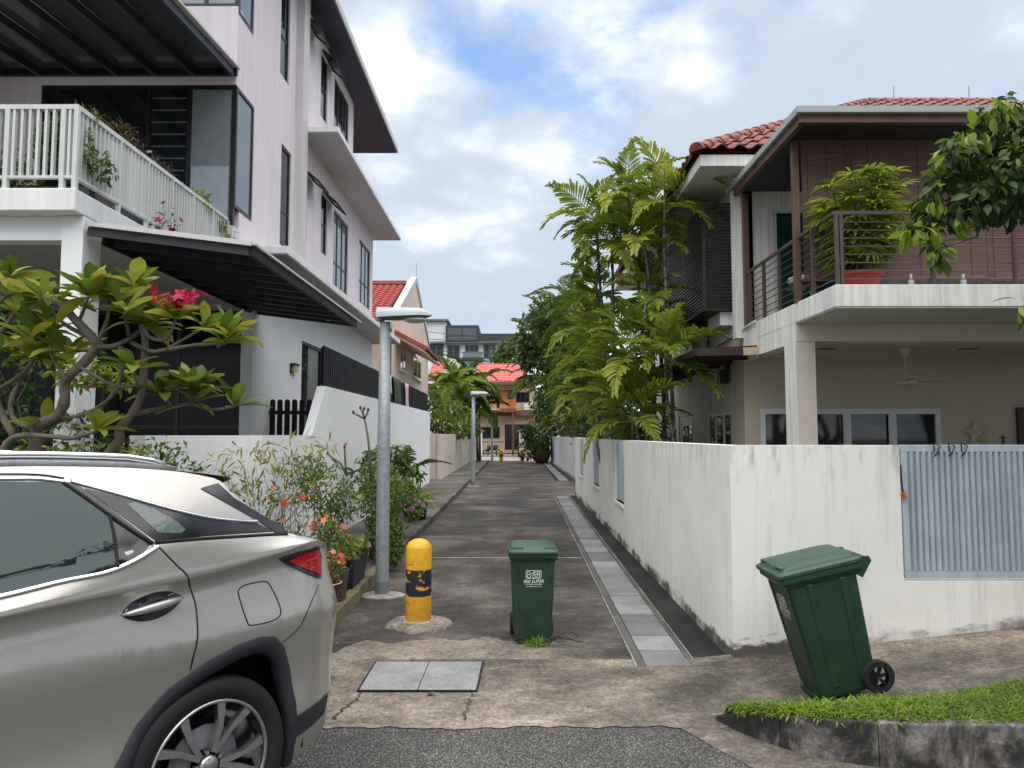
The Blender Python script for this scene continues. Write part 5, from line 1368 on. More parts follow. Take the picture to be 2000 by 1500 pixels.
for idx, (e, a, hgt) in enumerate(tips):
    prts = []
    for j in range(8):
        aa = a + r.normal() * 1.3; d = np.array([[math.cos(aa), math.sin(aa), .35 + r.normal() * .4]])
        p = np.array([tuple(e - Vector((0, 0, 1)) * r.random() * hgt * .55)]) + d * .05
        sc_ = np.array([.20 + .10 * r.random()]); tn = np.array([np.clip(.40 + .30 * (e.z - 4.3) + r.normal() * .18, 0, 1)])
        for sh in fan: prts.append(scatter(sh, p, d, np.array([[0, 0, 1.0]]) + r.normal(size=(1, 3)) * .15, sc_, tn))
    stuff(np_object('foliage', prts, 'leaf_lime', lp))
# ================================================================== STREET FURNITURE
def rrect(w, d, r, n=4, cx=0, cy=0):
    pts = []
    for (sx, sy, a0) in ((1, 1, 0), (-1, 1, PI / 2), (-1, -1, PI), (1, -1, 1.5 * PI)):
        for k in range(n):
            q = a0 + k / (n - 1) * PI / 2
            pts.append((cx + sx * (w / 2 - r) + r * math.cos(q), cy + sy * (d / 2 - r) + r * math.sin(q)))
    return pts
def loft(mb, rings, cap=True):
    n = len(rings[0][0]); vs = [V3(x, y, z) for pts, z in rings for x, y in pts]
    fs = [(i*n+j, i*n+(j+1) % n, (i+1)*n+(j+1) % n, (i+1)*n+j) for i in range(len(rings)-1) for j in range(n)]
    if cap: fs += [tuple(range(n))[::-1], tuple(range((len(rings)-1)*n, len(rings)*n))]
    return mb.add(vs, fs)
def wheelie_bin(label):
    t = thing('wheelie_bin', (0, 0, 0), label, 'bin', 'green wheeled bins')
    mb = MB()
    loft(mb, [(rrect(.325, .36, .03), .03), (rrect(.335, .37, .03), .05), (rrect(.385, .445, .03, cy=.0), .78)])
    for sx in (-1, 1):                                          # pressed side ribs
        for yy, wd in ((-.075, .05), (.10, .05)):
            mb.add([V3(sx * (.166 + .002), yy - wd / 2, .08), V3(sx * .166, yy + wd / 2, .08), V3(sx * .191, yy * 1.2 + wd / 2, .74), V3(sx * .191, yy * 1.2 - wd / 2, .74),
                    V3(sx * .176, yy - wd / 3, .09), V3(sx * .176, yy + wd / 3, .09), V3(sx * .2005, yy * 1.2 + wd / 3, .73), V3(sx * .2005, yy * 1.2 - wd / 3, .73)],
                   [(4, 5, 6, 7), (0, 1, 5, 4), (1, 2, 6, 5), (2, 3, 7, 6), (3, 0, 4, 7)])
    for sx in (-1, 1):                                          # front corner folds
        mb.add([V3(sx * .12, -.181, .06), V3(sx * .155, -.181, .06), V3(sx * .178, -.2235, .76), V3(sx * .14, -.2235, .76), V3(sx * .125, -.188, .07), V3(sx * .15, -.188, .07), V3(sx * .172, -.229, .75), V3(sx * .146, -.229, .75)],
               [(4, 5, 6, 7), (0, 1, 5, 4), (1, 2, 6, 5), (2, 3, 7, 6), (3, 0, 4, 7)])
    bd = mb.build('body', 'bin_green', t, bevel=.004)
    mb = MB(); loft(mb, [(rrect(.40, .46, .03), .735), (rrect(.435, .51, .03), .765), (rrect(.445, .52, .03), .77), (rrect(.445, .52, .03), .80), (rrect(.42, .49, .03), .80)])
    mb.build('collar', 'bin_green', t, bevel=.003)
    mb = MB(); loft(mb, [(rrect(.45, .535, .035, cy=-.008), .803), (rrect(.452, .54, .035, cy=-.008), .828), (rrect(.415, .49, .04, cy=-.005), .840), (rrect(.395, .465, .04), .858), (rrect(.33, .39, .06), .870), (rrect(.18, .22, .06), .874)])
    for sx in (-1, 1): mb.box(sx * .09, sx * .185, -.24, .17, .842, .866)
    lid = mb.build('lid', 'bin_lid', t, bevel=.006)
    MB().tube([(-.19, .30, .80), (.19, .30, .80)], .018, 10).build('handle_bar', 'bin_green', t, smooth=True)
    mb = MB()
    for sx in (-.19, .17):
        mb = MB(); mb.prism([(sx, .20, .74), (sx, .245, .70), (sx, .325, .79), (sx, .315, .82), (sx, .27, .828), (sx, .20, .80)], (.022, 0, 0))
        mb.build('hinge', 'bin_green', t, bevel=.003)
    for sx in (-1, 1):
        M = Matrix.Rotation(PI / 2, 3, 'Y')
        wh = MB().lathe([(.06, -.022), (.092, -.022), (.10, -.014), (.10, .014), (.092, .022), (.06, .022)], (sx * .178, .185, .10), 26, M, cap=False).build('wheel', 'rubber', t, smooth=False)
        mb = MB().lathe([(.0, -.012), (.018, -.018), (.018, .018), (0, .012)], (sx * .178, .185, .10), 12, M)
        for k in range(6):
            q = k * PI / 3; mb.beam((sx * .178, .185 + .015 * math.cos(q), .10 + .015 * math.sin(q)), (sx * .178, .185 + .062 * math.cos(q), .10 + .062 * math.sin(q)), .02, .012, up=(1, 0, 0))
        mb.build('hub', 'frame_black', wh)
    MB().tube([(-.19, .185, .10), (.19, .185, .10)], .012, 8).build('axle', 'frame_black', t)
    MB().box(-.14, .14, -.20, -.12, .012, .035).build('foot', 'bin_green', t)
    # printed emblem and lettering on the front, which leans a little
    lean = math.atan2(.0375, .73)
    def M(x, z): return Matrix.Translation((x, -.1875 - (z - .05) * .0375 / .73 * 1.0 - .0045, z)) @ Matrix.Rotation(PI / 2 + lean, 4, 'X')
    text_mesh('lettering', '800 SUPER', .040, 'white_print', bd, M(0, .548), shear=.25, bold=.0004)
    text_mesh('lettering', 'HOTLINE 6366 3800', .0172, 'white_print', bd, M(0, .529), shear=.1, bold=.0002)
    text_mesh('lettering', 'www.800super.com.sg', .0150, 'white_print', bd, M(0, .511), bold=.0001)
    em = MB()
    def fr(px, py): return (px, py, 0)
    ow, oh, th_ = .070, .037, .0045
    outer = rrect(2 * ow, 2 * oh, .016, 5); inner = rrect(2 * ow - 2 * th_, 2 * oh - 2 * th_, .012, 5); n = len(outer)
    em.add([fr(*p) for p in outer] + [fr(*p) for p in inner], [(i, (i + 1) % n, n + (i + 1) % n, n + i) for i in range(n)])
    def ring(cx, cy, r, w, k=20):
        em.add([fr(cx + math.cos(2*PI*i/k) * q, cy + math.sin(2*PI*i/k) * q) for q in (r, r - w) for i in range(k)], [(i, (i + 1) % k, k + (i + 1) % k, k + i) for i in range(k)])
    def bar(x0, x1, y0, y1): em.add([fr(x0, y0), fr(x1, y0), fr(x1, y1), fr(x0, y1)], [(0, 1, 2, 3)])
    ring(-.045, .014, .016, .005); ring(-.043, -.014, .019, .006); ring(.005, -.016, .016, .005); ring(.042, -.016, .016, .005)
    bar(-.022, -.006, .002, .008); bar(-.006, -.001, .002, .026); bar(.004, .010, .004, .027); bar(.010, .024, .022, .027); bar(.010, .022, .012, .016); bar(.028, .034, .004, .027); bar(.034, .045, .022, .027); bar(.034, .045, .004, .009); bar(.050, .056, .004, .027); bar(.056, .062, .022, .027); bar(.004, .060, -.001, .002)
    eo = em.build('emblem', 'white_print', bd); eo.matrix_local = M(0, .622)
    return t
b1 = wheelie_bin('upright green wheelie bin standing in the middle of the alley')
b1.location = (atZ(1040, 1250, 0).x, 6.68, 0.0); b1.rotation_euler = (0, 0, .03); b1.scale = (.965,) * 3
mb = MB(); pts = [V3(.168, -.14, .30), V3(.176, -.15, .27), V3(.170, -.165, .22), V3(.172, -.15, .19)]
sc = mb.tube(pts, .0035, 5).build('scratch', 'white_print', b1)
b2 = wheelie_bin('green wheelie bin leaning forward on the edge of the grass')
b2.rotation_euler = Euler((math.radians(13.0), 0, -PI / 2), 'XYZ')
b2.location = (2.18, 5.07, .103); b2.scale = (1.05,) * 3
# grass tuft and stalks by the upright bin
bx = b1.location
r = np.random.default_rng(21); n = 150
p = np.array([bx.x + .045, bx.y - .26, .0]) + r.normal(size=(n, 3)) * np.array([.035, .02, 0])
d = r.normal(size=(n, 3)) * np.array([.7, .5, .2]) + np.array([0, -.1, .9])
o = np_object('grass_tuft', [scatter(leaf_shape(1, .05, 3, .9, .3, .3, .03, .6), p, d, np.tile([0, -1., .5], (n, 1)), .05 + .07 * r.random(n), np.clip(.45 + .2 * r.normal(size=n), 0, 1))], 'grass_leaf')
tag(stuff(o), 'small green grass tuft at the foot of the upright bin', 'grass')
mb = MB()
for k in range(13):
    a = r.uniform(-.5, 1.0) if k > 3 else r.uniform(1.9, 2.5); L = r.uniform(.18, .42)
    e = V3(bx.x + .05 + math.cos(a) * L, bx.y - .30 + math.sin(a) * .10 * (k > 3), .02 + .07 * r.random() + (.32 * L / .4 if k <= 1 else 0))
    mb.tube(twig(r, (bx.x + .05, bx.y - .27, .005), e, -.15), .0022, 4)
tag(mb.build('dry_stalks', 'leaf_dry', None, loc=(bx.x, bx.y - .27, 0)), 'thin dry grass stalks splaying from the foot of the upright bin', 'grass')
# bollards
def bollard(x, y, h, r0, label, base=True):
    t = thing('bollard', (0, 0, 0), label, 'bollard', 'yellow and black bollards')
    MB().lathe([(r0 * .97, .0), (r0, .02), (r0, h * .895), (r0 * .985, h * .91), (r0 * .80, h * .958), (r0 * .5, h * .988), (r0 * .25, h * .998), (0, h)], (0, 0, 0), 36).build('post', 'bollard_paint', t, smooth=True)
    if base:
        rr = random.Random(5); n = 26; ring = [(r0 * 2.05 + rr.uniform(-.035, .04)) for _ in range(n)]
        mb = MB(); vs = []
        for q, z in ((1.06, .0), (1.0, .035), (.86, .048), (.50, .052)):
            vs += [V3(math.cos(2*PI*i/n) * ring[i] * q * 1.15, math.sin(2*PI*i/n) * ring[i] * q, z) for i in range(n)]
        mb.add(vs, [(k*n+i, k*n+(i+1) % n, (k+1)*n+(i+1) % n, (k+1)*n+i) for k in range(3) for i in range(n)] + [tuple(range(3*n, 4*n))])
        mb.build('footing', 'concrete_sand', t, smooth=True)
        MB().lathe([(r0 * 1.22, .045), (r0 * 1.20, .056), (r0, .060)], (0, 0, 0), 30).build('mortar_ring', 'concrete_light', t, smooth=True)
    t.location = (x, y, 0); return t
p = atZ(817, 1222, 0); bollard(p.x, p.y, .815, .122, 'yellow bollard with peeling black band at the alley mouth')
p = atZ(979, 902, 0); bollard(p.x, p.y, .83, .125, 'small distant yellow and black bollard left of centre at the far end', False)
p = atZ(1020, 902, 0); bollard(p.x, p.y, .83, .125, 'small distant yellow and black bollard by the shrub at the far end', False)
# street lamps
def street_lamp(px, py, ptop, label):
    b = atZ(px, py, 0); h = atY(px, ptop, b.y).z
    t = thing('street_lamp', (0, 0, 0), label, 'street lamp', 'short grey lamp posts along the kerb')
    MB().lathe([(.20, 0), (.20, .012), (.15, .03), (.085, .035)], (0, 0, 0), 20, squash=(1.3, 1)).build('base_plate', 'concrete_light', t, smooth=False)
    MB().lathe([(.078, .02), (.076, .12), (.074, h * .5), (.060, h - .1)], (0, 0, 0), 20).build('post', 'galvanised', t, smooth=True)
    MB().lathe([(.080, .02), (.080, .17), (.077, .172)], (0, 0, 0), 20).build('sleeve', 'far_grey', t)
    # lamp head: flattened shell pointing to the alley
    def head(u, v):
        L = .62; x = -.09 + L * u
        w = .135 * (1 - (abs(u - .42) / .6) ** 2.6) ** .6 if abs(u - .42) < .6 else 0
        w = max(w, .02)
        q = v * PI; hh = .075 * (1 - .35 * u) * (1 - max(0, (u - .75) / .25) ** 2 * .8) + .012
        return (x, -math.cos(q) * w, h - .06 + math.sin(q) ** .8 * hh * 1.5 + .03 * u)
    mb = MB(); mb.grid(head, list(np.linspace(0, 1, 16)), list(np.linspace(0, 1, 13)))
    n = 13
    mb.add([head(0, v) for v in np.linspace(0, 1, 13)], [tuple(range(13))]); mb.add([head(1, v) for v in np.linspace(0, 1, 13)], [tuple(range(13))])
    hd = mb.build('head', 'lamp_grey', t, smooth=True)
    def under(u, v):
        x, y, z = head(u, 0); return (x, -y * v, z - .03 * (1 - v * v) * (1 - (2 * u - 1) ** 4) - .002)
    MB().grid(under, list(np.linspace(0.02, .99, 14)), list(np.linspace(-1, 1, 7))).build('housing', 'lamp_under', hd, smooth=True)
    MB().lathe([(.0, -.042), (.06, -.034), (.105, -.008), (.11, .01)], (.345, 0, h - .075), 20, squash=(1.35, .9)).build('lens', 'lens', hd, smooth=True)
    MB().tube([(-.095, 0, h - .03), (-.03, 0, h - .045)], .062, 12).build('spigot', 'lamp_grey', t, smooth=True)
    t.location = (b.x, b.y, 0)
    return t
street_lamp(746, 1164, 612, 'nearest grey lamp post beside the potted plants')
street_lamp(924, 950, 768, 'second grey lamp post halfway down the alley')
street_lamp(961, 905, 800, 'farthest and smallest grey lamp post near the alley end')

# ================================================================== HOUSES AT THE FAR END
eh = thing('house', (0, 66, 0), 'sand-coloured house with pink-red roof and orange balcony facing down the alley', 'house')
YE = 66.0
ex = lambda px: atY(px, 800, YE).x
ez = lambda py: atY(985, py, YE).z
MB().box(ex(842), ex(1049), YE, YE + 8, 0, ez(748)).build('wall', 'sand_wall', eh)
MB().box(ex(918), ex(1049), YE - .6, YE - .001, ez(812), ez(802)).build('floor_band', 'red_brown', eh)
MB().box(ex(925), ex(1008), YE - 1.6, YE - .6, ez(806), ez(799)).build('balcony_slab', 'red_brown', eh)
bo = MB().box(ex(947), ex(1007), YE - 1.58, YE - 1.5, ez(784), ez(782)).build('balcony_railing', 'orange_paint', eh)
for k in range(18): MB().box(ex(948) + k * .148, ex(948) + .085 + k * .148, YE - 1.56, YE - 1.52, ez(799), ez(784)).build('baluster', 'orange_paint', bo)
MB().box(ex(992), ex(1007), YE - 1.5, YE - 1.47, ez(799), ez(784)).build('side_panel', 'orange_paint', bo)
for (a, b, c, d) in ((958, 1002, 782, 762), (1008, 1034, 786, 766), (936, 976, 856, 834), (986, 1000, 878, 829), (1004, 1040, 878, 829)):
    window(eh, (ex(a), YE, ez(c)), U_X, U_Z, N_Y, ex(b) - ex(a), ez(d) - ez(c), .10, (.33, .66) if b - a > 20 else (.5,), (), 'frame_black', 'glass_dark')
MB().box(ex(976), ex(991), YE - .09, YE - .05, ez(782), ez(763)).build('shutter', 'orange_paint', eh)
MB().box(ex(1000), ex(1004), YE - 1.5, YE - 1.3, 0, ez(806)).box(ex(1004.5), ex(1006.5), YE - .9, YE - .8, ez(799), ez(748)).build('post', 'red_brown', eh)
for (x0, x1, y0, y1, yy) in ((928, 1030, 747, 711, 0), (840, 868, 742, 712, -1.2)):
    mb = MB(); w = ex(x1) - ex(x0)
    roof_tiles(mb, (ex(x0), YE - 1.2 + yy, ez(y0)), U_X, V3(0, 4.4, ez(y1) - ez(y0) + .25), w, 4.7, .42, .45, .07, .06)
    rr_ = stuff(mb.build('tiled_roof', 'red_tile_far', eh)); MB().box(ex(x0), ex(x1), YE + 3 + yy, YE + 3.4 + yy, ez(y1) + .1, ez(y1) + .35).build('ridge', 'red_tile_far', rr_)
    MB().box(ex(x0), ex(x1), YE - 1.18 + yy, YE - 1.1 + yy, ez(y0) - .28, ez(y0) - .02).build('fascia', 'red_brown', rr_)
ac = thing('air_conditioner', (ex(1031), YE - .4, ez(800)), 'white air conditioner unit on the far house ledge', 'air conditioner')
MB().box(ex(1023), ex(1040), YE - .55, YE - .1, ez(801), ez(787)).build('casing', 'plastic_white', ac)
MB().lathe([(.26, 0), (.26, .02), (0, .02)], (0, 0, 0), 18, Matrix.Rotation(PI / 2, 3, 'X')).build('grille', 'far_grey', ac).location = Vector((0, -.17, .28))
# gate in front of it
eg = thing('iron_gate', (0, 62, 0), 'black iron bar gate with curved top before the far house', 'gate')
g0, g1 = atY(940, 880, 62).x, atY(1013, 880, 62).x
gp_ = MB(); gp_.box(g0, g1, 62, 62.05, .25, .32); gp_.box(g0, g1, 62, 62.05, 1.2, 1.26)
k = int((g1 - g0) / .16)
go = gp_.build('rail', 'black_metal', eg)
for i in range(k + 1):
    u = i / k; x = g0 + (g1 - g0) * u; ht = 1.75 + .55 * math.sin(PI * abs(2 * u - 1)) ** 2 * .6 + .25 * math.cos(PI * (u - .5))
    use(piece('bar', 'black_metal', (.03, .03, 1.0)), 'bar', eg, (x, 62.02, .2 + ht / 2), None, (1, 1, ht))
for (px, lb) in ((936, 'cream gate pillar with brown cap left of the far iron gate'), (1020, 'cream gate pillar with brown cap right of the far iron gate')):
    x = atY(px, 880, 61.8).x; t = thing('gate_pillar', (x, 61.8, 0), lb, 'pillar', 'gate pillars of the far house')
    MB().box(x - .26, x + .26, 61.55, 62.05, 0, 2.05).build('shaft', 'peach_boundary', t); MB().lathe([(.45, 2.05), (.45, 2.15), (.1, 2.32), (0, 2.33)], (x, 61.8, 0), 4).build('cap', 'red_brown', t)
MB2 = thing('motorcycle', (atY(962, 875, 63).x, 63, 0), 'dark parked motorcycle behind the far iron gate', 'motorcycle')
mx = MB2.location.x
for dxx in (-.55, .55):
    MB().lathe([(.20, -.05), (.28, -.05), (.30, 0), (.28, .05), (.20, .05), (.20, -.05)], (mx + dxx, 63, .30), 18, Matrix.Rotation(PI / 2, 3, 'X'), cap=False).build('wheel', 'rubber', MB2)
MB().tube([(mx - .5, 63, .45), (mx - .2, 63, .75), (mx + .2, 63, .7), (mx + .45, 63, .8)], [.10, .20, .22, .12], 10).build('body', 'far_black', MB2, smooth=True)
MB().tube([(mx - .55, 63, .30), (mx - .4, 63, .85), (mx - .38, 62.7, 1.0)], .035, 6).tube([(mx - .4, 63, .85), (mx - .38, 63.3, 1.0)], .035, 6).build('handlebar', 'far_black', MB2)
MB().box(mx - .1, mx + .5, 62.85, 63.15, .84, .95).build('seat', 'rubber', MB2, bevel=.04)
# big modern house far behind
mh = thing('house', (-6, 110, 0), 'large black and white flat-roofed modern house beyond the far red roofs', 'house')
YM = 110.0
ax = lambda px: atY(px, 650, YM).x
azz = lambda py: atY(930, py, YM).z
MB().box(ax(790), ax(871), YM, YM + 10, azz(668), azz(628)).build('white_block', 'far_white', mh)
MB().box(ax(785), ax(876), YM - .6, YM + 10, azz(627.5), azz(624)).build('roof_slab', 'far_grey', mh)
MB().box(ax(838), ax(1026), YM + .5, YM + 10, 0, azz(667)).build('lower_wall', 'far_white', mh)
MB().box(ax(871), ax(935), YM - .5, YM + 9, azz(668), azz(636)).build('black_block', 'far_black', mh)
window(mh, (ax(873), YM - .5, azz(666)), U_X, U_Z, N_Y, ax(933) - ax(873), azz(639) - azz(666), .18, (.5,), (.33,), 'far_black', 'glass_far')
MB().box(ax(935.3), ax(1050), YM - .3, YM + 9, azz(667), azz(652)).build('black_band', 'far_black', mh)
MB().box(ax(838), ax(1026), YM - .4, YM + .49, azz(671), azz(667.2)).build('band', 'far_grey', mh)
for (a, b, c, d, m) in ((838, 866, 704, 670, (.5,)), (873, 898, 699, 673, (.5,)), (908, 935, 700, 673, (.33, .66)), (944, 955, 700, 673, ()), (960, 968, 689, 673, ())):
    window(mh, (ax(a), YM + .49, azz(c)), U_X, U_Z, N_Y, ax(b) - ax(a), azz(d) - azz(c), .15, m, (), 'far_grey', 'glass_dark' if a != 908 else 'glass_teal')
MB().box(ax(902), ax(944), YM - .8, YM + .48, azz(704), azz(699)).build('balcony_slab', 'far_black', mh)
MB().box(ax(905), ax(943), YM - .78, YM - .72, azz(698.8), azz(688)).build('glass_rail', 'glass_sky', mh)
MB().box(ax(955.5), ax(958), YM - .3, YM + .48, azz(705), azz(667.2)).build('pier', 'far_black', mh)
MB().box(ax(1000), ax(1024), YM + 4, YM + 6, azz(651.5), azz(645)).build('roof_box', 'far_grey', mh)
# overhead cables
for i, (p0, p1) in enumerate((((720, 636), (1090, 664)), ((720, 652), (1090, 672)), ((722, 676), (1090, 692)))):
    a, b = atY(*p0, 40), atY(*p1, 40)
    mb = MB().tube([a.lerp(b, t) + V3(0, 0, -.12 * math.sin(PI * t)) for t in np.linspace(0, 1, 9)], .018, 5)
    tag(mb.build('overhead_cable', 'frame_black', None, loc=a), ('highest', 'middle', 'lowest')[i] + ' of the thin black cables crossing above the far alley', 'cable', 'overhead cables')
# ================================================================== FRANGIPANI BEHIND THE CAR
YPL = 6.35
fp = thing('frangipani_tree', (-3.75, YPL, .12), 'spreading frangipani with bare forking branches and red blossom behind the silver car', 'tree')
r = np.random.default_rng(5)
BR = [  # pixel polylines, start radius, depth at start, depth at end
    ([(195, 905), (232, 862), (233, 838), (255, 812), (276, 771), (282, 703), (283, 662), (276, 633)], .042, 6.35, 6.2),
    ([(72, 905), (70, 838), (111, 812), (126, 783), (129, 742), (164, 709), (188, 677), (182, 662), (152, 630), (117, 595), (85, 583)], .050, 6.3, 6.0),
    ([(188, 677), (223, 676), (264, 654), (282, 633)], .026, 6.1, 6.3), ([(279, 636), (293, 659), (326, 662), (343, 624)], .019, 6.2, 6.1),
    ([(255, 668), (293, 686), (323, 683), (381, 674), (440, 671)], .020, 6.25, 6.0), ([(255, 812), (293, 802), (337, 794), (378, 788)], .024, 6.35, 6.5),
    ([(378, 788), (411, 800), (458, 794)], .018, 6.5, 6.55), ([(276, 771), (323, 768), (372, 762)], .020, 6.35, 6.6),
    ([(0, 892), (29, 853), (108, 853), (141, 856), (190, 841)], .026, 6.2, 6.0), ([(70, 838), (29, 821), (23, 777), (64, 703)], .028, 6.3, 6.5),
    ([(-60, 790), (0, 759), (44, 730), (64, 703)], .026, 6.4, 6.5), ([(182, 662), (126, 633), (82, 589)], .020, 6.1, 6.35),
    ([(191, 665), (210, 624), (211, 589)], .020, 6.1, 6.2), ([(155, 627), (173, 580)], .016, 6.1, 5.95), ([(252, 656), (243, 612)], .016, 6.2, 6.0),
    ([(235, 677), (238, 724), (226, 762), (205, 786), (164, 809), (129, 818), (90, 838)], .020, 6.15, 6.3), ([(158, 718), (223, 753), (267, 750), (258, 722)], .015, 6.1, 5.95),
    ([(29, 853), (0, 800), (-30, 700), (10, 640), (30, 610)], .032, 6.3, 6.5), ([(-30, 700), (-20, 620), (15, 575)], .020, 6.3, 6.2), ([(130, 742), (100, 690), (105, 650)], .018, 6.1, 6.4),
    ([(440, 671), (447, 660)], .012, 6.0, 5.95), ([(337, 794), (318, 772)], .013, 6.45, 6.4), ([(323, 683), (398, 640)], .014, 6.1, 6.2), ([(378, 788), (386, 762)], .014, 6.5, 6.45)]
tips = []
for pts, r0, ya, yb in BR:
    k = len(pts); P = [atY(x, y, ya + (yb - ya) * i / (k - 1)) for i, (x, y) in enumerate(pts)]
    sm = []
    for i in range(k - 1):
        a, b = P[max(0, i - 1)], P[i]; c, d = P[i + 1], P[min(k - 1, i + 2)]
        for t in (0, .25, .5, .75):
            sm.append(.5 * ((2 * b) + (c - a) * t + (2 * a - 5 * b + 4 * c - d) * t * t + (3 * b - a - 3 * c + d) * t ** 3))
    sm.append(P[-1]); n = len(sm)
    MB().tube(sm, [r0 * (1 - .38 * i / (n - 1)) * (1 + .06 * r.normal()) for i in range(n)], 9).build('branch', 'bark', fp, smooth=True)
    tips.append((P[-1], (P[-1] - P[-2]).normalized()))
tips += [(atY(x, y, d), V3(.1, 0, 1)) for x, y, d in ((130, 690, 6.2), (20, 540, 6.5), (115, 590, 6.2), (180, 575, 6.0), (310, 768, 6.4), (60, 660, 6.0), (150, 690, 6.5), (300, 640, 6.3), (372, 758, 6.5), (0, 690, 6.1), (230, 590, 6.2), (262, 560, 6.3))]
lsh = [leaf_shape(1, .34, 6, .35, .32, .58, .05, .10), leaf_shape(1, .30, 6, .7, .25, .55, .05, .10), leaf_shape(1, .37, 6, .15, .40, .60, .08, .10), leaf_shape(1, .33, 6, 1.0, .3, .55, .05, .1)]
LM = []
for i, s in enumerate(lsh):
    for tn in (.15, .40, .60, .82, 1.0):
        v, f = s; LM.append((np_mesh('leaf', v, f, 'leaf_plumeria', np.full(len(v), tn) + .08 * (np.abs(v[:, 0]) < .01), True), tn))
cnt = 0
for (p, d) in tips:
    k = int(r.integers(9, 13)); a0 = r.random() * 6
    side = Vector((d.x, d.y, 0)) * .7
    for j in range(k):
        a = a0 + j * 2.4 + r.normal() * .2; el = .15 + .95 * (j / k) + r.normal() * .12
        dirv = V3(math.cos(a) * math.cos(el), math.sin(a) * math.cos(el), math.sin(el)) + side * .6
        dirv.normalize(); x = dirv.cross(V3(0, 0, 1)).normalized(); z = x.cross(dirv)
        M = Matrix((x, dirv, z)).transposed() @ Matrix.Rotation(r.normal() * .25, 3, 'Y')
        me, tn = LM[int(r.integers(len(LM)))]
        use(me, 'leaf', fp, p + dirv * .01, M.to_euler(), .20 + .16 * r.random()); cnt += 1
def blossom(t, c, n, spread, psz, mat):
    sh = leaf_shape(1, .62, 3, .5, .25, .6, .3, .25)
    for i in range(n):
        o_ = np.array(tuple(c)) + r.normal(size=3) * np.array(spread); nrm = r.normal(size=3) * .5 + np.array([0, -.8, .5]); nrm /= np.linalg.norm(nrm)
        x = np.cross(nrm, [.1, .2, 1.]); x /= np.linalg.norm(x); y = np.cross(nrm, x); prs = []
        q = np.linspace(0, 2 * PI, 5, endpoint=False) + r.random(); dd = np.cos(q)[:, None] * x + np.sin(q)[:, None] * y + .35 * nrm
        prs.append(scatter(sh, np.tile(o_, (5, 1)), dd, np.tile(nrm, (5, 1)), np.full(5, psz * (.8 + .4 * r.random())), np.clip(.45 + .25 * r.normal(size=5), 0, 1)))
        np_object('flower', prs, mat, t)
blossom(fp, atY(348, 588, 6.05), 17, (.075, .06, .032), .062, 'petal_red')
MB().tube([atY(343, 624, 6.1), atY(346, 596, 6.06)], .012, 6).build('flower_stalk', 'petal_red', fp)
# dense leafy hedge/vine behind it
vb = [((-4.5, 7.6, .9), (.9, .4, .65), 3), ((-5.6, 7.7, 1.1), (.9, .4, .8), 3), ((-5.3, 7.7, 2.4), (.30, .3, .8), 1.6), ((-3.75, 7.7, 1.3), (.5, .3, .45), 1.3), ((-4.6, 7.6, 1.7), (.6, .3, .35), 1.4), ((-5.75, 7.6, 2.2), (.4, .3, .6), 1.5)]
shrub('hibiscus_hedge', (-4.9, 7.6, .12), vb, 5200, L_SMALL, .080, 'leaf_dark', 'dark leafy hedge with a few pink blooms behind the frangipani', 'hedge', tone=.55, stems=14, seed=31, flowers=('petal_pink', 10, .055))
shrub('climbing_vine', (-5.2, 7.3, .12), [((-4.62, 7.3, 2.62), (.20, .15, .10), 1), ((-4.3, 7.3, 2.40), (.28, .15, .12), 1.5), ((-5.3, 7.3, 2.75), (.3, .15, .12), 1), ((-3.95, 7.3, 2.35), (.15, .12, .1), .7), ((-4.0, 7.2, 1.5), (.6, .2, .25), 2), ((-4.7, 7.2, 1.5), (.5, .2, .2), 1.5)], 900, L_MED, .10, 'leaf_lime', 'lime green vine arching over the top of the frangipani', seed=32, flowers=('petal_pink', 5, .06), tone=.6)

# ================================================================== POTTED PLANTS ON THE RAISED STRIP
ZS = .135
def pot(name, x, y, label, prof, mat, soil_r, soil_z, sq=(1, 1), n=24):
    t = thing('plant_pot', (x, y, ZS), label, 'pot')
    MB().lathe(prof, (x, y, ZS), n, squash=sq).build('body', mat, t, smooth=n > 8)
    MB().lathe([(soil_r, soil_z), (0, soil_z + .015)], (x, y, ZS), n, squash=sq).build('soil', 'soil', t); return t
def boxpot(x, y, w, d, h, label, mat, ribs=0, yaw=0.0):
    t = thing('plant_pot', (x, y, ZS), label, 'pot'); mb = MB()
    c, s = math.cos(yaw), math.sin(yaw)
    def R(pts): return [(x + a * c - b * s, y + a * s + b * c) for a, b in pts]
    zs = np.linspace(0, h, ribs * 3 + 1 if ribs else 4); rings = []
    for i, z in enumerate(zs):
        q = .80 + .20 * z / h + (.025 if ribs and i % 3 == 1 else 0)
        rings.append((R(rrect(w * q, d * q, .02)), ZS + z))
    rings += [(R(rrect(w * 1.06, d * 1.06, .02)), ZS + h), (R(rrect(w * 1.06, d * 1.06, .02)), ZS + h + .025), (R(rrect(w * .94, d * .94, .02)), ZS + h + .025), (R(rrect(w * .90, d * .90, .02)), ZS + h - .02)]
    loft(mb, rings); mb.build('body', mat, t)
    mb = MB(); loft(mb, [(R(rrect(w * .91, d * .91, .02)), ZS + h - .018), (R(rrect(w * .85, d * .85, .02)), ZS + h - .008)]); mb.build('soil', 'soil', t); return t
p1 = pot('pot', -1.80, 7.12, 'brown glazed round pot with pale brush marks nearest the car', [(.095, 0), (.105, .02), (.135, .20), (.150, .235), (.158, .25), (.158, .268), (.140, .268), (.125, .235), (0, .23)], 'pot_brown', .126, .235)
rm = MB()
rm.lathe([(.151, .262), (.161, .262), (.161, .272), (.151, .272), (.151, .262)], (-1.80, 7.12, ZS), 28, cap=False); rm.build('rim', 'cream_glaze', p1, smooth=True)
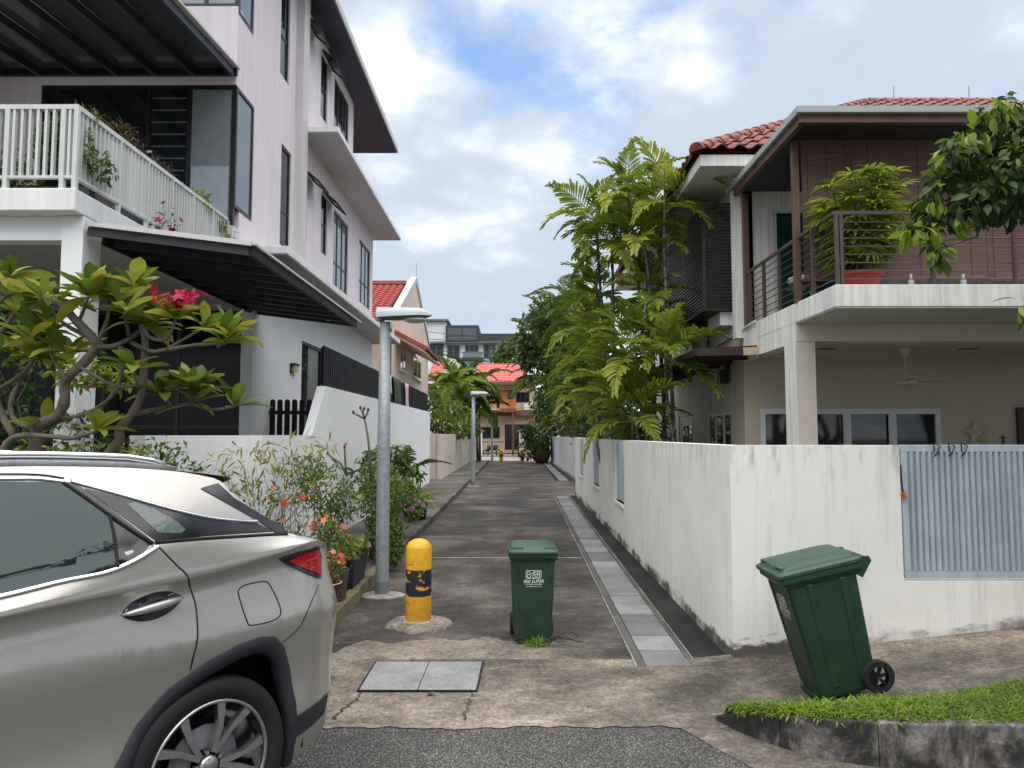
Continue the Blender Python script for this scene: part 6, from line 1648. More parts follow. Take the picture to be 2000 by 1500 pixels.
for k in range(5):
    q = -1.15 + k * .13
    MB().tube([V3(-1.80 + math.cos(q) * .126, 7.12 + math.sin(q) * .126, ZS + .10 + .02 * (k % 2)), V3(-1.80 + math.cos(q + .06) * .132, 7.12 + math.sin(q + .06) * .132, ZS + .14), V3(-1.80 + math.cos(q + .11) * .129, 7.12 + math.sin(q + .11) * .129, ZS + .11)], .004, 4).build('brush_mark', 'cream_glaze', p1)
boxpot(-1.83, 7.62, .25, .25, .27, 'square ribbed purple-brown pot behind the brown round pot', 'pot_purple', 6)
boxpot(-1.87, 8.45, .30, .78, .30, 'long dark navy trough planter beside the lamp post', 'pot_navy')
pot('pot', -2.30, 9.25, 'wide grey glazed pot behind the lamp post', [(.16, 0), (.20, .05), (.24, .30), (.26, .34), (.26, .37), (.235, .37), (.22, .33), (0, .32)], 'pot_grey', .222, .335)
pot('pot', -1.98, 12.2, 'terracotta pot right of the lamp post under purple blooms', [(.13, 0), (.17, .22), (.185, .23), (.185, .26), (.165, .26), (0, .24)], 'pot_terracotta', .166, .245)
pot('pot', -1.93, 14.9, 'black round pot holding the yellow strappy plant', [(.16, 0), (.20, .28), (.215, .29), (.215, .33), (.195, .33), (0, .30)], 'pot_navy', .196, .31)
wt = thing('white_trough', (-2.75, 8.6, ZS), 'white plastic boat-shaped tub standing against the left wall', 'tub')
def tub(u, v):
    L, W_, Hh = 1.3, .34, .34; q = v * PI; e = 1 - .55 * abs(2 * u - 1) ** 2.5
    return (-2.72 - math.cos(q) * W_ * .5 * e, 8.0 + L * u, ZS + .02 + Hh * (1 - math.sin(q) * (1 - .25 * abs(2 * u - 1) ** 2)) + .10 * abs(2 * u - 1) ** 2)
MB().grid(tub, list(np.linspace(0, 1, 13)), list(np.linspace(0, 1, 9))).build('shell', 'plastic_white', wt, smooth=True, solid=.012)
shrub('crown_of_thorns', (-1.80, 7.12, ZS + .24), [((-1.79, 7.12, ZS + .42), (.15, .15, .14), 1)], 260, L_SMALL, .055, 'leaf_mid', 'coral-flowered bush growing from the brown round pot', seed=41, flowers=('petal_coral', 26, .030), stems=8)
shrub('crown_of_thorns', (-1.83, 7.62, ZS + .27), [((-1.83, 7.62, ZS + .50), (.20, .20, .22), 1), ((-1.95, 7.75, ZS + .70), (.16, .16, .12), .6)], 420, L_SMALL, .055, 'leaf_mid', 'larger coral-flowered bush in the square purple-brown pot', seed=42, flowers=('petal_coral', 34, .032), stems=10)
shrub('herb_bed', (-1.87, 8.45, ZS + .3), [((-1.87, 8.2, ZS + .38), (.16, .25, .09), 1), ((-1.87, 8.65, ZS + .38), (.16, .25, .10), 1)], 330, leaf_shape(1, .6, 2, .5, .3, .5, .1), .07, 'leaf_lime', 'low bright green leaves filling the navy trough', seed=43, tone=.35, stems=8, flowers=('petal_pink', 3, .03))
shrub('bougainvillea', (-2.55, 7.9, ZS), [((-2.45, 7.9, 1.15), (.26, .25, .10), 1), ((-2.75, 7.9, .95), (.3, .25, .2), 1), ((-2.15, 7.9, .80), (.2, .2, .2), .8)], 240, L_SMALL, .06, 'leaf_mid', 'orange-flowered bougainvillea sprays above the rear of the car', seed=44, flowers=('petal_coral', 18, .036), stems=12)
shrub('rose_bush', (-2.62, 7.5, ZS), [((-2.52, 7.45, .93), (.07, .06, .06), 1)], 20, L_SMALL, .05, 'leaf_mid', 'single crimson bloom peeping over the car shoulder', seed=49, flowers=('petal_red', 7, .05), stems=3)
# variegated bamboo-like shrub behind the tail of the car
bb = [((-2.95, 8.3, 1.45), (.35, .25, .30), 2), ((-2.55, 8.3, 1.60), (.35, .25, .22), 2), ((-3.2, 8.3, 1.15), (.3, .25, .35), 1.6), ((-2.35, 8.2, 1.25), (.28, .22, .25), 1.3), ((-2.75, 8.3, 1.0), (.4, .25, .25), 1.5), ((-2.1, 8.1, 1.65), (.14, .12, .14), .6), ((-3.35, 8.3, 1.45), (.15, .15, .15), .6)]
shrub('dwarf_bamboo', (-2.75, 8.35, ZS), bb, 470, leaf_shape(1, .16, 3, .6, .3, .35, .02), .13, 'leaf_bamboo', 'airy yellow-green variegated bamboo against the white wall', seed=45, stems=34, stem_r=.006, droop=.55, tone=.5)
# tall shrub in the grey pot and dense shrubs beyond
shrub('murraya_shrub', (-2.30, 9.25, ZS + .33), [((-2.35, 9.25, 1.15), (.33, .3, .30), 2), ((-2.6, 9.3, 1.35), (.25, .25, .22), 1.2), ((-2.1, 9.25, .95), (.2, .2, .2), 1), ((-2.3, 9.25, .75), (.18, .18, .15), .4)], 1500, L_SMALL, .056, 'leaf_mid', 'round-leaved green shrub on pale stems left of the lamp post', seed=46, stems=9, stem_r=.014, stem_mat='bark_green')
shrub('murraya_shrub', (-1.95, 10.1, ZS), [((-1.78, 10.0, .95), (.30, .35, .35), 2), ((-1.72, 10.0, .50), (.26, .35, .35), 2), ((-1.9, 10.5, 1.15), (.3, .3, .25), 1.5), ((-1.62, 9.9, .25), (.16, .25, .15), .6)], 3600, L_SMALL, .058, 'leaf_mid', 'dense trailing green shrub spilling over the kerb right of the lamp post', seed=47, stems=9)
shrub('purple_shrub', (-1.98, 12.2, ZS + .25), [((-1.85, 12.1, .78), (.33, .35, .25), 2), ((-1.65, 12.0, .62), (.2, .25, .18), 1)], 1500, L_SMALL, .062, 'leaf_mid', 'shrub with small purple flowers leaning over the kerb', seed=48, flowers=('petal_purple', 46, .035))
shrub('umbrella_plant', (-2.3, 13.2, ZS), [((-2.25, 13.1, 1.35), (.45, .4, .30), 2), ((-2.0, 13.2, 1.05), (.35, .35, .30), 1.6), ((-2.55, 13.4, 1.0), (.35, .3, .35), 1)], 520, leaf_shape(1, .40, 4, .8, .3, .5, .05), .17, 'leaf_palm_dark', 'broad drooping-leaved plant beside the left wall', seed=50, droop=.8, tone=.45, stems=9)
yp = thing('bromeliad', (-1.93, 14.9, ZS + .3), 'yellow-green strappy plant in the black pot at the kerb', 'plant')
r = np.random.default_rng(51)
sm = [np_mesh('leaf', *leaf_shape(1, .12, 6, 1.2, .35, .35, .03), 'leaf_lime', np.full(21, t_), True) for t_ in (.35, .7, .95)]
for k in range(34):
    a = r.random() * 6.28; el = .35 + r.random() * .95; d = V3(math.cos(a) * math.cos(el), math.sin(a) * math.cos(el), math.sin(el)); x = d.cross(V3(0, 0, 1)).normalized()
    use(sm[int(r.integers(3))], 'leaf', yp, (-1.93, 14.9, ZS + .30), Matrix((x, d, x.cross(d))).transposed().to_euler(), .50 + .35 * r.random())
dp = thing('feather_palm', (-2.4, 16.2, ZS), 'small palm with dark feathery fronds against the peach wall corner', 'palm')
fm_ = [frond_mesh('frond', r, 1.1, 22, .30, .028, .9, 'leaf_palm_dark', False, .12)]
MB().tube([(-2.4, 16.2, ZS), (-2.4, 16.2, 1.0)], .03, 7).build('stem', 'palm_stem', dp)
place_fronds(dp, r, fm_, (-2.4, 16.2, 1.0), 7, (.0, .9), .3, (.8, 1.0))
# bare frangipani cuttings with bud tips
def cutting(label, segs, base, flower=None, seed=0):
    t = thing('frangipani_cutting', base, label, 'plant')
    for pts, rad in segs:
        MB().tube([atY(x, y, base[1]) for x, y in pts], [rad * (1 - .25 * i / (len(pts) - 1)) for i in range(len(pts))], 7).build('branch', 'bark', t, smooth=True)
        e = atY(*pts[-1], base[1])
        if pts[-1][1] < pts[0][1]: MB().lathe([(.006, -.02), (.018, .0), (.012, .025), (0, .035)], e, 8).build('bud', 'wood_dark', t, smooth=True)
    if flower: blossom(t, atY(*flower, base[1]), 3, (.012, .01, .008), .035, 'petal_pink')
cutting('tall bare bud-tipped stem standing left of the lamp post', [([(724, 940), (722, 885), (718, 850), (712, 818)], .017), ([(712, 818), (700, 812), (690, 806)], .013), ([(712, 818), (707, 803), (704, 797)], .012), ([(712, 818), (709, 805), (711, 799)], .011), ([(712, 818), (717, 807), (719, 801)], .012)], (atY(724, 940, 9.6).x, 9.6, ZS))
cutting('forked bare stem with a pink flower above the green shrub', [([(678, 930), (665, 905), (650, 895), (640, 886)], .017), ([(676, 925), (674, 895), (673, 874)], .015), ([(678, 925), (700, 918), (712, 908), (717, 899)], .016)], (atY(678, 930, 9.5).x, 9.5, ZS), (674, 868))

# ================================================================== PALMS AND TREES
r = np.random.default_rng(61)
fr_big = [frond_mesh('frond', r, 1.55, 19, .52, .066, d_, 'leaf_palm', True, tn, .95, .45) for d_, tn in ((.9, .42), (1.2, .55), (1.5, .66), (1.1, .80), (1.35, .30))]
pc1 = thing('palm_clump', (2.7, 14.2, 0), 'tall clump of slender-stemmed feather palms beside the cream house', 'palm')
stems = [(1228, 365, 13.6, 9), (1298, 385, 13.0, 8), (1165, 425, 14.6, 8), (1195, 470, 14.2, 8), (1165, 560, 15.2, 8), (1255, 455, 13.4, 8), (1175, 680, 14.6, 8), (1232, 665, 13.0, 9), (1300, 690, 12.7, 7), (1155, 760, 15.6, 7), (1235, 800, 12.9, 7), (1150, 640, 16.4, 7), (1275, 570, 13.6, 6), (1205, 755, 13.8, 7), (1290, 440, 14.4, 6)]
for i, (px, py, Y, nf) in enumerate(stems):
    top = atY(px, py, Y); base = V3(min(3.3, max(2.1, 2.25 + .75 * (top.x - 1.7) * .8 + r.normal() * .12)), Y + r.normal() * .15, 0)
    pts = [base.lerp(top, t) + V3(.10 * math.sin(3 * t + i), 0, 0) * (1 - t) * t * 4 for t in np.linspace(0, 1, 9)]
    MB().tube(pts, [.040 - .014 * k / 8 for k in range(9)], 8).build('stem', 'palm_stem', pc1, smooth=True)
    MB().tube([top + V3(0, 0, -.55), top + V3(0, 0, -.1)], [.030, .018], 7).build('crownshaft', 'bark_green', pc1, smooth=True)
    place_fronds(pc1, r, fr_big, top, nf + 5, (-.5, 1.25), r.random() * 6, (.50, .86))
# second, shadier clump and trees down the alley
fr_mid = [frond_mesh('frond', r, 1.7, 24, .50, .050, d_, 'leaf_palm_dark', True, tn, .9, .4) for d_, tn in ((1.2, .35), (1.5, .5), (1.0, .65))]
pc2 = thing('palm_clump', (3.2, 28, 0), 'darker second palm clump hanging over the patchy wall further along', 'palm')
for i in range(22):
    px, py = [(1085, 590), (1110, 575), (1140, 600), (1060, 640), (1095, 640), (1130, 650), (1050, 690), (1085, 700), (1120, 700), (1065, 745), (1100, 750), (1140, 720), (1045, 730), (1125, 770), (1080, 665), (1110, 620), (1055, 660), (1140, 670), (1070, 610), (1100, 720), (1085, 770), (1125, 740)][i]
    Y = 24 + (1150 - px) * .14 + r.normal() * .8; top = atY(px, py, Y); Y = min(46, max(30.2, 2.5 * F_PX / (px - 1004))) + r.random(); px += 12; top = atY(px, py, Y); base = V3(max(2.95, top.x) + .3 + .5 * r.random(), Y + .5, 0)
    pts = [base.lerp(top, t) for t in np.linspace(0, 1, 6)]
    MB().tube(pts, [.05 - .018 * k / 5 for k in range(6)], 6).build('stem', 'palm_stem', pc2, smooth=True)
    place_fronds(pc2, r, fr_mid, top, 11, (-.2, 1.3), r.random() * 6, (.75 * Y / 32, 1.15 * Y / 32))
def tree(name, base, trunk_h, blobs, n, shape, size, mat, label, tone=.45, seed=0, tr=.12, group=None):
    t = shrub(name, base, blobs, n, shape, size, mat, label, 'tree', group, tone, stems=max(6, len(blobs)), seed=seed, stem_r=tr)
    return t
def px_blob(px, py, Y, rx, rz, w=1): c = atY(px, py, Y); s = Y / F_PX; return ((c.x, c.y, c.z), (rx * s, (rx + rz) * .5 * s, rz * s), w)
tree('evergreen_tree', (4.2, 40, 0), 3, [px_blob(1040, 650, 40, 28, 40), px_blob(1060, 610, 40, 24, 36), px_blob(1030, 690, 40, 16, 34), px_blob(1090, 680, 40, 40, 70, 2), px_blob(1060, 760, 40, 30, 50)], 2600, L_SMALL, .28, 'leaf_dark', 'dark rounded evergreen rising behind the second palm clump', .62, 71)
tree('hedge_tree', (-5.4, 38, 0), 2, [px_blob(862, 825, 36, 22, 24), px_blob(895, 838, 36, 24, 20), px_blob(850, 790, 37, 14, 25), px_blob(920, 830, 38, 16, 24), px_blob(880, 800, 38, 24, 20)], 1500, L_MED, .24, 'leaf_mid', 'bushy green tree above the peach boundary wall', .55, 72)
pl3 = thing('palm_tree', (atY(889, 900, 42).x, 42, 0), 'solitary palm with bright crown before the far sand-coloured house', 'palm')
top = atY(889, 752, 42); MB().tube([(pl3.location.x, 42, 0), tuple(top)], [.10, .07], 8).build('trunk', 'palm_stem', pl3, smooth=True)
fr_far = [frond_mesh('frond', r, 2.5, 26, .75, .075, d_, 'leaf_palm', False, tn, 1.0, .35) for d_, tn in ((1.3, .35), (1.7, .6))]
place_fronds(pl3, r, fr_far, top, 15, (-.4, 1.2), .5, (.75, 1.0))
pl4 = thing('palm_tree', (atY(925, 900, 48).x, 48, 0), 'dark shaggy palm crown left of the second lamp post', 'palm')
fr_far2 = [frond_mesh('frond', r, 2.4, 26, .75, .085, d_, 'leaf_palm_dark', False, tn, 1.0, .35) for d_, tn in ((1.4, .3), (1.8, .5))]
for (px, py) in ((915, 740), (935, 755), (905, 775), (930, 790), (862, 760)):
    tp = atY(px, py, 48); MB().tube([(tp.x + .1, 48, 0), tuple(tp)], [.09, .06], 7).build('trunk', 'palm_stem', pl4, smooth=True)
    place_fronds(pl4, r, fr_far2, tp, 11, (-.2, 1.3), r.random() * 6, (.8, 1.1))
tree('round_tree', (1.0, 92, 0), 4, [px_blob(992, 680, 92, 20, 20), px_blob(1005, 695, 92, 24, 18), px_blob(975, 698, 92, 16, 12), px_blob(1020, 680, 92, 14, 20)], 1300, L_SMALL, .55, 'leaf_mid', 'round green tree in front of the far modern house', .55, 73)
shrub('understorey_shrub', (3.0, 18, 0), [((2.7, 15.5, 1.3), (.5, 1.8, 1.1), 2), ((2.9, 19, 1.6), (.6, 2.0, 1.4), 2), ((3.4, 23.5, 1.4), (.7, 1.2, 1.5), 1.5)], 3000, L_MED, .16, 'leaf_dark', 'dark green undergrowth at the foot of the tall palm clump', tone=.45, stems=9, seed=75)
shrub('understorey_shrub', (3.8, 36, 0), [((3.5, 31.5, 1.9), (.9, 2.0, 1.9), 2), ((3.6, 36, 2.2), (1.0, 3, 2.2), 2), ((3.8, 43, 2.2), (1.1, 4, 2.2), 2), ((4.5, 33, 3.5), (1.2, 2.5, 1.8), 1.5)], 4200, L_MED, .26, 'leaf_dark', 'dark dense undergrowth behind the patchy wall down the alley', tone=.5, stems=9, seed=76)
cd = thing('cordyline_clump', (2.9, 36, 0), 'yellow-green sword-leaved clump above the far end of the right wall', 'plant')
sm2 = [np_mesh('leaf', *leaf_shape(1, .11, 6, .9, .35, .35, .03), 'leaf_lime', np.full(21, t_), True) for t_ in (.1, .45, .9)] + [np_mesh('leaf', *leaf_shape(1, .12, 6, 1.5, .35, .35, .03), 'leaf_dry', np.full(21, .9), True)]
for (px, py) in ((1075, 830), (1095, 820), (1110, 835), (1065, 815), (1120, 815)):
    Yc = min(48, 2.85 * F_PX / (px - 1004)); c = atY(px, py, Yc); MB().tube([(c.x + .1, Yc, 0), tuple(c)], .06, 6).build('stem', 'bark', cd)
    for k in range(26):
        a = r.random() * 6.28; el = .1 + r.random() * 1.3; d = V3(math.cos(a) * math.cos(el), math.sin(a) * math.cos(el), math.sin(el)); x = d.cross(V3(0, 0, 1)).normalized()
        use(sm2[int(r.integers(4))], 'leaf', cd, c, Matrix((x, d, x.cross(d))).transposed().to_euler(), (.9 + .6 * r.random()) * Yc / 32)
kp = pot('pot', 1.75, 47.5, 'dark bowl pot under the shrub at the far right of the alley', [(.3, -.12), (.5, .1), (.62, .55), (.6, .6), (.5, .5), (0, .45)], 'pot_brown', .52, .5)
shrub('ixora_shrub', (1.75, 47.5, .6), [px_blob(1045, 860, 47.5, 24, 28), px_blob(1030, 880, 47.5, 20, 18), px_blob(1060, 875, 47.5, 20, 22), px_blob(1030, 845, 47.5, 12, 14)], 1100, L_SMALL, .22, 'leaf_dark', 'dark leafy shrub in a bowl pot at the far right', tone=.5, seed=74)
tree('backdrop_tree', (7.0, 60, 0), 3, [px_blob(1075, 800, 60, 30, 50), px_blob(1120, 790, 60, 40, 60), px_blob(1170, 780, 60, 40, 70), px_blob(1230, 790, 60, 50, 60), px_blob(1060, 850, 60, 24, 30), px_blob(1120, 850, 60, 60, 30), px_blob(1200, 850, 60, 60, 30)], 2600, L_MED, .55, 'leaf_dark', 'dark tree mass closing the view behind the right hand palms', .5, 77, .2)
# overhanging street tree, crown reaching in from the right
ot = thing('street_tree', (5.6, 4.9, .25), 'leafy branch of a street tree reaching in from the right picture edge', 'tree')
r = np.random.default_rng(81); YT = 5.4
mb = MB().tube([(5.6, 4.9, .2), (5.5, 5.0, 1.6), (5.3, 5.2, 2.8), (4.9, YT, 3.6), (4.4, YT, 3.95)], [.13, .11, .09, .06, .04], 10); mb.build('trunk', 'bark', ot, smooth=True)
pads = [(1945, 260, 45, 50), (1900, 330, 70, 45), (1970, 340, 50, 60), (1860, 375, 50, 40), (1820, 400, 30, 30), (1930, 390, 55, 35), (1860, 420, 30, 25), (1812, 440, 24, 24), (1825, 488, 14, 24), (1985, 400, 40, 30), (1965, 215, 28, 25), (1880, 290, 30, 30), (1850, 330, 30, 20), (1990, 280, 30, 40), (2040, 300, 60, 80), (2100, 380, 80, 70), (1775, 445, 14, 18)]
blobs = [px_blob(x, y, YT + .25 * math.sin(i * 2.1), a, b, a * b) for i, (x, y, a, b) in enumerate(pads)]
hi = [((6.3, 4.3, 5.4), (1.0, .9, .8), 1), ((6.0, 3.0, 6.1), (1.1, 1.0, .8), 1), ((7.2, 2.4, 5.7), (1.1, 1.0, .9), 1), ((6.6, 1.3, 6.6), (1.1, 1.0, .8), 1), ((7.8, 3.8, 6.9), (1.2, 1.1, .9), 1), ((5.9, 5.2, 5.0), (.7, .7, .7), .6), ((6.4, 2.9, 7.6), (1.2, 1.1, .9), 1), ((7.3, 1.6, 8.4), (1.3, 1.2, .9), 1), ((6.6, .4, 7.8), (1.1, 1.1, .8), 1), ((8.4, 2.8, 9.3), (1.3, 1.2, .9), 1), ((7.6, .2, 9.4), (1.1, 1.1, .8), 1)]
MB().tube([(5.5, 5.0, 1.6), (5.9, 4.4, 3.4), (6.3, 3.6, 5.0), (6.8, 2.8, 6.0)], [.11, .09, .07, .04], 9).tube([(6.3, 3.6, 5.0), (6.9, 2.6, 7.4), (7.4, 1.8, 9.0)], [.07, .05, .03], 8).build('limb', 'bark', ot, smooth=True)
stuff(np_object('crown', leaf_cloud(r, hi, 4200, leaf_shape(1, .42, 3, .7, .3, .55, .08), .17, .6, .4, .8), 'leaf_tree', ot))
bs = MB()
for i, bl in enumerate(blobs):
    bs.tube(twig(r, V3(4.9, YT, 3.6) if i % 2 else V3(4.4, YT, 3.95), Vector(bl[0]), -.05), [.020 * (1 - .7 * k / 5) for k in range(6)], 6)
bs.build('branch', 'bark', ot, smooth=True)
parts = leaf_cloud(r, blobs, 1900, leaf_shape(1, .42, 4, .7, .3, .55, .08), .105, .75, .38, .7)
stuff(np_object('foliage', parts, 'leaf_tree', ot))
for (x, y) in ((1830, 500), (1815, 455), (1785, 450), (1945, 215), (1855, 300), (1825, 385), (1965, 205), (1900, 265), (1880, 425)):
    bl = px_blob(x, y, YT - .15, 18, 20); np_object('young_leaves', leaf_cloud(r, [bl], 16, leaf_shape(1, .42, 4, .7, .3, .55, .08), .12, 1.0, .92, .5), 'leaf_tree', ot)
bl = px_blob(1996, 600, 5.0, 10, 26); np_object('young_leaves', leaf_cloud(r, [bl], 12, leaf_shape(1, .42, 4, .7, .3, .55, .08), .12, 1.0, .85, .5), 'leaf_tree', ot)
# fallen leaf and petals
for (px, py, mt, s, lb) in ((852, 1355, 'leaf_dry', .09, 'curled brown leaf on the concrete below the steel covers'), (660, 1258, 'petal_pink', .03, 'pink petal fallen near the rear of the car'), (812, 1288, 'petal_red', .05, 'reddish scrap of leaf above the steel covers')):
    p = atZ(px, py, .012); v, f = leaf_shape(s, s * .5, 4, .8, .4)
    o = bpy.data.objects.new('fallen_leaf', np_mesh('fallen_leaf', v, f, mt, np.full(len(v), .5), True)); COL.objects.link(o); o.location = p + V3(0, 0, .01); o.rotation_euler = (0, 0, 1.9); tag(o, lb, 'leaf')
# ================================================================== SILVER CAR (local x to the rear, camera side at -y)
PSI = math.radians(53)
el_, ew_ = V3(math.cos(PSI), math.sin(PSI), 0), V3(math.sin(PSI), -math.cos(PSI), 0)
wc = atY(414, 1499, 3.28)
CO = V3(wc.x, wc.y, 0) - ew_ * .93
car = thing('parked_car', (0, 0, 0), 'silver-beige estate-style SUV with red tail light cut off at the left edge', 'car')
def lin(x, pts):
    if x <= pts[0][0]: return pts[0][1]
    for (a, b), (c, d) in zip(pts, pts[1:]):
        if x <= c: return b + (d - b) * (x - a) / (c - a)
    return pts[-1][1]
def sm(x, pts):          # smooth interpolation
    xs = [p[0] for p in pts]
    if x <= xs[0]: return pts[0][1]
    if x >= xs[-1]: return pts[-1][1]
    for i in range(len(pts) - 1):
        if x <= xs[i + 1]:
            h = xs[i+1] - xs[i]; t = (x - xs[i]) / h
            m0 = (pts[i+1][1] - pts[max(0, i-1)][1]) / (xs[i+1] - xs[max(0, i-1)]) * h
            m1 = (pts[min(len(pts)-1, i+2)][1] - pts[i][1]) / (xs[min(len(pts)-1, i+2)] - xs[i]) * h
            return (2*t**3-3*t**2+1)*pts[i][1] + (t**3-2*t**2+t)*m0 + (-2*t**3+3*t**2)*pts[i+1][1] + (t**3-t**2)*m1
ZB_ = [(-3.8, 1.00), (-2.6, 1.08), (-1.6, 1.16), (-.82, 1.24), (-.26, 1.335), (.1, 1.335), (.45, 1.315), (.9, 1.28)]
ZC_ = [(-3.8, .90), (-2.2, 1.06), (-.8, 1.165), (-.1, 1.195), (.3, 1.24), (.55, 1.272), (.9, 1.27)]
ZT_ = [(-3.85, .70), (-3.7, .88), (-3.4, 1.00), (-2.75, 1.10), (-2.55, 1.16), (-1.95, 1.54), (-1.6, 1.632), (-.8, 1.676), (-.36, 1.664), (-.09, 1.638), (.05, 1.610), (.12, 1.585), (.16, 1.530), (.286, 1.42), (.41, 1.330), (.45, 1.312), (.534, 1.292), (.64, 1.262), (.80, 1.215), (.88, 1.17)]
ARCH = [(-.47, .22), (-.455, .34), (-.41, .50), (-.32, .645), (-.20, .755), (-.05, .832), (.10, .875), (.20, .885), (.285, .868), (.355, .80), (.405, .68), (.44, .52), (.458, .36), (.465, .22)]
def arch_in(): return [(.02 + (a - .02) * .875, .22 + (b - .22) * .90) for a, b in ARCH]
AI = arch_in()
def zbot(l):
    for c in (0.0, -2.79):
        q = l - c
        if AI[0][0] < q < AI[-1][0]: return lin(q, AI)
    return .24 + (.14 * max(0, (l - .5) / .38) if l > .5 else 0)
def P(l):
    if l > .35: u = min(1, (l - .35) / .535); return max(.02, (1 - u ** 3.5)) ** (1 / 3.5)
    if l < -2.9: u = min(1, (-2.9 - l) / .95); return max(.02, (1 - u ** 3.0)) ** (1 / 3.0)
    return 1.0
def Wd(l, z):
    zb, zc = sm(l, ZB_), sm(l, ZC_)
    if z <= zb:
        fl = math.exp(-((l - .05) / .48) ** 2) + math.exp(-((l + 2.74) / .48) ** 2)
        off = sm(z, [(.2, -.085), (.30, -.05), (.45, -.022), (.62, -.038), (.80, -.020), (.93, .0), (1.03, -.018), (zc - .055, -.046), (zc - .010, -.022), (zc + .004, -.012), (zb, -.066)])
        off += .022 * fl * math.exp(-((z - .88) / .13) ** 2) - .018 * math.exp(-((l + 1.4) / .8) ** 2) * math.exp(-((z - .6) / .2) ** 2)
        return (.945 + off) * P(l)
    t = (z - zb) / .36
    return (.874 - .170 * t - .045 * t * t) * P(l)
AZ_ = [(.3, .485), (.5, .515), (.75, .535), (.95, .53), (1.08, .487), (1.3, .462)]
def lmap(l, z): return l if l < .35 else .35 + (l - .35) * sm(z, AZ_) / .535
def linv(l, z): return l if l < .35 else .35 + (l - .35) * .535 / sm(z, AZ_)
def S3(l, z, off=0.0, side=1):      # point on the body side
    w = Wd(l, z)
    return V3(lmap(l, z), -side * (w + off), z)
def px_lz(px, py):
    d = ray(px, py); dl, dw = d.dot(el_), d.dot(ew_)
    c = V3(0, 0, CAM_H) - CO; cl, cw = c.dot(el_), c.dot(ew_); w = .9
    for _ in range(30):
        t = (w - cw) / dw; l, z = cl + dl * t, CAM_H + d.z * t
        w = .5 * w + .5 * Wd(max(-3.8, min(.8, linv(l, z))), z)
    return min(.86, linv(l, z)), z
# ---- body shell
ls = sorted(set([round(x, 4) for x in list(np.linspace(-3.84, .35, 66)) + list(np.linspace(.35, .884, 26)) + [.05, .12, .124, .16, .2, .24, .286] + [a for a, b in AI] + [a - 2.79 for a, b in AI] + [AI[0][0] - .002, AI[-1][0] + .002, AI[0][0] - 2.792, AI[-1][0] - 2.788]]))
def zlev(l):
    z0, zt = zbot(l), sm(l, ZT_)
    zb = min(sm(l, ZB_), zt - .012); zc = min(sm(l, ZC_), zb - .012); z0 = min(z0, zc - .04)
    lv = list(np.linspace(z0, zc - .012, 18)) + [zc - .004, zc + .004] + list(np.linspace(zc + .004, zb, 5))[1:] + list(np.linspace(zb, zt, 11))[1:]
    return lv
def tube_side(side):
    mb = MB(); m = None; vs = []
    for l in ls:
        lv = zlev(l); m = len(lv); vs += [S3(l, z, 0, side) for z in lv]
    n = len(ls); mb.add(vs, [(i*m+j, (i+1)*m+j, (i+1)*m+j+1, i*m+j+1) for i in range(n-1) for j in range(m-1)])
    return mb
for sd in (1, -1): tube_side(sd).build('body_side', 'car_paint', car, smooth=True)
def top_pts(l, k):
    zt = sm(l, ZT_); w = Wd(l, zt); u = k / 6 - 1
    cr = .012 if -2.5 < l < .12 else .03
    return V3(lmap(l, zt), w * u, zt + cr * (1 - u * u) * min(1, (l + 3.84) * 2))
for nm, mat, a, b in (('bonnet', 'car_paint', -3.85, -2.56), ('windscreen', 'car_glass', -2.57, -1.94), ('roof', 'car_paint', -1.95, .125), ('rear_window', 'car_glass', .124, .43), ('tailgate', 'car_paint', .429, .89)):
    sl_ = [l for l in ls if a <= l <= b]; sl_ = sorted(set([max(a, ls[0])] + sl_ + [min(b, ls[-1])]))
    MB().grid(lambda l, k: top_pts(l, k), sl_, list(range(13))).build(nm, mat, car, smooth=True)
le = ls[-1]; lv = zlev(le)
for l_, nm in ((ls[-1], 'rear_bumper'), (ls[0], 'front_bumper')):
    lv = zlev(l_); pts = [S3(l_, z, 0, 1) for z in lv] + [S3(l_, z, 0, -1) for z in reversed(lv)]
    MB().add(pts, [tuple(range(len(pts)))]).build(nm, 'car_paint', car)
MB().box(-3.3, .72, -.62, .62, .22, .95).build('underbody', 'gap_black', car)
for sd in (1, -1):
    for c in (0.0, -2.79):
        mb = MB(); q = np.linspace(-.15, PI + .15, 20)
        mb.grid(lambda a, w: V3(c + .03 + .47 * math.cos(a), -sd * w, .36 + .50 * math.sin(a)), list(q), [.58, .90]); mb.build('wheel_well', 'gap_black', car)
        o_, i_ = [(c + a, b) for a, b in ARCH], [(c + a, b - .004) for a, b in AI]
        def dens(pl): return [(pl[i][0] + (pl[i+1][0] - pl[i][0]) * t, pl[i][1] + (pl[i+1][1] - pl[i][1]) * t) for i in range(len(pl) - 1) for t in (0, .5)] + [pl[-1]]
        o_, i_ = dens(o_), dens(i_); n = len(o_); mb = MB()
        vs = [S3(l, z, .003, sd) for l, z in o_] + [S3(l, z, .014, sd) for l, z in [((a[0] * .75 + b[0] * .25), (a[1] * .75 + b[1] * .25)) for a, b in zip(o_, i_)]] + [S3(l, z, .014, sd) for l, z in i_] + [S3(l, z, -.05, sd) for l, z in i_]
        mb.add(vs, [(k*n+j, k*n+j+1, (k+1)*n+j+1, (k+1)*n+j) for k in range(3) for j in range(n-1)]); mb.build('arch_trim', 'cladding', car, smooth=True)
    mb = MB(); mb.grid(lambda l, v: S3(l, .235 + .11 * v, .010, sd), list(np.linspace(-2.30, -.46, 24)), [0, .5, 1]); mb.build('sill_trim', 'cladding', car, smooth=True)
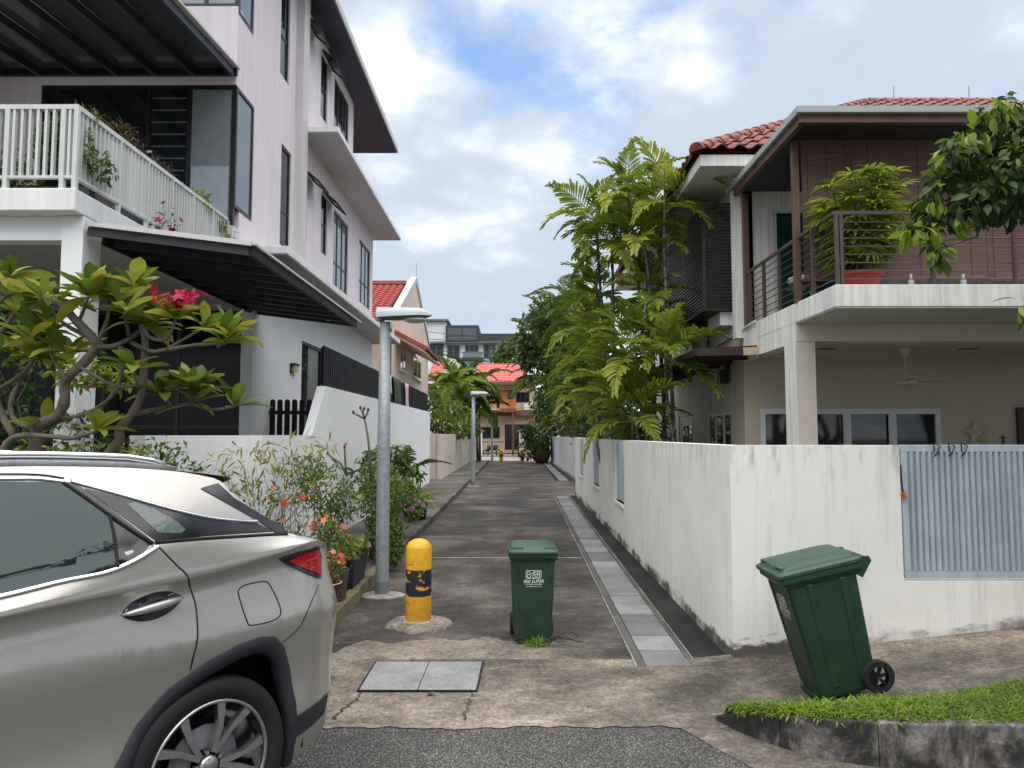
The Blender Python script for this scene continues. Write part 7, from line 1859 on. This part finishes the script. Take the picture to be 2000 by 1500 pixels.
# ---- patches, ribbons and gaps that follow the side
def patch(name, mat, poly, off, parent=car, sides=(1, -1), sub=5):
    out_ = None
    for sd in sides:
        bm = bmesh.new(); f = bm.faces.new([bm.verts.new((l, 0, z)) for l, z in poly])
        bmesh.ops.triangulate(bm, faces=[f])
        for _ in range(sub): bmesh.ops.subdivide_edges(bm, edges=[e for e in bm.edges if e.calc_length() > .035], cuts=1, use_grid_fill=True)
        bmesh.ops.triangulate(bm, faces=bm.faces)
        for v in bm.verts: v.co = S3(v.co.x, v.co.z, off, sd)
        bmesh.ops.recalc_face_normals(bm, faces=bm.faces)
        me = bpy.data.meshes.new(name); bm.to_mesh(me); bm.free(); me.materials.append(MATS[mat])
        me.polygons.foreach_set('use_smooth', [True] * len(me.polygons))
        if me.polygons and me.polygons[0].normal.y * sd > 0: me.flip_normals()
        out_ = bpy.data.objects.new(name, me); COL.objects.link(out_); out_.parent = parent
    return out_
def dense(pl, k=6): return [(pl[i][0] + (pl[i+1][0] - pl[i][0]) * t / k, pl[i][1] + (pl[i+1][1] - pl[i][1]) * t / k) for i in range(len(pl) - 1) for t in range(k)] + [pl[-1]]
def catm(pl, k=6):
    out_ = []
    for i in range(len(pl) - 1):
        a, b, c, d = [Vector(pl[j]) for j in (max(0, i-1), i, i+1, min(len(pl)-1, i+2))]
        for t in [q / k for q in range(k)]: out_.append(tuple(.5 * (2*b + (c-a)*t + (2*a-5*b+4*c-d)*t*t + (3*b-a-3*c+d)*t**3)))
    return out_ + [tuple(pl[-1])]
def line(name, mat, pl, rad, off, parent=car, sides=(1, -1), smooth_=True):
    for sd in sides:
        MB().tube([S3(l, z, off, sd) for l, z in (catm(pl) if smooth_ else dense(pl))], rad, 6).build(name, mat, None, smooth=True).parent = parent
def ribbon(name, mat, pl, wd, off, sides=(1, -1)):
    pl = catm(pl)
    for sd in sides:
        a, b = [], []
        for i, (l, z) in enumerate(pl):
            d = Vector(pl[min(i+1, len(pl)-1)]) - Vector(pl[max(0, i-1)]); d.normalize(); nx, nz = -d.y * wd / 2, d.x * wd / 2
            a.append((l + nx, z + nz)); b.append((l - nx, z - nz))
        n = len(pl); vs = [S3(l, z, 0, sd) for l, z in a] + [S3(l + (c - l) * .3, z + (e - z) * .3, off, sd) for (l, z), (c, e) in zip(a, b)] + [S3(l + (c - l) * .7, z + (e - z) * .7, off, sd) for (l, z), (c, e) in zip(a, b)] + [S3(l, z, 0, sd) for l, z in b]
        MB().add(vs, [(k*n+j, k*n+j+1, (k+1)*n+j+1, (k+1)*n+j) for k in range(3) for j in range(n-1)]).build(name, mat, car, smooth=True)
Q = lambda pts: [px_lz(x, y) for x, y in pts]
gl = Q([(0, 941), (91, 941), (122, 946), (211, 1004), (227, 1107), (120, 1131), (0, 1158)])
gl = [(-1.28, gl[0][1] + .004)] + gl + [(-1.28, 1.215)]
patch('rear_door_window', 'car_glass', gl, .006)
patch('front_door_window', 'car_glass', [(-1.36, 1.195), (-1.36, 1.628), (-1.66, 1.60), (-2.02, 1.44), (-2.40, 1.20), (-2.42, 1.125)], .003)
patch('pillar_panel', 'car_black', [(-1.35, 1.19), (-1.35, 1.635), (-1.29, 1.637), (-1.29, 1.205)], .003)
patch('pillar_panel', 'car_black', Q([(123, 945), (138, 941), (158, 951), (300, 1058), (283, 1074), (228, 1108), (212, 1004)]), .0035)
qw = patch('quarter_window', 'car_black', Q([(162, 953), (240, 972), (360, 1004), (456, 1021), (500, 1021), (534, 1037), (400, 1047), (304, 1056)]), .004)
patch('glazing', 'glass_quarter', Q([(247, 984), (262, 980), (300, 994), (345, 1018), (362, 1034), (352, 1041), (308, 1040)]), .006)
patch('rear_pillar_trim', 'car_black', Q([(391, 953), (425, 943), (455, 971), (510, 1005), (564, 1040), (538, 1039), (503, 1016), (440, 980)]), .006)
ribbon('window_chrome', 'chrome', [(-2.0, 1.452), (-1.62, 1.618), (-1.25, 1.652)] + Q([(0, 934), (70, 934), (132, 941)]), .020, .012)
ribbon('window_chrome', 'chrome', Q([(138, 939), (240, 967), (336, 994), (408, 1010), (470, 1017), (502, 1018)]), .018, .012)
ribbon('window_chrome', 'chrome', [(-2.42, 1.113), (-1.8, 1.14), (-1.28, 1.193)] + Q([(0, 1164), (120, 1135), (205, 1118), (264, 1094), (307, 1066)]), .020, .012)
line('window_seal', 'gap_black', Q([(302, 1060), (400, 1052), (560, 1043)]), .009, .002)
line('window_seal', 'gap_black', Q([(122, 942), (170, 975), (240, 1025), (298, 1062)]), .008, .006)
line('window_seal', 'gap_black', Q([(212, 1003), (222, 1050), (229, 1108)]), .007, .006)
line('door_gap', 'gap_black', Q([(310, 1068), (345, 1104), (366, 1125), (379, 1170), (386, 1231), (378, 1281), (372, 1308)]), .0042, -.001)
line('door_gap', 'gap_black', [(-1.32, 1.19), (-1.31, .9), (-1.27, .6), (-1.26, .36)], .0042, -.001)
line('bumper_gap', 'gap_black', Q([(622, 1142), (604, 1186), (583, 1227), (550, 1256)]), .003, -.001)
line('roof_gap', 'gap_black', [(-1.9, 1.555), (-1.6, 1.648)] + Q([(0, 926), (125, 934)]), .004, 0)
fd = Q([(466, 1152), (478, 1143), (512, 1136), (527, 1143), (548, 1190), (537, 1210), (493, 1221), (482, 1212), (466, 1162), (466, 1152)])
line('fuel_door_gap', 'gap_black', fd, .0032, 0, sides=(1,))
# door handle in its oval recess
hc, ha, hb = px_lz(296, 1184), px_lz(236, 1201), px_lz(356, 1166)
for sd in (1, -1):
    for ch in (0.0, -1.12):
        dl, dz = (hb[0] - ha[0]) / 2, (hb[1] - ha[1]) / 2
        cx_, cz_ = (ha[0] + hb[0]) / 2 + ch, (ha[1] + hb[1]) / 2 + ch * .02
        rim = [(cx_ + math.cos(a) * dl - math.sin(a) * dz * .2, cz_ + math.cos(a) * dz + math.sin(a) * abs(math.sin(a)) ** .5 * .052) for a in np.linspace(0, 2 * PI, 29)[:-1]]
        n = 28; mb = MB(); vs = [S3(l, z, .0025, sd) for l, z in rim] + [S3(cx_ + (l - cx_) * .9, cz_ + (z - cz_) * .85, -.018 if True else 0, sd) for l, z in rim]
        vs = [S3(l, z, .0025, sd) for l, z in rim] + [S3(cx_ + (l - cx_) * .55, cz_ + (z - cz_) * .55, .0028, sd) for l, z in rim] + [S3(cx_, cz_, .003, sd)]
        mb.add(vs, [(i, (i+1) % n, n + (i+1) % n, n + i) for i in range(n)] + [(n + i, n + (i+1) % n, 2*n) for i in range(n)])
        rec = mb.build('handle_recess', 'car_black', car, smooth=True)
        tt_ = np.linspace(-1, 1, 13)
        MB().tube([S3(cx_ + dl * t * 1.0, cz_ + dz * t, .004 + .026 * (1 - t * t) ** .6, sd) for t in tt_], [.005 + .013 * (1 - abs(t) ** 2.5) for t in tt_], 10).build('door_handle', 'car_paint', car, smooth=True)
# tail light
patch('tail_light', 'car_black', Q([(542, 1092), (580, 1078), (622, 1067), (627, 1085), (626, 1130), (600, 1121), (558, 1102)]), .008)
patch('tail_lens', 'tail_red', Q([(560, 1095), (590, 1082), (620, 1073), (624, 1090), (623, 1122), (598, 1112), (566, 1099)]), .014)
patch('reflector', 'tail_clear', Q([(592, 1094), (617, 1086), (617, 1089), (592, 1097)]), .018)
patch('reflector', 'tail_clear', Q([(602, 1108), (612, 1104), (612, 1107), (602, 1111)]), .018)
patch('rear_valance', 'cladding', Q([(640, 1350), (632, 1392), (556, 1455), (580, 1398)]), .006)
# roof rail and spoiler
for sd in (1, -1):
    rl = [(l, sm(l, ZT_)) for l in np.linspace(-1.75, -.06, 18)]
    mb = MB().tube([V3(l, -sd * (Wd(l, z) - .055), z + .016 + .030 * min(1, (l + 1.78) / .12, (-.045 - l) / .16)) for l, z in rl], .0155, 8)
    mb.build('roof_rail', 'chrome', car, smooth=True)
    MB().tube([V3(l, -sd * (Wd(l, z) - .060), z + .014) for l, z in rl], .018, 8).build('rail_base', 'galvanised', car, smooth=True)
sp_ = MB(); us = np.linspace(-1, 1, 13)
def spo(k, u):
    l, z, w = [(-.12, 1.652, .655), (.03, 1.632, .685), (.175, 1.608, .698), (.20, 1.598, .700), (.18, 1.586, .702), (.03, 1.556, .725)][k]
    return V3(l + .06 * (1 - u ** 4) * (k > 1), -w * u, z - .006 + .012 * (1 - u * u))
sp_.grid(spo, list(range(6)), list(us)); sp_.build('spoiler', 'car_paint', car, smooth=True)
# wheels
M90 = Matrix.Rotation(PI / 2, 3, 'X')
def wheel(l, sd, yaw=0.0):
    c = V3(l, -sd * .83, .372); R = .372
    tyre = MB().lathe([(.275, .085), (.30, .105), (.335, .112), (.362, .10), (.370, .082), (.372, .05), (.372, -.05), (.366, -.09), (.30, -.11), (.275, -.085)], c, 56, Matrix.Rotation(sd * PI / 2, 3, 'X'), cap=False).build('wheel', 'rubber', car, smooth=True)
    def rp(r, a, y): return c + V3(r * math.cos(a), -sd * y, r * math.sin(a))
    MB().lathe([(.278, .092), (.270, .098), (.262, .090), (.255, .02), (.12, .0), (0, .0)], c, 56, Matrix.Rotation(sd * PI / 2, 3, 'X'), cap=False).build('rim', 'car_black', tyre, smooth=True)
    MB().lathe([(.2785, .090), (.2745, .1005), (.266, .099), (.262, .092)], c, 56, Matrix.Rotation(sd * PI / 2, 3, 'X'), cap=False).build('rim_lip', 'alloy', tyre, smooth=True)
    for k in range(5):
        a0 = 2 * PI * k / 5 + 1.10
        for s in (-1, 1):
            b0, b1 = a0 + s * .13, a0 + s * .235
            r0, r1, r2 = .055, .165, .266
            pts = []
            for rr_, aw, half in ((r0, b0 * .4 + a0 * .6, .012), (r1, a0 + s * .18, .012), (r2, a0 + s * .29, .021)):
                pts.append((rr_, aw, half))
            vs = []
            for y in (.086, .055):
                for rr_, aw, half in pts:
                    da = half / rr_
                    vs += [rp(rr_, aw - da, y - (.012 if rr_ == r0 else 0)), rp(rr_, aw + da, y - (.012 if rr_ == r0 else 0))]
            MB().add(vs, [(0, 1, 3, 2), (2, 3, 5, 4), (6, 8, 9, 7), (8, 10, 11, 9), (0, 2, 8, 6), (2, 4, 10, 8), (1, 7, 9, 3), (3, 9, 11, 5), (4, 5, 11, 10), (0, 6, 7, 1)]).build('spoke', 'alloy', tyre)
        MB().tube([rp(.058, a0 + PI / 5, .06), rp(.058, a0 + PI / 5, .078)], .010, 8).build('wheel_nut', 'chrome', tyre)
    MB().lathe([(.045, .05), (.043, .078), (.034, .086), (0, .088)], c, 24, Matrix.Rotation(sd * PI / 2, 3, 'X')).build('hub_cap', 'alloy', tyre, smooth=True)
    MB().lathe([(.16, .02), (.16, .03), (.06, .03)], c, 30, Matrix.Rotation(sd * PI / 2, 3, 'X'), cap=False).build('brake_disc', 'far_grey', tyre, smooth=True)
for l in (0.0, -2.79):
    for sd in (1, -1): wheel(l, sd)
car.location = CO; car.rotation_euler = (0, 0, PSI)

# ================================================================== STREET TREES TO THE RIGHT OF THE CAMERA (seen in the car's glass)
for i, (x, y, h, rr, lb) in enumerate(((9.5, -1.0, 10.0, 2.3, 'tall street tree beside the road, mirrored in the car window'), (13.0, 1.6, 11.5, 2.8, 'taller street tree further along the road to the right'), (9.0, -6.5, 9.5, 2.4, 'street tree across the road, mirrored in the car door'), (4.5, -12.0, 6.0, 2.0, 'street tree across the road behind the camera'))):
    q = np.random.default_rng(90 + i)
    bl = [((x + q.normal() * rr * .7, y + q.normal() * rr * .6, h - 1.4 + q.normal() * 1.0), (rr * .75, rr * .7, rr * .5), 1) for _ in range(8)]
    tree('street_tree', (x, y, 0), 2, bl, 3000, L_MED, .42, 'leaf_dark', lb, .5, 91 + i, .14)
